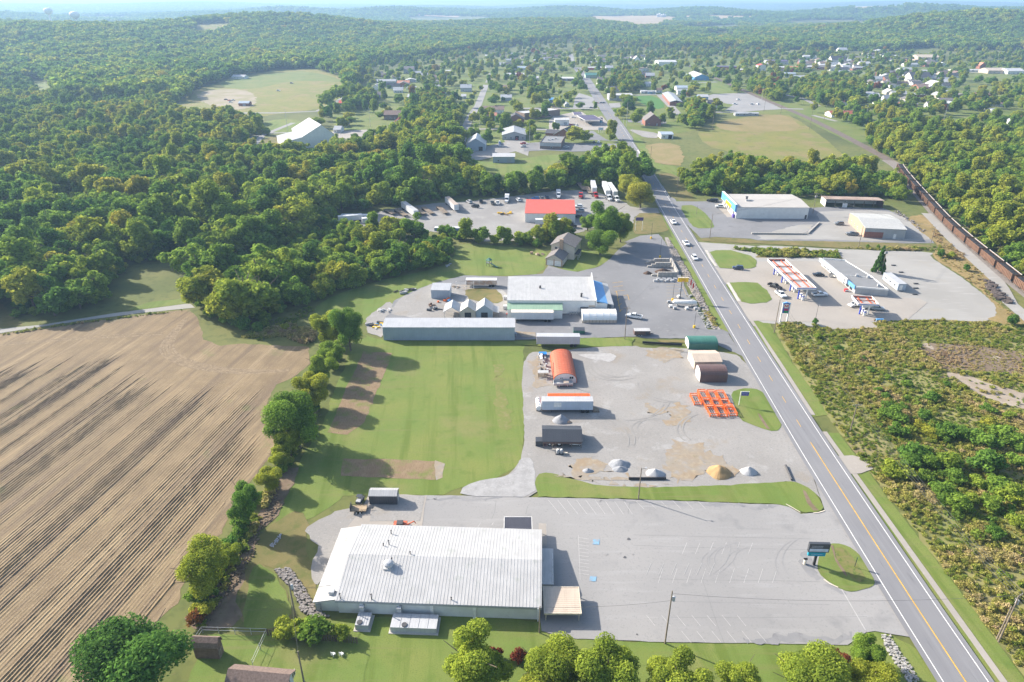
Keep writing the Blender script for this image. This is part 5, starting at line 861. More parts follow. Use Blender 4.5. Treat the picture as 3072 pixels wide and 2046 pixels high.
# ---- trailers and trucks
def trailer(name, label, fl, fr, h, wm, rm, w=2.6, floor=1.15, rear='r', ribs=0, cat='trailer', group=None):
    """box trailer: fl, fr are ground points below the near side's ends"""
    o, L = frame(name, label, cat, fl, fr, group); bx(0, L, 0, w, floor, h).build('body', wm, o); bx(-.03, L + .03, -.03, w + .03, h, h + .06).build('roof', rm, o); s = MB()
    n = int(L / 1.2)
    for i in range(n + 1): s.box(L * i / n - .04, L * i / n + .04, -.03, 0, floor, h - .05)
    q = s.build('side_rib', wm, o); q['kind'] = 'stuff'
    bx(.4, L - .4, .5, w - .5, floor - .25, floor).build('chassis', STEEL, o); sg = L - 1.4 if rear == 'r' else 1.4
    for k in (0, -1.25 if rear == 'r' else 1.25):
        for y in (.02, w - .5): MB().tube((sg + k, y, .5), (sg + k, y + .48, .5), .5, 12).build('wheel', TYRE, o)
    lx = 2.6 if rear == 'r' else L - 2.6
    for y in (.35, w - .5): bx(lx - .08, lx + .08, y, y + .15, 0, floor - .2).build('landing_leg', STEEL, o)
    e = L if rear == 'r' else 0; d = .03 if rear == 'r' else -.03
    for y0, y1 in ((.06, w / 2 - .02), (w / 2 + .02, w - .06)): bx(min(e, e + d), max(e, e + d), y0, y1, floor + .1, h - .1).build('door', WHITEP, o)
    foot(o, L, w); return o
RUSTW = mat('rusty_white', (.50, .45, .40), .8, col2=(.33, .2, .13), scale=.5, layers=(((.25, .13, .08), 1.5, .52, .7, (3, 1, .3)),)); WPANEL = metalmat('trailer_white', (.60, .61, .62), .5); PINKW = metalmat('faded_trailer', (.50, .45, .46), .6); BLUEW = metalmat('pale_blue_trailer', (.46, .52, .60), .5)
def tz(p, v): return hz(p, v)
a, b = Ce(1500, 1418), Ce(1880, 1420); trailer('semi_trailer', 'faded pinkish box trailer parked between the lawn and the orange hut', a, b, tz(a, Ce.v(1325)), PINKW, GALV)
a, b = Ch(365, 757), Ch(806, 757); o = trailer('semi_trailer', 'pale blue stained box trailer with loading ramp in the gravel yard', a, b, tz(a, Ch.v(652)), BLUEW, GALV); L = o.matrix_basis.translation; LL = (b - a).length; MB().exy([(LL + .1, 1.1), (LL + 2.2, .05), (LL + 2.2, 0), (LL + .1, 0)], .3, 2.2).build('ramp', WOOD, o); bx(3.2, 5.2, -.05, -.03, 2.1, 3.5).build('poster', WHITEP, o)
ht_ = tz(a, Ch.v(652)); a, b = a + V((1.7, 2.9, 0)), b + V((-.5, 2.9, 0)); o, L = frame('orange_container', 'orange ribbed container standing right behind the pale blue trailer', 'container', a, b); bx(0, L, 0, 1.5, 0, ht_ - .1).build('body', ORANGE, o); s = MB()
for i in range(int(L / .35)): s.box(i * .35, i * .35 + .15, -.04, 1.54, ht_ - .1, ht_)
q = s.build('roof_rib', ORANGE, o); q['kind'] = 'stuff'
a, b = Ce(1275, 1198), Ce(1648, 1200); trailer('semi_trailer', 'white box trailer parked along the pale green lean-to', a, b, tz(a, Ce.v(1112)), WPANEL, mat('rust_stained_roof', (.55, .50, .43), .7)); a, b = Ce(877, 888), Ce(1148, 890); trailer('semi_trailer', 'rust-streaked old trailer at the back of the store yard', a, b, tz(a, Ce.v(826)), RUSTW, WPANEL)
a, b = Ce(1490, 350), Ce(1715, 352); trailer('semi_trailer', 'white trailer parked in front of the red-roofed garage', a, b, tz(a, Ce.v(292)), WPANEL, WPANEL); a, b = Ce(600, 412), Ce(828, 414); trailer('semi_trailer', 'blue-sided trailer with white roof beside the tree row', a, b, tz(a, Ce.v(365)), metalmat('blue_trailer', (.22, .34, .50), .5), WPANEL); a, b = Ct(275, 345), Ct(695, 350); trailer('semi_trailer', 'light blue trailer half behind trees at the left end of the truck yard', a, b, tz(a, Ct.v(285)), BLUEW, WPANEL)
a, b = Ct(250, 400), Ct(560, 370); trailer('semi_trailer', 'white trailer half hidden in front of the light blue one', a, b, 3.6, WPANEL, WPANEL); a, b = Ct(560, 420), Ct(675, 410); trailer('semi_trailer', 'short white trailer at the left end of the truck yard, nearest the trees', a, b, 3.4, WPANEL, WPANEL)
def slanted(nm, lb, front, back, h, wm, rm, w=2.6, flat=False):
    """trailer seen end-on: front and back are ground points along its near long side"""
    if flat:
        o, L = frame('flatbed_trailer', lb, 'trailer', back, front); bx(0, L, 0, w, 1.05, 1.3).build('deck', rm, o); bx(.3, L - .3, .7, w - .7, .75, 1.05).build('chassis', STEEL, o)
        for k in (1.4, 2.7):
            for y in (.02, w - .5): MB().tube((k, y, .5), (k, y + .48, .5), .5, 12).build('wheel', TYRE, o)
        for y in (.3, w - .45): bx(L - 2.6, L - 2.45, y, y + .15, 0, .8).build('landing_leg', STEEL, o)
        foot(o, L, w); return o
    return trailer(nm, lb, back, front, h, wm, rm, w, rear='l')
slanted('semi_trailer', 'long white box trailer standing at an angle, left of the flatbeds', Ct(1232, 330), Ct(1065, 205), 4.0, WPANEL, GALV); slanted('semi_trailer', 'white box trailer standing at an angle, right of the flatbeds', Ct(1757, 250), Ct(1637, 140), 4.0, WPANEL, mat('brownish_roof', (.38, .32, .27), .8))
for (f, k, lb) in [((940, 298), (830, 240), 'dark-decked flatbed trailer, leftmost of the five'), ((1095, 322), (960, 232), 'wood-decked flatbed trailer left of the long white box trailer'), ((1330, 300), (1215, 215), 'flatbed trailer tucked behind the long white box trailer'), ((1440, 295), (1320, 210), 'wood-decked flatbed trailer in the middle of the truck yard'), ((1620, 290), (1515, 195), 'tan flatbed trailer nearest the right-hand white box trailer')]: slanted('', lb, Ct(*f), Ct(*k), 0, None, WOOD, flat=True)
def semi(name, label, p, hd, m, box=None, cat='truck'):
    o = thing(name, label, cat, (p.x, p.y, .06), hd); MB().exy([(1.0, .6), (3.4, .6), (3.45, 1.5), (2.1, 1.75), (1.0, 1.75)], -.9, .9).build('hood', m, o); cabin(o, -.6, 2.0, -.5, 1.5, 2.3, 2.1, 1.2, 2.9, m); bx(-3.2, 1.0, -.5, .5, .6, .95).build('chassis', STEEL, o)
    wheels(o, (2.4, -1.7, -2.9) if not box else (2.4, -3.2), 2.35, .5, .35); lights(o, 3.45, 1.9, .9)
    for s in (-1, 1): MB().tube((-.75, s * .95, .9), (-.75, s * .95, 3.3), .07, 6).build('exhaust_stack', RIM, o)
    if box: bx(-5.4, -.75, -1.2, 1.2, 1.0, 3.4).build('cargo_box', box, o)
    return o
semi('semi_truck', 'red semi truck cab in front of parked trailers in the truck yard', Ce(1890, 95), R(-95), PAINT['red']); semi('box_truck', 'white box truck facing the camera in the truck yard', Ce(1238, 135), R(-92), PAINT['white'], WPANEL); semi('box_truck', 'dark box truck parked right of the white trailer by the red-roofed garage', Ce(1795, 360), R(-8), PAINT['black'], BLACKM); semi('box_truck', 'white box truck behind the red roof, right of the cars', Ce(1693, 95), R(-92), PAINT['white'], WPANEL)
for (f, k, lb) in [((1990, 70), (1975, 0), 'white trailer right of the red semi truck'), ((2110, 95), (2075, 10), 'white trailer in the truck yard row, between two others'), ((2175, 105), (2120, 20), 'white trailer in the truck yard row, rightmost')]:
    slanted('semi_trailer', lb, Ce(*f), Ce(*k), 4.0, WPANEL, WPANEL); semi('semi_truck', 'semi truck pulling the ' + lb[:60], Ce(f[0] + 25, f[1] + 22), R(-75), PAINT['white'] if f[0] > 2000 else PAINT['red'])
for (f, k, lb) in [((1905, 45), (1850, -20), 'empty flatbed behind the red semi truck'), ((1960, 75), (1920, 15), 'second empty flatbed beside the red semi truck')]: slanted('', lb, Ce(*f), Ce(*k), 0, None, WOOD, flat=True)
# office trailer, cargo trailer, utility trailer, dumpster, small things
a, b = Cg(1215, 1030), Cg(1085, 930); o, L = frame('office_trailer', 'long pale grey office trailer behind the filling station shop', 'trailer', b, a); hh = hz(Cg(1235, 1030), Cg.v(965)); bx(0, L, 0, 3.0, .5, hh).build('body', BLUEGREY, o); bx(-.1, L + .1, -.1, 3.1, hh, hh + .12).build('roof', GALV, o); bx(L, L + .05, .6, 1.7, .6, 2.6).build('door', WHITEP, o); bx(.5, L - .5, .4, 2.6, 0, .5).build('skirt', GREYM, o)
for i in range(3): opening(o, 'window', 'f', 2.5 + 3.5 * i, 1.4, 1.2, .9, L, 3)
foot(o, L, 3)
a, b = Cf(588, 1420), Cf(726, 1420); o, L = frame('cargo_trailer', 'dark brown enclosed cargo trailer with white roof on the store drive', 'trailer', a, b); h = hz(a, Cf.v(1375)); bx(0, L, 0, 2.3, .5, h).build('body', BROWNM, o); bx(-.04, L + .04, -.04, 2.34, h, h + .06).build('roof', WHITEM, o); bx(L * .7, L * .9, -.04, 0, .6, h - .2).build('door', STEEL, o); MB().exy([(L, .45), (L + 1.3, .5), (L + 1.3, .6), (L, .6)], 1.0, 1.3).build('tow_bar', STEEL, o)
for k in (-.45, .45):
    for y in (-.12, 2.15): t = MB().tube((L * .38 + k, y, .36), (L * .38 + k, y + .25, .36), .36, 10).build('wheel', TYRE, o); MB().tube((L * .38 + k, y - .01, .36), (L * .38 + k, y + .02, .36), .2, 8).build('rim', RIM, t)
a, b = Ce(1825, 1300), Ce(1925, 1302); o, L = frame('dumpster', 'dark green rubbish container with black lids on the store drive', 'dumpster', a, b); MB().exx([(0, .15), (1.7, .15), (1.9, 1.6), (-.15, 1.25)], 0, L).build('body', GREENM, o)
for i in range(3): MB().exx([(-.17, 1.27), (1.9, 1.62), (1.9, 1.66), (-.17, 1.31)], L * i / 3 + .03, L * (i + 1) / 3 - .03).build('lid', BLACKM, o)
a, b = Ci(1340, 345), Ci(1455, 340); o, L = frame('utility_trailer', 'wood-decked utility trailer with ramp gate beside the charcoal shed', 'trailer', a, b); bx(0, L, 0, 2.0, .6, .72).build('deck', mat('tan_planks', (.38, .29, .19), .9), o); MB().box(0, L, -.03, .03, .95, 1.02).box(0, L, 1.97, 2.03, .95, 1.02).build('side_rail', STEEL, o); bx(-.08, 0, 0, 2.0, .6, 1.9).build('ramp_gate', STEEL, o); MB().tube((L, 1, .65), (L + 1.4, 1, .6), .07, 6).build('tow_bar', STEEL, o)
for i in range(5):
    for y in (0, 2.0): bx(L * i / 4 - .03, L * i / 4 + .03, y - .03, y + .03, .7, .98).build('stake', STEEL, o)
for k in (-.4, .4):
    for y in (-.25, 2.02): t = MB().tube((L * .5 + k, y, .36), (L * .5 + k, y + .23, .36), .36, 10).build('wheel', TYRE, o); MB().tube((L * .5 + k, y - .01, .36), (L * .5 + k, y + .02, .36), .2, 8).build('rim', WHITEP, t)
p = Ci(1410, 260); o = thing('golf_cart', 'small dark utility cart beside the charcoal shed', 'cart', (p.x, p.y, .2), R(80)); bx(-1.2, 1.2, -.6, .6, .3, .75).build('body', BLACKM, o); bx(-.6, .4, -.6, .6, 1.7, 1.78).build('roof', BLACKM, o); bx(-1.2, -.3, -.5, .5, .75, 1.0).build('cargo_bed', GALV, o); wheels(o, (-.8, .8), 1.3, .3, .2); MB().tube((-.55, .5, .75), (-.55, .5, 1.7), .03, 5).tube((.35, .5, .75), (.35, .5, 1.7), .03, 5).tube((-.55, -.5, .75), (-.55, -.5, 1.7), .03, 5).tube((.35, -.5, .75), (.35, -.5, 1.7), .03, 5).build('frame', STEEL, o)
p = Ci(1730, 440); o = thing('brush_mower', 'rusty orange mowing implement behind the white hall', 'implement', (p.x, p.y, .2), 0); bx(-2.2, .6, -1, 1, .2, .7).build('deck', ORANGEM, o); MB().tube((.6, 0, .5), (2.2, 0, 1.4), .15, 6).tube((2.2, 0, 1.4), (2.4, .6, .3), .1, 6).build('hitch', ORANGEM, o); bx(-1.5, -.2, -.6, .6, .7, 1.2).build('gearbox', STEEL, o); wheels(o, (-2.0,), 2.0, .35)
# machine shed contents
M_, Ls, Ds = MSHED; w_ = lambda x, y: M_.matrix_basis @ V((x, y, 0)); p = w_(Ls * .33, 1.6); o = thing('tractor', 'red farm tractor parked under the black ribbed roof', 'tractor', (p.x, p.y, .15), M_.rotation_euler.z + math.pi)
bx(-.3, 1.9, -.4, .4, .8, 1.45).build('hood', REDP, o); bx(-1.2, -.3, -.5, .5, .7, 1.1).build('body', REDP, o); bx(-1.1, -.6, -.3, .3, 1.1, 1.6).build('seat', BLACK, o); MB().tube((1.2, 0, 1.45), (1.2, 0, 2.1), .06, 6).build('exhaust_stack', STEEL, o)
for x_, r_w, wd in ((-.9, .8, .4), (1.5, .5, .28)):
    for s in (-1, 1): t = MB().tube((x_, s * .55, r_w), (x_, s * (.55 + wd), r_w), r_w, 14).build('wheel', TYRE, o); MB().tube((x_, s * (.55 + wd), r_w), (x_, s * (.57 + wd), r_w), r_w * .5, 10).build('rim', WHITEP, t)
p = w_(Ls * .86, 1.5); o = thing('utility_cart', 'white open utility cart under the right end of the black roof', 'cart', (p.x, p.y, .15), M_.rotation_euler.z); bx(-1.5, 1.5, -.65, .65, .4, .85).build('body', WHITEP, o); MB().box(-1.5, -1.35, -.6, .6, .85, 1.5).box(1.35, 1.5, -.6, .6, .85, 1.5).build('end_rack', WHITEP, o); wheels(o, (-1, 1), 1.3, .32, .2); bx(-.4, .3, -.5, .5, .85, 1.1).build('seat', BLACK, o)
p = w_(Ls * .42, -2.4); o = thing('welding_cart', 'grey two-barrel sprayer left in front of the black-roofed shed', 'implement', (p.x, p.y, .15), 0)
for s in (-.45, .45): MB().lathe([(.36, .2), (.4, .3), (.4, 1.1), (.3, 1.2)], 12, (s, 0)).build('barrel', GREYM, o); MB().lathe([(.25, 1.2), (.25, 1.35)], 10, (s, 0)).build('lid', WHITEP, o)
bx(-1, 1, -.5, .5, .08, .2).build('base', STEEL, o); bx(1.0, 2.0, -.25, .2, .1, .35).build('board', CREAM, o)
p = Ch(335, 710); o = thing('storage_tank', 'white upright tank left of the pale blue trailer', 'tank', (p.x, p.y, .15), R(90)); hh = 2.6; MB().tube((-2.4, 0, 1.3), (2.4, 0, 1.3), .72, 18).build('vessel', WHITEP, o)
for s in (-1.6, 1.6): bx(s - .15, s + .15, -.6, .6, 0, .7).build('saddle', STEEL, o)
for s in (-1.4, 0, 1.4): MB().lathe([(.2, 2.0), (.2, 2.2), (.1, 2.25)], 8, (s, 0)).build('hatch', GREYM, o)
p = Ch(548, 515); o = thing('flat_wagon', 'silver flat-decked wagon with low sides in front of the orange hut', 'trailer', (p.x, p.y, .15), R(2)); Lw = 5.6; bx(-Lw / 2, Lw / 2, -1.1, 1.1, .6, .75).build('deck', GALV, o); MB().box(-Lw / 2, Lw / 2, -1.15, -1.05, .75, 1.3).box(-Lw / 2, Lw / 2, 1.05, 1.15, .75, 1.3).box(-Lw / 2, -Lw / 2 + .1, -1.05, 1.05, .75, 1.3).build('side_panel', WHITEM, o); bx(.2, 1.6, -.9, .7, .76, 1.35).build('crate', TANM, o); wheels(o, (-1.2, 1.2), 2.1, .38, .25)
p = Ch(385, 330); o = thing('junk_row', 'row of scrap, pallets and a blue tarpaulin along the hut wall', 'scrap pile', (p.x, p.y, .15), R(92)); rr = random.Random(4)
bx(5.0, 6.6, -1.2, 1.2, .6, .9).build('tarpaulin', mat('blue_tarp', (.02, .2, .6), .5), o)
for i in range(16): xx = rr.uniform(-7, 4.6); yy = rr.uniform(-1.2, 1.2); s_ = rr.uniform(.3, .8); bx(xx, xx + s_ * 1.6, yy, yy + s_, 0, rr.uniform(.4, 1.3)).build('scrap_piece', rr.choice([GALV, WOOD, STEEL, TANM, BLUEW, GREYM]), o)
MB().box(1.5, 5.0, .4, 1.2, 1.0, 1.1).build('white_sheet', WHITEP, o)
p = Ch(375, 440); o = thing('lean_rack', 'small open lumber rack with white roof at the end of the scrap row', 'rack', (p.x, p.y, .15), 0); bx(-1.6, 1.6, -.8, .8, 1.7, 1.8).build('roof', WHITEM, o)
for sx in (-1.4, 1.4):
    for sy in (-.6, .6): bx(sx - .06, sx + .06, sy - .06, sy + .06, 0, 1.7).build('post', WOOD, o)
for i in range(3): bx(-1.3, 1.2, -.5 + .35 * i, -.25 + .35 * i, .3 + .2 * i, .45 + .2 * i).build('board', WOOD, o)
# piles
def pile(name, label, p, rx_, ry_, h, m, seed, cat='pile', z=.16, flat=0.0):
    vs, fs = [], []; n, k = 28, 10; rx_, ry_, h = rx_ * .58, ry_ * .6, h * .72
    for j in range(k + 1):
        t = j / k
        for i in range(n):
            a = 2 * math.pi * i / n; w = 1 + .16 * noise.noise((math.cos(a) * 1.5, math.sin(a) * 1.5, seed)) * (1 - t * .3); r = 1 - t
            z_ = h * min(1, (t ** .88) * (1 + flat)) * (1 + .13 * noise.noise((math.cos(a) * r * 2.5, math.sin(a) * r * 2.5, seed + 3)))
            vs.append((rx_ * r * w * math.cos(a), ry_ * r * w * math.sin(a), z_ if j else -.05))
    fs = [(j * n + i, j * n + (i + 1) % n, (j + 1) * n + (i + 1) % n, (j + 1) * n + i) for j in range(k) for i in range(n)]
    q = MB().add(vs, fs).build(name, m, smooth=False); q.location = (p.x, p.y, z); return tag(q, label, cat)
GP = mat('gravel_pile', (.30, .31, .33), .95, col2=(.24, .25, .265), scale=1.5, bump=1, bscale=8); WP = mat('white_stone', (.42, .42, .42), .95, col2=(.36, .36, .37), scale=1.5, bump=1, bscale=8); SP_ = mat('brown_sand', (.37, .245, .12), .95, col2=(.32, .21, .10), scale=.8, bump=.6, bscale=6); MU = mat('dark_mulch', (.05, .038, .03), .95, var=.3, scale=3, bump=1); MR = mat('red_mulch', (.14, .075, .055), .95, var=.3, scale=3, bump=1)
pile('gravel_pile', 'grey gravel heap between the pale blue trailer and the black shed', Ch(530, 822), 3.9, 3.4, 2.6, GP, 1); pile('rock_pile', 'small heap of pale rocks beside the black shed', Ch(600, 838), 1.4, 1.0, .8, TANBRICK, 9)
pile('gravel_pile', 'biggest grey gravel heap in the open yard', Ch(1040, 1205), 4.6, 3.4, 1.9, GP, 2); pile('gravel_pile', 'lower grey gravel heap in front of the biggest one', Ch(1045, 1248), 3.4, 1.9, 1.3, GP, 3); pile('gravel_pile', 'small grey stone heap on tan dirt, leftmost', Ch(765, 1262), 2.4, 1.6, 1.1, GP, 4); pile('stone_pile', 'whitish stone heap with sharp crest beside the utility pole', Ch(1350, 1285), 4.2, 2.8, 2.0, WP, 5); pile('sand_pile', 'brown sand heap, largest of the yard', Ch(1910, 1275), 5.2, 4.6, 2.5, SP_, 6, flat=.15); pile('stone_pile', 'white stone heap right of the brown sand', Ch(2165, 1270), 3.5, 2.8, 2.2, WP, 7)
def culvert(label, a, b, r, m=None): q = MB().tube((a.x, a.y, r + .15), (b.x, b.y, r + .15), r, 12).build('drain_pipe', m or BLACK); return tag(q, label, 'pipe')
culvert('long black drain pipe lying beside the green arched shelter', Ch(1240, 148), Ch(1585, 168), .38); culvert('black drain pipe lying beside the utility pole', Ch(1120, 1335), Ch(1445, 1335), .3); culvert('dark drain pipe lying at the road side of the yard', Ck(1107, 0), Ck(1152, 105), .26, STEEL)
# orange livestock gates: racks in rows
gx0 = [((440, 440), 0, 'back row, left'), ((715, 450), 0, 'back row, middle'), ((985, 460), 0, 'back row, right'), ((560, 690), 1, 'middle row, left'), ((835, 705), 1, 'middle row, centre'), ((1110, 720), 1, 'middle row, right'), ((680, 905), 2, 'front row, left'), ((960, 915), 2, 'front row, middle'), ((1250, 890), 2, 'front row, right'), ((215, 560), 0, 'standing apart on the left')]
def make_rack():
    o = thing('feed_rack', 'rack', 'rack', (0, 0, 0)); L, w, h = 4.6, 2.1, 1.15
    for s in (0, w):
        m = MB()
        for z in (.18, .55, .92): m.box(0 + s, .09 + s, 0, L, z, z + .13)
        m.build('side_rail', ORANGE, o)
    for y in (0, L):
        m = MB()
        for z in (.18, .92): m.box(.09, w, y, y + .12, z, z + .2)
        m.build('end_rail', ORANGE, o)
    for x_ in (0, w - .02):
        for y in (0, L / 2, L): bx(x_ - .03, x_ + .14, y - .07, y + .1, 0, h).build('post', ORANGE, o)
    bx(.09, w, L - .5, L - .1, .9, .98).build('top_panel', mat('pale_orange', (.75, .33, .2), .5), o)
    for k in (.6, 1.2, 1.7): bx(k, k + .06, .1, L - .5, .3, .36).build('floor_bar', GALV, o)
    return o
RK = make_rack()
for i, (q, k, l) in enumerate(gx0):
    p = Cn(*q); lb = 'orange steel rack with open top, ' + l
    if i == 0: RK.location = (p.x, p.y, .16); RK.rotation_euler.z = R(2); RK['label'] = lb; RK['group'] = 'orange racks beside the road'
    else: copy_thing(RK, (p.x, p.y, .16), R(2), lb, 'orange racks beside the road')
# ------------------------------------------------------------------ poles, wires, lamps
POLEM = mat('pole_wood', (.20, .165, .13), .9, var=.2, scale=1); POLETOPS = {}
def pole(key, vw, base, top, label, arm=0, xf=0, lamp=0, m=None, r=.15, name='utility_pole', turn=0.0, foot_m=None):
    p = vw(*base); h = hz(p, vw.v(top)); o = thing(name, label, 'pole', (p.x, p.y, 0), turn); MB().tube((0, 0, 0), (0, 0, h), r, 9, r * .7).build('pole', m or POLEM, o); POLETOPS[key] = V((p.x, p.y, h))
    for i in range(arm):
        z = h - .4 - 1.1 * i; bx(-1.2, 1.2, -.06, .06, z, z + .12).build('crossarm', POLEM, o)
        for s in (-1.05, -.4, .4, 1.05): MB().lathe([(.05, z + .12), (.06, z + .2), (.03, z + .3)], 6, (s, 0)).build('insulator', GREYM, o)
    for i in range(xf): MB().lathe([(.12, h - 2.3), (.26, h - 2.2), (.26, h - 1.35), (.1, h - 1.25)], 10, (.4 * (1 if i == 0 else -1), -.12 * i)).build('transformer', GALV, o)
    if lamp: MB().tube((0, 0, h - .3), (lamp, 0, h + .1), .04, 6).build('lamp_arm', STEEL, o); bx(min(lamp, lamp * .6), max(lamp, lamp * .6), -.14, .14, h + .05, h + .2).build('lamp_head', GALV, o)
    if foot_m: MB().lathe([(.42, 0), (.42, .95), (.38, 1.0)], 12).build('base', foot_m, o)
    return o
pole('lot', Ck, (230, 1288), 905, 'wooden power pole with transformer at the lower edge of the parking lot', xf=1, lamp=.0); pole('hall', Cj, (1015, 1210), 1015, 'brown pole standing at the front corner of the white hall', r=.12); pole('yard', Ch, (1205, 1503), 1232, 'wooden pole on the grass strip between gravel yard and parking lot', lamp=1.2)
pole('ditch', Ci, (940, 1100), 820, 'wooden pole beside the rubble bank left of the hall', xf=1); pole('fence', Ci, (1000, 1568), 1345, 'pole with grey boxes at the bottom left near the fence'); pole('hut', Ch, (460, 492), 312, 'dark pole in front of the orange hut', r=.12, m=STEEL); pole('store', Cf, (505, 1447), 1165, 'wooden pole with crossarm beside the white pickup', arm=1, xf=1)
pole('scrub', Cl, (680, 725), 520, 'leaning power pole in the brown scrub', arm=1); pole('right', Cx, (1422, 1222), 820, 'tall power pole with crossarm at the lower right edge', arm=1, xf=1, turn=R(30)); pole('right2', Cx, (1408, 1200), 920, 'shorter pole beside the tall one at the lower right edge'); pole('pylon', Cf, (1805, 1392), 1100, 'wooden power pole beside the fuel price sign', arm=0)
pole('isl', Cf, (1245, 570), 355, 'pole on the verge below the blue-fronted shop', lamp=0); pole('shopgrass', Cf, (1130, 358), 285, 'short pole on the grass island', r=.1); pole('shop', Cg, (483, 350), 172, 'pole with transformers between the white shop and open shed', arm=1, xf=2); pole('bw', Cg, (880, 645), 460, 'pole on the verge in front of the brick workshop', arm=0); pole('rail', Cg, (1505, 628), 465, 'leaning pole beside the railway service track'); pole('spruce', Cg, (1075, 880), 655, 'pole with transformers behind the spruce', arm=1, xf=2); pole('lampst', Cg, (508, 1265), 1150, 'slim lamp post in the filling station forecourt', r=.07, m=STEEL, name='lamp_post', lamp=.5)
pole('road1', Cf, (957, 190), -20, 'pole on the verge near the bridge'); pole('sl', Cf, (735, 570), 430, 'lamp pole with yellow base at the upper end of the store lot', r=.08, m=STEEL, name='lamp_post', foot_m=YELLOW); pole('sl2', Cf, (812, 735), 570, 'lamp pole with yellow base behind the mulch bins', r=.08, m=STEEL, name='lamp_post', foot_m=YELLOW); pole('sl3', Cf, (895, 900), 770, 'lamp pole with yellow base in front of the mulch bins', r=.08, m=STEEL, name='lamp_post', foot_m=YELLOW); pole('sl4', Cf, (922, 1110), 965, 'lamp pole with yellow base beside the white gas tank', r=.08, m=STEEL, name='lamp_post', foot_m=YELLOW); pole('sl5', Cf, (1110, 1348), 1215, 'lamp pole with yellow base nearest the store entrance', r=.08, m=STEEL, name='lamp_post', foot_m=YELLOW)
for k, vw, b_, t_, l in [('t1', Cr, (1385, 770), 320, 'tall pale pole by the brick church'), ('t2', Cr, (1335, 770), 615, 'dark pole beside the tall pale pole'), ('t3', Cr, (1485, 945), 780, 'dark pole by the white gable garage lane'), ('t4', Cr, (1805, 1370), 1090, 'pole at the edge of the hay field'), ('t5', Cr, (1215, 600), 440, 'pole by the road opposite the purple fuel canopy'), ('t6', Cd, (940, 855), 690, 'dark pole beside the railway crossing'), ('t7', Cd, (1035, 800), 700, 'dark pole right of the railway'), ('t8', Cd, (625, 670), 570, 'pale pole beside the railway lot'), ('t9', Cd, (640, 735), 620, 'dark pole beside the railway lot'), ('t10', Cd, (300, 850), 710, 'pole at the top of the golden meadow'), ('t11', Cd, (750, 755), 690, 'dark pole left of the railway crossing'), ('t12', Cd, (1300, 835), 715, 'pale pole behind the railway thicket'), ('t13', Cd, (1815, 835), 705, 'pale leaning pole among the right-hand houses'), ('t14', Cb, (1020, 1110), 930, 'white pole beside the parked camper'), ('t15', Cb, (300, 1140), 950, 'dark pole in front of the white barn lane'), ('t16', Cq, (465, 310), 0, 'pale pole on the lawn in front of the green house'), ('t17', Cq, (1330, 590), 230, 'pale pole beside the long grey car lot'), ('t18', Ca, (1630, 830), 740, 'pale power-line pole at the foot of the hill'), ('t19', Ca, (1670, 760), 640, 'second power-line pole at the foot of the hill'), ('t20', Ca, (1580, 960), 840, 'power-line pole beside the far street')]:
    pole(k, vw, b_, t_, l, arm=1 if k in ('t6', 't9', 't18', 't19', 't20') else 0, r=.14, m=GALV if 'pale' in l or 'white' in l else POLEM)
WIRE = mat('wire', (.10, .10, .10), .6)
def wire(label, a, b, sag=1.0, offs=(0,), r=.022):
    m = MB(); d = (b - a).normalized(); n = V((-d.y, d.x, 0)).normalized()
    for o_ in offs:
        pr = None
        for i in range(13):
            t = i / 12; q = a.lerp(b, t) + n * o_ + V((0, 0, -sag * 4 * t * (1 - t)))
            if pr is not None: m.tube(pr, q, r, 4, cap=False)
            pr = q
    return tag(m.build('power_line', WIRE), label, 'cable')
T_ = POLETOPS; dn = lambda k, z: T_[k] - V((0, 0, z))
wire('power line spans over the brown scrub along the road', T_['right'], T_['scrub'], 1.2, (-1, -.35, .35, 1)); wire('power line from the scrub pole to the fuel price sign pole', T_['scrub'], T_['pylon'], 1.2, (-.5, .5)); wire('cables from the right-hand pole running out of the picture', T_['right'], T_['right'] + V((9, -45, 1)), 1.0, (-1, -.35, .35, 1)); wire('cables from parking lot pole to the corner pole of the hall', dn('lot', 2.2), dn('hall', .2), .6, (0,)); wire('upper cable from the parking lot pole toward the right', dn('lot', .6), T_['right'], 1.5, (0,)); wire('cable pair from the rubble bank pole to the hall roof', dn('ditch', 1.5), hall.matrix_basis @ V((-1.4, 1.7, 5.0)), .6, (-.12, .12)); wire('cable from the fence pole to the rubble bank pole', T_['fence'], T_['ditch'], .5); wire('cables along the railway from the leaning pole', T_['shop'], T_['rail'], 1.5, (-.8, 0, .8)); wire('cables from the shop pole to the verge pole', T_['shop'], T_['isl'], 1, (-.4, .4)); wire('cable from the verge pole across the road', T_['isl'], T_['store'], 1.5); wire('cables from the spruce pole to the leaning pole', T_['spruce'], T_['rail'], 1, (-.4, .4))
# ------------------------------------------------------------------ signs
p = Ck(1313, 718); h = hz(p, Ck.v(560)); o = thing('marquee_sign', 'dark roadside message sign with teal board on the grass island', 'sign', (p.x, p.y, .15), R(-2)); w = 5.0 * .72; bx(-.2, .2, -.2, .2, 0, h * .55).build('post', BLACK, o); bx(-w / 2 - .1, w / 2 + .3, -.3, .3, h * .62, h).build('cabinet', BLACKM, o); bx(-w / 2 + .1, w / 2 + .1, -.34, -.3, h * .66, h * .78).build('message_board', mat('pale_letter_board', (.50, .55, .62), .5), o); bx(-w / 2 + .1, w / 2 - .2, -.25, .25, h * .44, h * .615).build('lower_panel', mat('teal_panel', (.01, .24, .42), .5, col2=(.01, .28, .30), scale=.6), o)
for z, x0, x1 in ((.9, -.35, .2), (.84, -.3, .28)):
    for i in range(14): t = -w / 2 * .8 + w * .62 * i / 14; bx(t, t + w * .03, -.335, -.3, h * z - .09, h * z + .05).build('letter', GREYM, o)
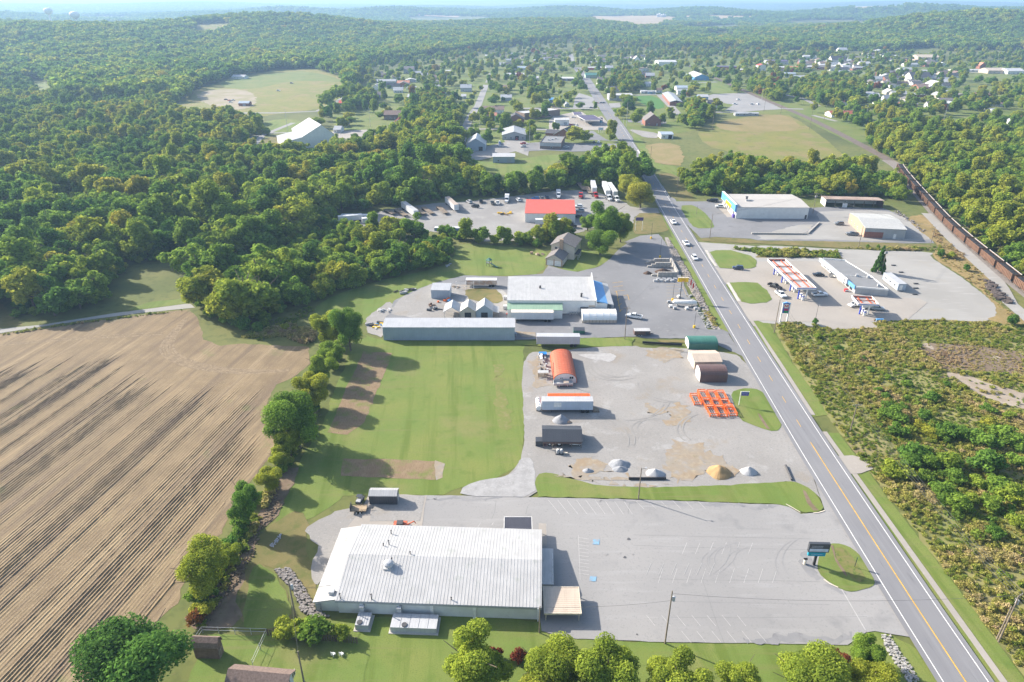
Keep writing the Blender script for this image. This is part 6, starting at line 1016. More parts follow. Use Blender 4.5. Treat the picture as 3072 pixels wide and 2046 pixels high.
for i in range(9): t = -w / 2 * .6 + w * .6 * i / 9; bx(t, t + w * .03, -.27, -.25, h * .52 - .06, h * .52 + .07).build('letter', BLUEW, o)
p = Ck(1245, 712); o = thing('sign_lamp', 'small white floodlight with black head beside the message sign', 'lamp', (p.x, p.y, .1)); MB().lathe([(.3, 0), (.3, 1.0), (.22, 1.1)], 10).build('base', CREAM, o); bx(-.35, .35, -.15, .15, 1.25, 1.5).build('lamp_head', BLACK, o); MB().tube((0, 0, 1.1), (0, 0, 1.3), .05, 6).build('stem', BLACK, o)
p = Ck(1610, 735); h = hz(p, Ck.v(665)); o = thing('street_sign', 'thin green sign blade on the grass island by the road', 'sign', (p.x, p.y, .15), R(60)); bx(-.05, .05, -.05, .05, 0, h).build('post', STEEL, o); bx(-.2, .2, -.08, -.05, h * .55, h).build('sign_face', GREENM, o)
a, b = Cf(1857, 1293), Cf(1916, 1295); h = hz(a, Cf.v(1125)); o, L = frame('price_sign', 'tall blue fuel price sign with red and green price panels on white posts', 'sign', a, b)
for x_ in (0, L): bx(x_ - .18, x_ + .18, -.2, .2, 0, h * .97).build('post', WHITEP, o)
z0 = h * .47; MB().exy([(.18, z0), (L - .18, z0), (L - .18, h * .95), (L * .75, h * .985), (L * .5, h), (L * .25, h * .985), (.18, h * .95)], -.25, .25).build('panel', BLUEPAINT, o); MB().exy([(-.2, h * .95), (L * .25, h * .99), (L * .5, h * 1.006), (L * .75, h * .99), (L + .2, h * .95), (L + .2, h * .975), (L * .5, h * 1.03), (-.2, h * .975)], -.3, .3).build('cap', BLUEM, o)
bx(.5, L - .3, -.28, -.25, h * .60, h * .71).build('red_price', mat('red_panel', (.45, .03, .10), .4), o); bx(.6, L - .3, -.28, -.25, z0 + .15, h * .585).build('green_price', mat('green_panel', (.01, .30, .08), .4), o); q = MB().exy([(L / 2 + 1.0 * math.cos(a_ * math.pi / 3), h * .84 + .95 * math.sin(a_ * math.pi / 3)) for a_ in range(6)], -.3, -.25).build('badge', WHITEP, o); MB().exy([(L / 2 + a_ * .62, h * .84 + b_ * .5) for a_, b_ in ((-1, -1), (-.62, -1), (-.62, .2), (0, -.75), (.62, .2), (.62, -1), (1, -1), (1, 1), (.66, 1), (0, -.1), (-.66, 1), (-1, 1))], -.34, -.3).build('letter', REDP, q)
for i in range(8): bx(.5 + i * .3, .7 + i * .3, -.27, -.25, h * .735, h * .755).build('letter', WHITEP, o)
p = Cy(515, 880); h = hz(p, Cy.v(300)); o = thing('yellow_sign', 'yellow rectangular sign on a dark post in the store lot', 'sign', (p.x, p.y, .15), R(-3)); bx(-.12, .12, -.12, .12, 0, h * .82).build('post', STEEL, o); w = 270 * .11475 * project(p.x, p.y, h)[2] / FPX; bx(-w / 2 + .4, w / 2 + .4, -.22, .22, h * .82, h).build('panel', YELLOW, o); bx(-w / 2 + .35, w / 2 + .45, -.25, .25, h, h + .12).build('cap', CREAM, o); bx(.0, .9, -.25, -.22, h * .835, h * .865).build('badge', mat('pink_badge', (.6, .25, .25), .5), o)
for i in range(7): bx(-.5 + i * .3, -.3 + i * .3, -.235, -.22, h * .9, h * .925).build('letter', ORANGE, o)
for i in range(2): bx(-.7, .7, -.2, .2, h * .42 + .6 * i, h * .42 + .6 * i + .3).build('lower_board', GREYM, o)
p = Cn(1530, 560); h = hz(p, Cn.v(150)); o = thing('hanging_sign', 'blue hanging board on a white post beside the orange racks', 'sign', (p.x, p.y, .15), R(-2)); bx(-.07, .07, -.07, .07, 0, h).build('post', WHITEP, o); bx(.07, 2.3, -.05, .05, h - .15, h).build('arm', WHITEP, o); q = bx(.25, 2.2, -.04, .04, h - 1.35, h - .3).build('board', mat('navy_board', (.02, .03, .30), .5), o)
for i in range(6): bx(.5 + i * .25, .66 + i * .25, -.055, -.04, h - .9, h - .65).build('letter', BLUEW, q)
bx(.4, 2.0, -.05, -.04, h - 1.2, h - 1.1).build('stripe', mat('violet', (.3, .1, .4), .5), q)
p = Cf(597, 500); h = hz(p, Cf.v(385)); o = thing('truck_yard_sign', 'small purple sign with two white posts on the dry grass corner', 'sign', (p.x, p.y, .1)); [bx(x_, x_ + .15, -.07, .07, 0, h).build('post', WHITEP, o) for x_ in (-.1, 3.2)]; bx(-.2, 3.5, -.12, -.08, h * .75, h).build('panel', mat('purple_panel', (.12, .07, .2), .5), o)
# ------------------------------------------------------------------ filling station
def fuel_canopy(name, label, corners, h, vw, posts, beams, pumps):
    P = [vw(*c, h) for c in corners]; c = sum(P, V()) / 4; d = (P[3] - P[0]); o = thing(name, label, 'canopy', (c.x, c.y, 0), math.atan2(d.y, d.x)); M = Matrix.Rotation(-o.rotation_euler.z, 4, 'Z'); q = [M @ V((p.x - c.x, p.y - c.y, 0)) for p in P]; x0, x1 = (q[0].x + q[1].x) / 2, (q[2].x + q[3].x) / 2; y0, y1 = sorted(((q[0].y + q[3].y) / 2, (q[1].y + q[2].y) / 2)); x0, x1 = min(x0, x1), max(x0, x1)
    f = MB(); f.box(x0, x1, y0, y0 + .15, h - .85, h).box(x0, x1, y1 - .15, y1, h - .85, h).box(x0, x0 + .15, y0 + .15, y1 - .15, h - .85, h).box(x1 - .15, x1, y0 + .15, y1 - .15, h - .85, h); f.build('fascia', WHITEP, o); s = MB(); s.box(x0 - .02, x1 + .02, y0 - .02, y0, h - .5, h - .3).box(x0 - .02, x1 + .02, y1, y1 + .02, h - .5, h - .3).box(x0 - .02, x0, y0, y1, h - .5, h - .3).box(x1, x1 + .02, y0, y1, h - .5, h - .3); s.build('fascia_stripe', BLUEPAINT, o); bx(x0 + .15, x1 - .15, y0 + .15, y1 - .15, h - .8, h - .7).build('deck', mat('dusty_deck', (.42, .42, .42), .8, var=.15, scale=.4), o)
    for yy in (y0 + (y1 - y0) * .28, y0 + (y1 - y0) * .72): bx(x0 + .2, x1 - .2, yy - .2, yy + .2, h - .7, h - .4).build('long_beam', ORANGEM, o)
    for i in range(beams): xx = x0 + .6 + (x1 - x0 - 1.2) * i / max(1, beams - 1); bx(xx - .18, xx + .18, y0 + .2, y1 - .2, h - .39, h - .12).build('cross_beam', mat('rust_beam', (.24, .07, .035), .8), o)
    for e_ in (y0 + .3, y1 - .5): bx(x0 + .2, x1 - .2, e_, e_ + .2, h - .69, h - .5).build('edge_beam', ORANGEM, o)
    for xx in pumps:
        X_ = x0 + (x1 - x0) * xx; bx(X_ - 1.6, X_ + 1.6, -.55, .55, 0.12, .3).build('pump_island', CONC2, o)
        for yy in (y0 + (y1 - y0) * .3, y0 + (y1 - y0) * .7): bx(X_ - .2, X_ + .2, yy - .2, yy + .2, 0, h - .8).build('post', BLUEPAINT if yy < 0 else WHITEP, o)
        for s_ in (-.9, .9): q_ = bx(X_ + s_ - .35, X_ + s_ + .35, -.4, .4, .3, 2.1).build('fuel_pump', WHITEP, o); bx(X_ + s_ - .36, X_ + s_ + .36, -.42, .42, 1.3, 1.7).build('display', BLUEPAINT, q_)
    return o
fuel_canopy('fuel_canopy', 'long white and blue fuel canopy with rusty red roof beams', [(1750, 745), (1900, 742), (2175, 990), (2010, 1000)], 5.6, Cf, 4, 5, (.12, .4, .68, .93)); fuel_canopy('fuel_canopy', 'small square fuel canopy with red beams beside the station shop', [(825, 1065), (985, 1062), (1068, 1135), (885, 1138)], 5.2, Cg, 2, 3, (.7,))
a, b = Cg(845, 1050), Cg(1128, 1075); h = hz(a, Cg.v(990)); o, L = frame('station_shop', 'filling station shop with flat grey roof and white front', 'building', a, b); D1 = depth_at(a, b, Cg, 790, 890, h); D2 = depth_at(a, b, Cg, 865, 772, h)
d0 = (b - a).normalized(); nrm = V((-d0.y, d0.x, 0)); bk = Cg(585, 780, h); xl = (bk - a).dot(d0)
def quadprism(P, z0, z1, nm, m): return MB().prism(P, z0, z1).build(nm, m, o)
# the front runs back at an angle, as the photo's left wall does
lx = lambda y: xl * y / D2
quadprism([(0, 0), (L, 0), (L + lx(D1) * 1.0, D1), (lx(D1), D1)], 0, h - .12, 'wall', GREYM); quadprism([(lx(D1), D1 + .02), (L + lx(D1), D1 + .02), (L * .78 + lx(D2), D2), (lx(D2), D2)], 0, h + .1, 'wall', WHITEW)
quadprism([(.25, .25), (L - .25, .25), (L + lx(D1) - .25, D1 - .2), (lx(D1) + .25, D1 - .2)], h - .11, h - .04, 'roof', TPO); quadprism([(lx(D1) + .3, D1 + .3), (L + lx(D1) - .3, D1 + .3), (L * .78 + lx(D2) - .3, D2 - .3), (lx(D2) + .3, D2 - .3)], h + .11, h + .18, 'roof', TPO)
def para(p, q, z0, z1, t, m, nm='parapet'):
    p, q = V((*p, 0)), V((*q, 0)); d = (q - p).normalized(); n = V((-d.y, d.x, 0)) * t; return quadprism([(p.x, p.y), (q.x, q.y), (q.x + n.x, q.y + n.y), (p.x + n.x, p.y + n.y)], z0, z1, nm, m)
para((0, -.05), (L, -.05), h - .3, h + .25, .3, WHITEP); para((L + lx(D1), D1), (L, 0), h - .3, h + .2, -.3, WHITEP); para((lx(D2), D2), (L * .78 + lx(D2), D2), h - .2, h + .6, .3, WHITEP); para((L * .78 + lx(D2), D2), (L + lx(D1), D1), h - .3, h + .35, -.3, WHITEP); para((-.25, 0), (lx(D1) * .45 - .25, D1 * .45), h - 1.0, h + .5, .25, BLUEM, 'blue_fascia'); para((lx(D1) * .45 - .5, D1 * .45), (lx(D1) - .5, D1), h - 1.2, h + .9, .6, WHITEP, 'entrance_parapet'); para((lx(D1) - .6, D1 + .1), (lx(D2) - .6, D2), h - .8, h + .5, .9, BLUEW, 'blue_fascia'); para((lx(D1) * .55 - 1.1, D1 * .55), (lx(D1) * .95 - 1.1, D1 * .95), h - 1.1, h + .6, .55, WHITEP, 'sign_board')
for i in range(9): t = .08 + .88 * i / 9; (t < .42 or t > .5) and para((lx(D2 * t) - .08, D2 * t), (lx(D2 * (t + .06)) - .08, D2 * (t + .06)), .5, 2.3, .06, GLASS, 'shop_window')
for x_, y_ in ((L * .45 + lx(D1), D1 * .96), (L * .8 + lx(D1), D1 * .9), (L * .7, D1 * .2)): bx(x_, x_ + .9, y_, y_ + .9, h - .1, h + .9).build('roof_vent', GALV, o)
para((L * .25, -.06), (L * .36, -.06), 1.0, 2.4, -.06, GREYM, 'window'); foot(o, L, D1); OPEN.append([(a + d0 * x_ + nrm * y_).xy[:] for x_, y_ in ((lx(D1) - 4, D1), (L + 1, D1), (L + lx(D2), D2 + 1), (lx(D2) - 4, D2 + 1))])
for i, (q, lb) in enumerate([((770, 1030), 'red newspaper box in front of the station shop'), ((640, 905), 'dark ice freezer against the station shop wall')]): p = Cg(*q); bb = bx(-.6, .6, -.5, .5, 0, 1.5 if i else 1.0).build('freezer' if i else 'news_box', STEEL if i else REDP); bb.location = (p.x, p.y, .15); tag(bb, lb, 'box'); MB().box(-.55, .55, -.53, -.5, .2, .8 if not i else 1.3).build('front_panel', WHITEP, bb)
p = Cg(960, 1180); o = thing('box_trailer', 'small white enclosed trailer behind the pale blue car', 'trailer', (p.x, p.y, .15), R(-10)); bx(-2.2, 2.2, -1, 1, .5, 2.5).build('body', WPANEL, o); bx(-2.22, 2.22, -1.02, 1.02, 2.5, 2.56).build('roof', GALV, o); wheels(o, (-.4, .4), 2.1, .36); bx(-2.26, -2.2, -.9, .9, .6, 2.4).build('door', WHITEP, o)
p = Cg(1055, 1290); o = thing('parts_heap', 'pile of blue and grey machine parts at the concrete edge', 'scrap pile', (p.x, p.y, .1)); [bx(rr.uniform(-2, 1.5), rr.uniform(1.6, 2), rr.uniform(-.8, .3), rr.uniform(.35, .8), 0, rr.uniform(.3, .9)).build('scrap_piece', k_, o) for k_ in (BLUEM, GREYM, WOOD)]
# ------------------------------------------------------------------ bulk bins, blocks, tanks, playground
BLK = mat('concrete_block', (.36, .34, .31), .9, var=.15, scale=1); BLKM = MB().box(-.75, .75, -.37, .37, 0, .7).data('block', BLK)
def wall_of(name, label, a, b, tiers, n=None, step=0):
    o, L = frame(name, label, 'wall', a, b); n = n or max(2, int(L / 1.56))
    for t in range(tiers):
        for i in range(n):
            if step and i < t * step: continue
            q = link('block', BLKM, o, ((i + .5) * L / n, rr.uniform(-.03, .03), t * .72 + .13)); q.rotation_euler.z = rr.uniform(-.02, .02)
    return o
for i, (a, b, tt) in enumerate([((690, 785), (890, 785), 3), ((700, 820), (905, 820), 3), ((745, 895), (785, 895), 1), ((790, 905), (960, 905), 3)]): wall_of('block_wall', ['stepped block wall at the back of the mulch bins', 'stepped block wall between dark and reddish mulch', 'low block stub at the front left of the mulch bins', 'tall block wall closing the mulch bins toward the parking bays'][i], Cf(*a), Cf(*b), tt, step=1 if i < 2 else 0)
wall_of('block_wall', 'block wall along the road side of the mulch bins', Cf(965, 885), Cf(905, 765), 2); wall_of('block_barrier', 'long line of concrete blocks bordering the shop lot', Cf(1612, 530), Cf(2090, 535), 1, 20); wall_of('block_barrier', 'angled line of concrete blocks at the right end of the shop lot', Cf(2100, 530), Cf(2200, 435), 1, 14)
pile('mulch_pile', 'black mulch heap in the rear bin', Cf(815, 775), 5.5, 2.4, 1.8, MU, 21); pile('mulch_pile', 'reddish mulch heap in the middle bin', Cf(815, 812), 5.2, 2.0, 1.4, MR, 22); pile('mulch_pile', 'brown mulch heap spilling out of the front bin', Cf(840, 860), 6.4, 3.2, 2.2, mat('brown_mulch', (.085, .055, .04), .95, var=.3, scale=3, bump=1), 23); pile('mulch_pile', 'brown mulch spill left of the front bin', Cf(705, 875), 3.2, 2.4, 1.5, MATS['brown_mulch'], 24)
p = Cf(1025, 1158); o = thing('gas_tank', 'long white propane tank on saddles in the store lot', 'tank', (p.x, p.y, .13), R(-6)); MB().lathe([(.01, -4.4), (.5, -4.3), (.8, -3.9), (.8, 3.9), (.5, 4.3), (.01, 4.4)], 14).build('vessel', WHITEP, o, smooth=True).rotation_euler = (0, math.pi / 2, 0); o.children[0].location = (0, 0, 1.5); [bx(s - .2, s + .2, -.6, .6, 0, .95).build('saddle', CONC2, o) for s in (-2.6, 2.6)]
TR = None
for i in range(8):
    p = Cf(775 + i * 24, 945 - (i % 2) * 14); lb = 'galvanised stock tank, ' + ['leftmost in the row below the mulch bins', 'second', 'third', 'fourth', 'fifth', 'sixth', 'seventh', 'nearest the yellow sign'][i] + ('' if i in (0,) else ' from the left in the row below the mulch bins' if i < 7 else ' in the row below the mulch bins')
    if not TR: TR = thing('stock_tank', lb, 'tank', (p.x, p.y, .13), group='stock tanks in the store lot'); bx(-.8, .8, -.55, .55, 0, .75).build('tub', GALV, TR); bx(-.74, .74, -.49, .49, .75, .76).build('water', GREYM, TR); bx(-.84, .84, -.59, .59, .66, .72).build('rim', STEEL, TR)
    else: copy_thing(TR, (p.x, p.y, .13), R(rr.uniform(-20, 20)), lb, 'stock tanks in the store lot')
for i, q in enumerate([(888, 1130), (905, 1170), (940, 1185), (1045, 1188), (1120, 1190), (975, 1085)]): p = Cf(*q); o = thing('display_pallet', 'pallet of bagged goods, ' + ['left of the propane tank, farthest', 'left of the propane tank, middle', 'left of the propane tank, nearest', 'in front of the propane tank', 'right of the propane tank', 'behind the propane tank by the yellow sign'][i], 'pallet', (p.x, p.y, .13), .1 * i); bx(-.6, .6, -.5, .5, 0, .15).build('pallet_base', WOOD, o); [bx(-.55, .55, -.45, .45, .16 + .27 * k, .41 + .27 * k).build('bag_layer', WHITEW if i % 2 else GREYM, o) for k in range(3)]
for i, q in enumerate([(1070, 1000), (1090, 1030)]): p = Cf(*q); o = thing('banner_flag', 'red feather flag on the rocky bank, ' + ('farther' if i == 0 else 'nearer'), 'flag', (p.x, p.y, .1), .4); MB().tube((0, 0, 0), (0, 0, 3.4), .035, 6).build('pole', WHITEP, o); MB().exy([(.03, 1.0), (.75, 1.3), (.7, 3.0), (.2, 3.4), (.03, 3.3)], -.015, .015).build('cloth', REDP, o)
p = Ce(1080, 700); o = thing('play_set', 'wooden play tower with green roof and slide on the lawn', 'play set', (p.x, p.y, .05), R(-30)); [bx(x_ - .06, x_ + .06, y_ - .06, y_ + .06, 0, 2.6).build('post', WOOD, o) for x_ in (-.8, .8) for y_ in (-.8, .8)]; bx(-.9, .9, -.9, .9, 1.3, 1.42).build('platform', WOOD, o); MB().add([(-1.1, -1.1, 2.6), (1.1, -1.1, 2.6), (1.1, 1.1, 2.6), (-1.1, 1.1, 2.6), (0, 0, 3.7)], [(0, 3, 2, 1), (0, 1, 4), (1, 2, 4), (2, 3, 4), (3, 0, 4)]).build('roof', GREENM, o); MB().exy([(.9, 1.3), (3.6, .25), (4.2, .2), (4.2, .28), (3.6, .38), (.9, 1.42)], -.35, .35).build('slide', GREENM, o); bx(-.85, .85, -.85, -.8, 1.45, 2.1).build('side_panel', WHITEP, o)
# yard clutter: frames, scrap
p = Ce(865, 905); o = thing('pipe_frame', 'white pipe frame rack in front of the rusty trailer', 'rack', (p.x, p.y, .15), 0)
for x_ in (-3.2, .6, 3.6): MB().tube((x_, 0, 0), (x_, 0, 3.2), .09, 6).build('post', WHITEP, o)
for z in (1.1, 2.4): MB().tube((-3.2, 0, z), (3.6, 0, z), .08, 6).build('rail', WHITEP, o)
for q, lb, n, ms, sp in [((580, 1052), 'rusty brown open steel bin on the gravel loop', 5, (RUST,), 1.0), ((575, 1090), 'bundle of dark steel beams beside the rusty bin', 5, (STEEL, BLACKM), 1.6), ((345, 925), 'heap of silver and black scrap at the gravel loop bend', 12, (GALV, STEEL, WHITEM), 2.0), ((110, 1225), 'cluster of tanks and machine parts at the end of the long shed', 12, (STEEL, GALV, YELLOW, BLUEM), 2.4), ((140, 1100), 'stack of white pipes on the gravel edge', 7, (WHITEP, GALV), 1.6), ((700, 1010), 'orange and dark clutter beside the pale grey shed', 7, (ORANGE, STEEL, BLUEM), 1.2), ((770, 890), 'wooden crates stacked beside the pipe frame', 7, (WOOD, TANM), 1.3), ((1545, 600), 'paved patio with outdoor furniture beside the beige house', 8, (CREAM, WOOD, TANBRICK), 1.6), ((1260, 1130), 'ladder and sheets leaning by the pale green lean-to', 5, (REDM, WHITEM), .8), ((1330, 1310), 'grey cabinet at the end of the long shed', 3, (GREYM, BLUEW), .7), ((1255, 240), 'timber stacks beside the red-roofed garage', 8, (TANM, WOOD, YELLOW), 2.6), ((720, 700), 'pale washed-out rubble on the lawn edge', 5, (GREYM,), 1.2)]:
    p = Ce(*q); o = thing('scrap_heap', lb, 'scrap pile', (p.x, p.y, .14), rr.uniform(-.3, .3))
    for i in range(n): x_ = rr.gauss(0, sp); y_ = rr.gauss(0, sp * .55); l_ = rr.uniform(.5, 1.6) * sp * .8; w_2 = rr.uniform(.2, .7); z_ = rr.uniform(.2, .9); e_ = bx(-l_ / 2, l_ / 2, -w_2 / 2, w_2 / 2, 0, z_).build('scrap_piece', rr.choice(ms), o); e_.location = (x_, y_, 0); e_.rotation_euler.z = rr.uniform(-.9, .9)
# rubble banks and debris as masses
def rubble(name, label, quad, n, lo, hi, ms, seed):
    g = random.Random(seed); poly = [(p.x, p.y) for p in quad]; xs = [p[0] for p in poly]; ys_ = [p[1] for p in poly]; m = MB(); c = 0
    while c < n:
        x_, y_ = g.uniform(min(xs), max(xs)), g.uniform(min(ys_), max(ys_))
        if not inside(np.array([x_]), np.array([y_]), poly)[0]: continue
        c += 1; s = g.uniform(lo, hi); a = g.uniform(0, 6.28); pts = [(x_ + s * g.uniform(.7, 1.2) * math.cos(a + k * 1.26), y_ + s * g.uniform(.5, 1.1) * math.sin(a + k * 1.26)) for k in range(5)]; m.prism(pts, .05, .15 + s * g.uniform(.3, .9))
    return m.build(name, ms, kind='stuff', label=label)
GREYW_ = mat('pale_rubbish', (.4, .4, .42), .8); RB = mat('rubble', (.27, .25, .235), .9, col2=(.15, .13, .115), scale=2.0); rubble('rubble', 'broken concrete and stone rubble on the ditch bank', [Ci(780, 750), Ci(900, 740), Ci(1000, 880), Ci(1090, 1050), Ci(1200, 1090), Ci(1060, 1110), Ci(980, 1050), Ci(930, 920), Ci(850, 830)], 520, .1, .34, RB, 1); rubble('rip_rap_stones', 'stones lining the bank between store lot and road', [Cf(880, 560), Cf(960, 680), Cf(1120, 960), Cf(1290, 1290), Cf(1330, 1360), Cf(1280, 1360), Cf(1190, 1200), Cf(1090, 1040), Cf(1000, 880), Cf(920, 720)], 900, .14, .38, ROCKS, 2); rubble('brush_debris', 'dead branches and debris under the hedgerow trees', [Ci(330, 900), Ci(560, 700), Ci(620, 480), Ci(800, 200), Ci(860, 260), Ci(700, 460), Ci(640, 640), Ci(520, 850), Ci(400, 1000), Ci(280, 1180), Ci(180, 1150)], 600, .08, .3, BARE, 3); rubble('ditch_stones', 'white stones in the ditch by the parking lot corner', [Cx(415, 1165), Cx(490, 1170), Cx(560, 1300), Cx(640, 1400), Cx(740, 1568), Cx(640, 1568), Cx(540, 1420), Cx(450, 1280)], 330, .08, .26, mat('white_rock', (.35, .335, .31), .9, var=.25, scale=2), 4); rubble('scattered_rubbish', 'white debris scattered in the hedgerow shade', [Ci(750, 580), Ci(830, 490), Ci(850, 495), Ci(780, 590)], 80, .06, .16, GREYW_, 5); rubble('boulders', 'line of rocks and rubbish along the workshop lot edge', [Cg(1180, 335), Cg(1250, 335), Cg(1460, 500), Cg(1440, 515), Cg(1300, 410)], 46, .3, .8, RB, 6); rubble('tie_stack', 'stack of old railway sleepers beside the service track', [Cg(1940, 925), Cg(2010, 930), Cg(2220, 1120), Cg(2200, 1145), Cg(2090, 1110)], 140, .5, 1.1, mat('old_ties', (.10, .08, .07), .95, var=.3, scale=2), 7); rubble('garden_edge_bins', 'nursery stock and pots along the store lot kerb', [Cf(1040, 1060), Cf(1080, 1060), Cf(1230, 1290), Cf(1280, 1360), Cf(1210, 1340), Cf(1120, 1180)], 90, .2, .6, mat('nursery_stock', (.2, .22, .2), .9, col2=(.4, .38, .36), scale=.6), 8)
# fences
def fence_line(name, label, pts, h, post_m, rail=None, gap=2.4, r=.05, pick=None):
    o = thing(name, label, 'fence', (pts[0].x, pts[0].y, 0)); o0 = pts[0]
    for a, b in zip(pts, pts[1:]):
        d = b - a; n = max(1, int(d.length / gap))
        for i in range(n + 1): q = a + d * i / n - o0; MB().tube((q.x, q.y, 0), (q.x, q.y, h), r, 6).build('post', post_m, o)
        for z in (h - .06, h * .5) if rail else (): p_, q_ = a - o0, b - o0; MB().tube((p_.x, p_.y, z), (q_.x, q_.y, z), .03, 5).build('rail', post_m, o)
        if pick:
            n = int(d.length / pick); u = d.normalized(); nn = V((-u.y, u.x, 0)); pm = MB().box(-.09, .09, -.02, .02, .08, h).data('picket', post_m)
            for i in range(n): q = a + d * (i + .5) / n - o0; w = link('picket', pm, o, (q.x, q.y, 0)); w.rotation_euler.z = math.atan2(d.y, d.x)
    return o
fence_line('chain_link_fence', 'silver chain-link fence around the brown shed lawn', [Ci(205, 1300), Ci(265, 1212), Ci(735, 1225), Ci(630, 1455)], 1.6, GALV, True); fence_line('picket_fence', 'dark wooden picket fence among shrubs below the hall', [Ci(735, 1230), Ci(950, 1265), Ci(1230, 1275), Ci(1392, 1290)], 1.6, mat('brown_picket', (.12, .085, .065), .9, var=.2), True, pick=.42)
for q, l in (((1275, 1375), 'white plastic lawn chair on the grass below the picket fence, right one'), ((1215, 1375), 'white plastic lawn chair on the grass below the picket fence, left one')): p = Ci(*q); o = thing('lawn_chair', l, 'chair', (p.x, p.y, .05), 2.6); bx(-.28, .28, -.28, .28, .38, .44).build('seat', WHITEP, o); bx(-.28, .28, .24, .3, .44, .95).build('backrest', WHITEP, o); [bx(x_ - .03, x_ + .03, y_ - .03, y_ + .03, 0, .38).build('leg', WHITEP, o) for x_ in (-.25, .25) for y_ in (-.25, .25)]
# guard rail on the bridge
a, b = Cr(1590, 1180), Cr(1850, 1568); o, L = frame('bridge_rail', 'white concrete bridge railing along the road', 'railing', a, b); bx(0, L, -.15, .15, .1, .95).build('rail', WHITEP, o); [bx(L * i / 12 - .2, L * i / 12 + .2, -.22, .22, 0, 1.05).build('post', CONC2, o) for i in range(13)]
a, b = Cf(745, 0), Cf(895, 212); o, L = frame('guard_rail', 'grey guard rail beside the road at the truck yard', 'railing', a, b); bx(0, L, -.05, .05, .4, .75).build('rail', GALV, o); [bx(L * i / 20 - .08, L * i / 20 + .08, .05, .2, 0, .7).build('post', WOOD, o) for i in range(21)]
# ------------------------------------------------------------------ coal train
COAL = mat('coal', (.018, .018, .02), .85, var=.4, scale=3, bump=1); HOPB = mat('rusty_hopper', (.17, .095, .06), .8, col2=(.125, .075, .05), scale=.4, layers=(((.2, .13, .09), 1, .55, .8, (3, 1, .3)),)); LIT_SILL = metalmat('sunlit_sill', (.5, .48, .46), .5)
def make_hopper():
    o = thing('coal_car', 'car', 'freight car', (0, 0, 0)); L, w, z0, z1 = 14.5, 3.3, 1.1, 3.7
    for s in (-1, 1): bx(-L / 2, L / 2, min(s * w / 2, s * (w / 2 - .1)), max(s * w / 2, s * (w / 2 - .1)), z0, z1).build('side_wall', HOPB, o); bx(-L / 2, L / 2, s * w / 2 - .12, s * w / 2 + .12, z1, z1 + .14).build('top_sill', LIT_SILL if s < 0 else HOPB, o)  # far sill gets a paler colour: sunlight on that top edge, painted in
    for s in (-1, 1):
        m = MB()
        for i in range(13): x_ = -L / 2 + .2 + (L - .4) * i / 12; m.box(x_ - .09, x_ + .09, min(s * w / 2, s * (w / 2 + .14)), max(s * w / 2, s * (w / 2 + .14)), z0, z1)
        m.build('side_post', HOPB, o)['kind'] = 'stuff'
    for s in (-1, 1): bx(min(s * L / 2, s * (L / 2 - .12)), max(s * L / 2, s * (L / 2 - .12)), -w / 2 + .1, w / 2 - .1, z0 + .5, z1).build('end_wall', HOPB, o)
    bx(-L / 2 - .45, L / 2 + .45, -.3, .3, .85, 1.15).build('centre_sill', STEEL, o)
    n, k = 16, 6; vs = [(-L / 2 + .15 + (L - .3) * i / n, -w / 2 + .12 + (w - .24) * j / k, z1 - .25 + .55 * math.sin(math.pi * j / k) * (.75 + .25 * math.sin(i * 1.9)) * min(1, .3 + min(i, n - i) * .35) + .08 * noise.noise((i * .7, j * .9, 3))) for i in range(n + 1) for j in range(k + 1)]
    MB().add(vs, [(i * (k + 1) + j, (i + 1) * (k + 1) + j, (i + 1) * (k + 1) + j + 1, i * (k + 1) + j + 1) for i in range(n) for j in range(k)]).build('coal_load', COAL, o)
    for x_ in (-L / 2 + 2, L / 2 - 2):
        q = bx(x_ - 1.3, x_ + 1.3, -1.0, 1.0, .45, .8).build('bogie', STEEL, o)
        for dx in (-.9, .9):
            for s in (-1, 1): MB().tube((x_ + dx, s * .7, .47), (x_ + dx, s * .85, .47), .45, 10).build('wheel', STEEL, q)
    return o
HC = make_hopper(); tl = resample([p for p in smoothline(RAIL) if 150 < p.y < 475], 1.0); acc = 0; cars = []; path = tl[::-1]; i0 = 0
cum = [0.0]
for a, b in zip(path, path[1:]): cum.append(cum[-1] + (b - a).length)
def along(s): return V((np.interp(s, cum, [p.x for p in path]), np.interp(s, cum, [p.y for p in path]), 0))
nc = 0; s = 26.0; ORD = ['', 'second', 'third', 'fourth', 'fifth', 'sixth', 'seventh', 'eighth', 'ninth', 'tenth', 'eleventh', 'twelfth', 'thirteenth', 'fourteenth', 'fifteenth', 'sixteenth', 'seventeenth', 'eighteenth', 'nineteenth', 'twentieth']
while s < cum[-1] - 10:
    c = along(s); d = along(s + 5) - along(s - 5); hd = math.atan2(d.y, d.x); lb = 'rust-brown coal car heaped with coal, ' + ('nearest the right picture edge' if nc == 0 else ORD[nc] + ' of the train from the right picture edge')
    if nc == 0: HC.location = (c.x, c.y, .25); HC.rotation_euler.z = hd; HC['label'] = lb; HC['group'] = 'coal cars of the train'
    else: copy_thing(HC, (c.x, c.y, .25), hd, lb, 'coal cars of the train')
    nc += 1; s += 16.5
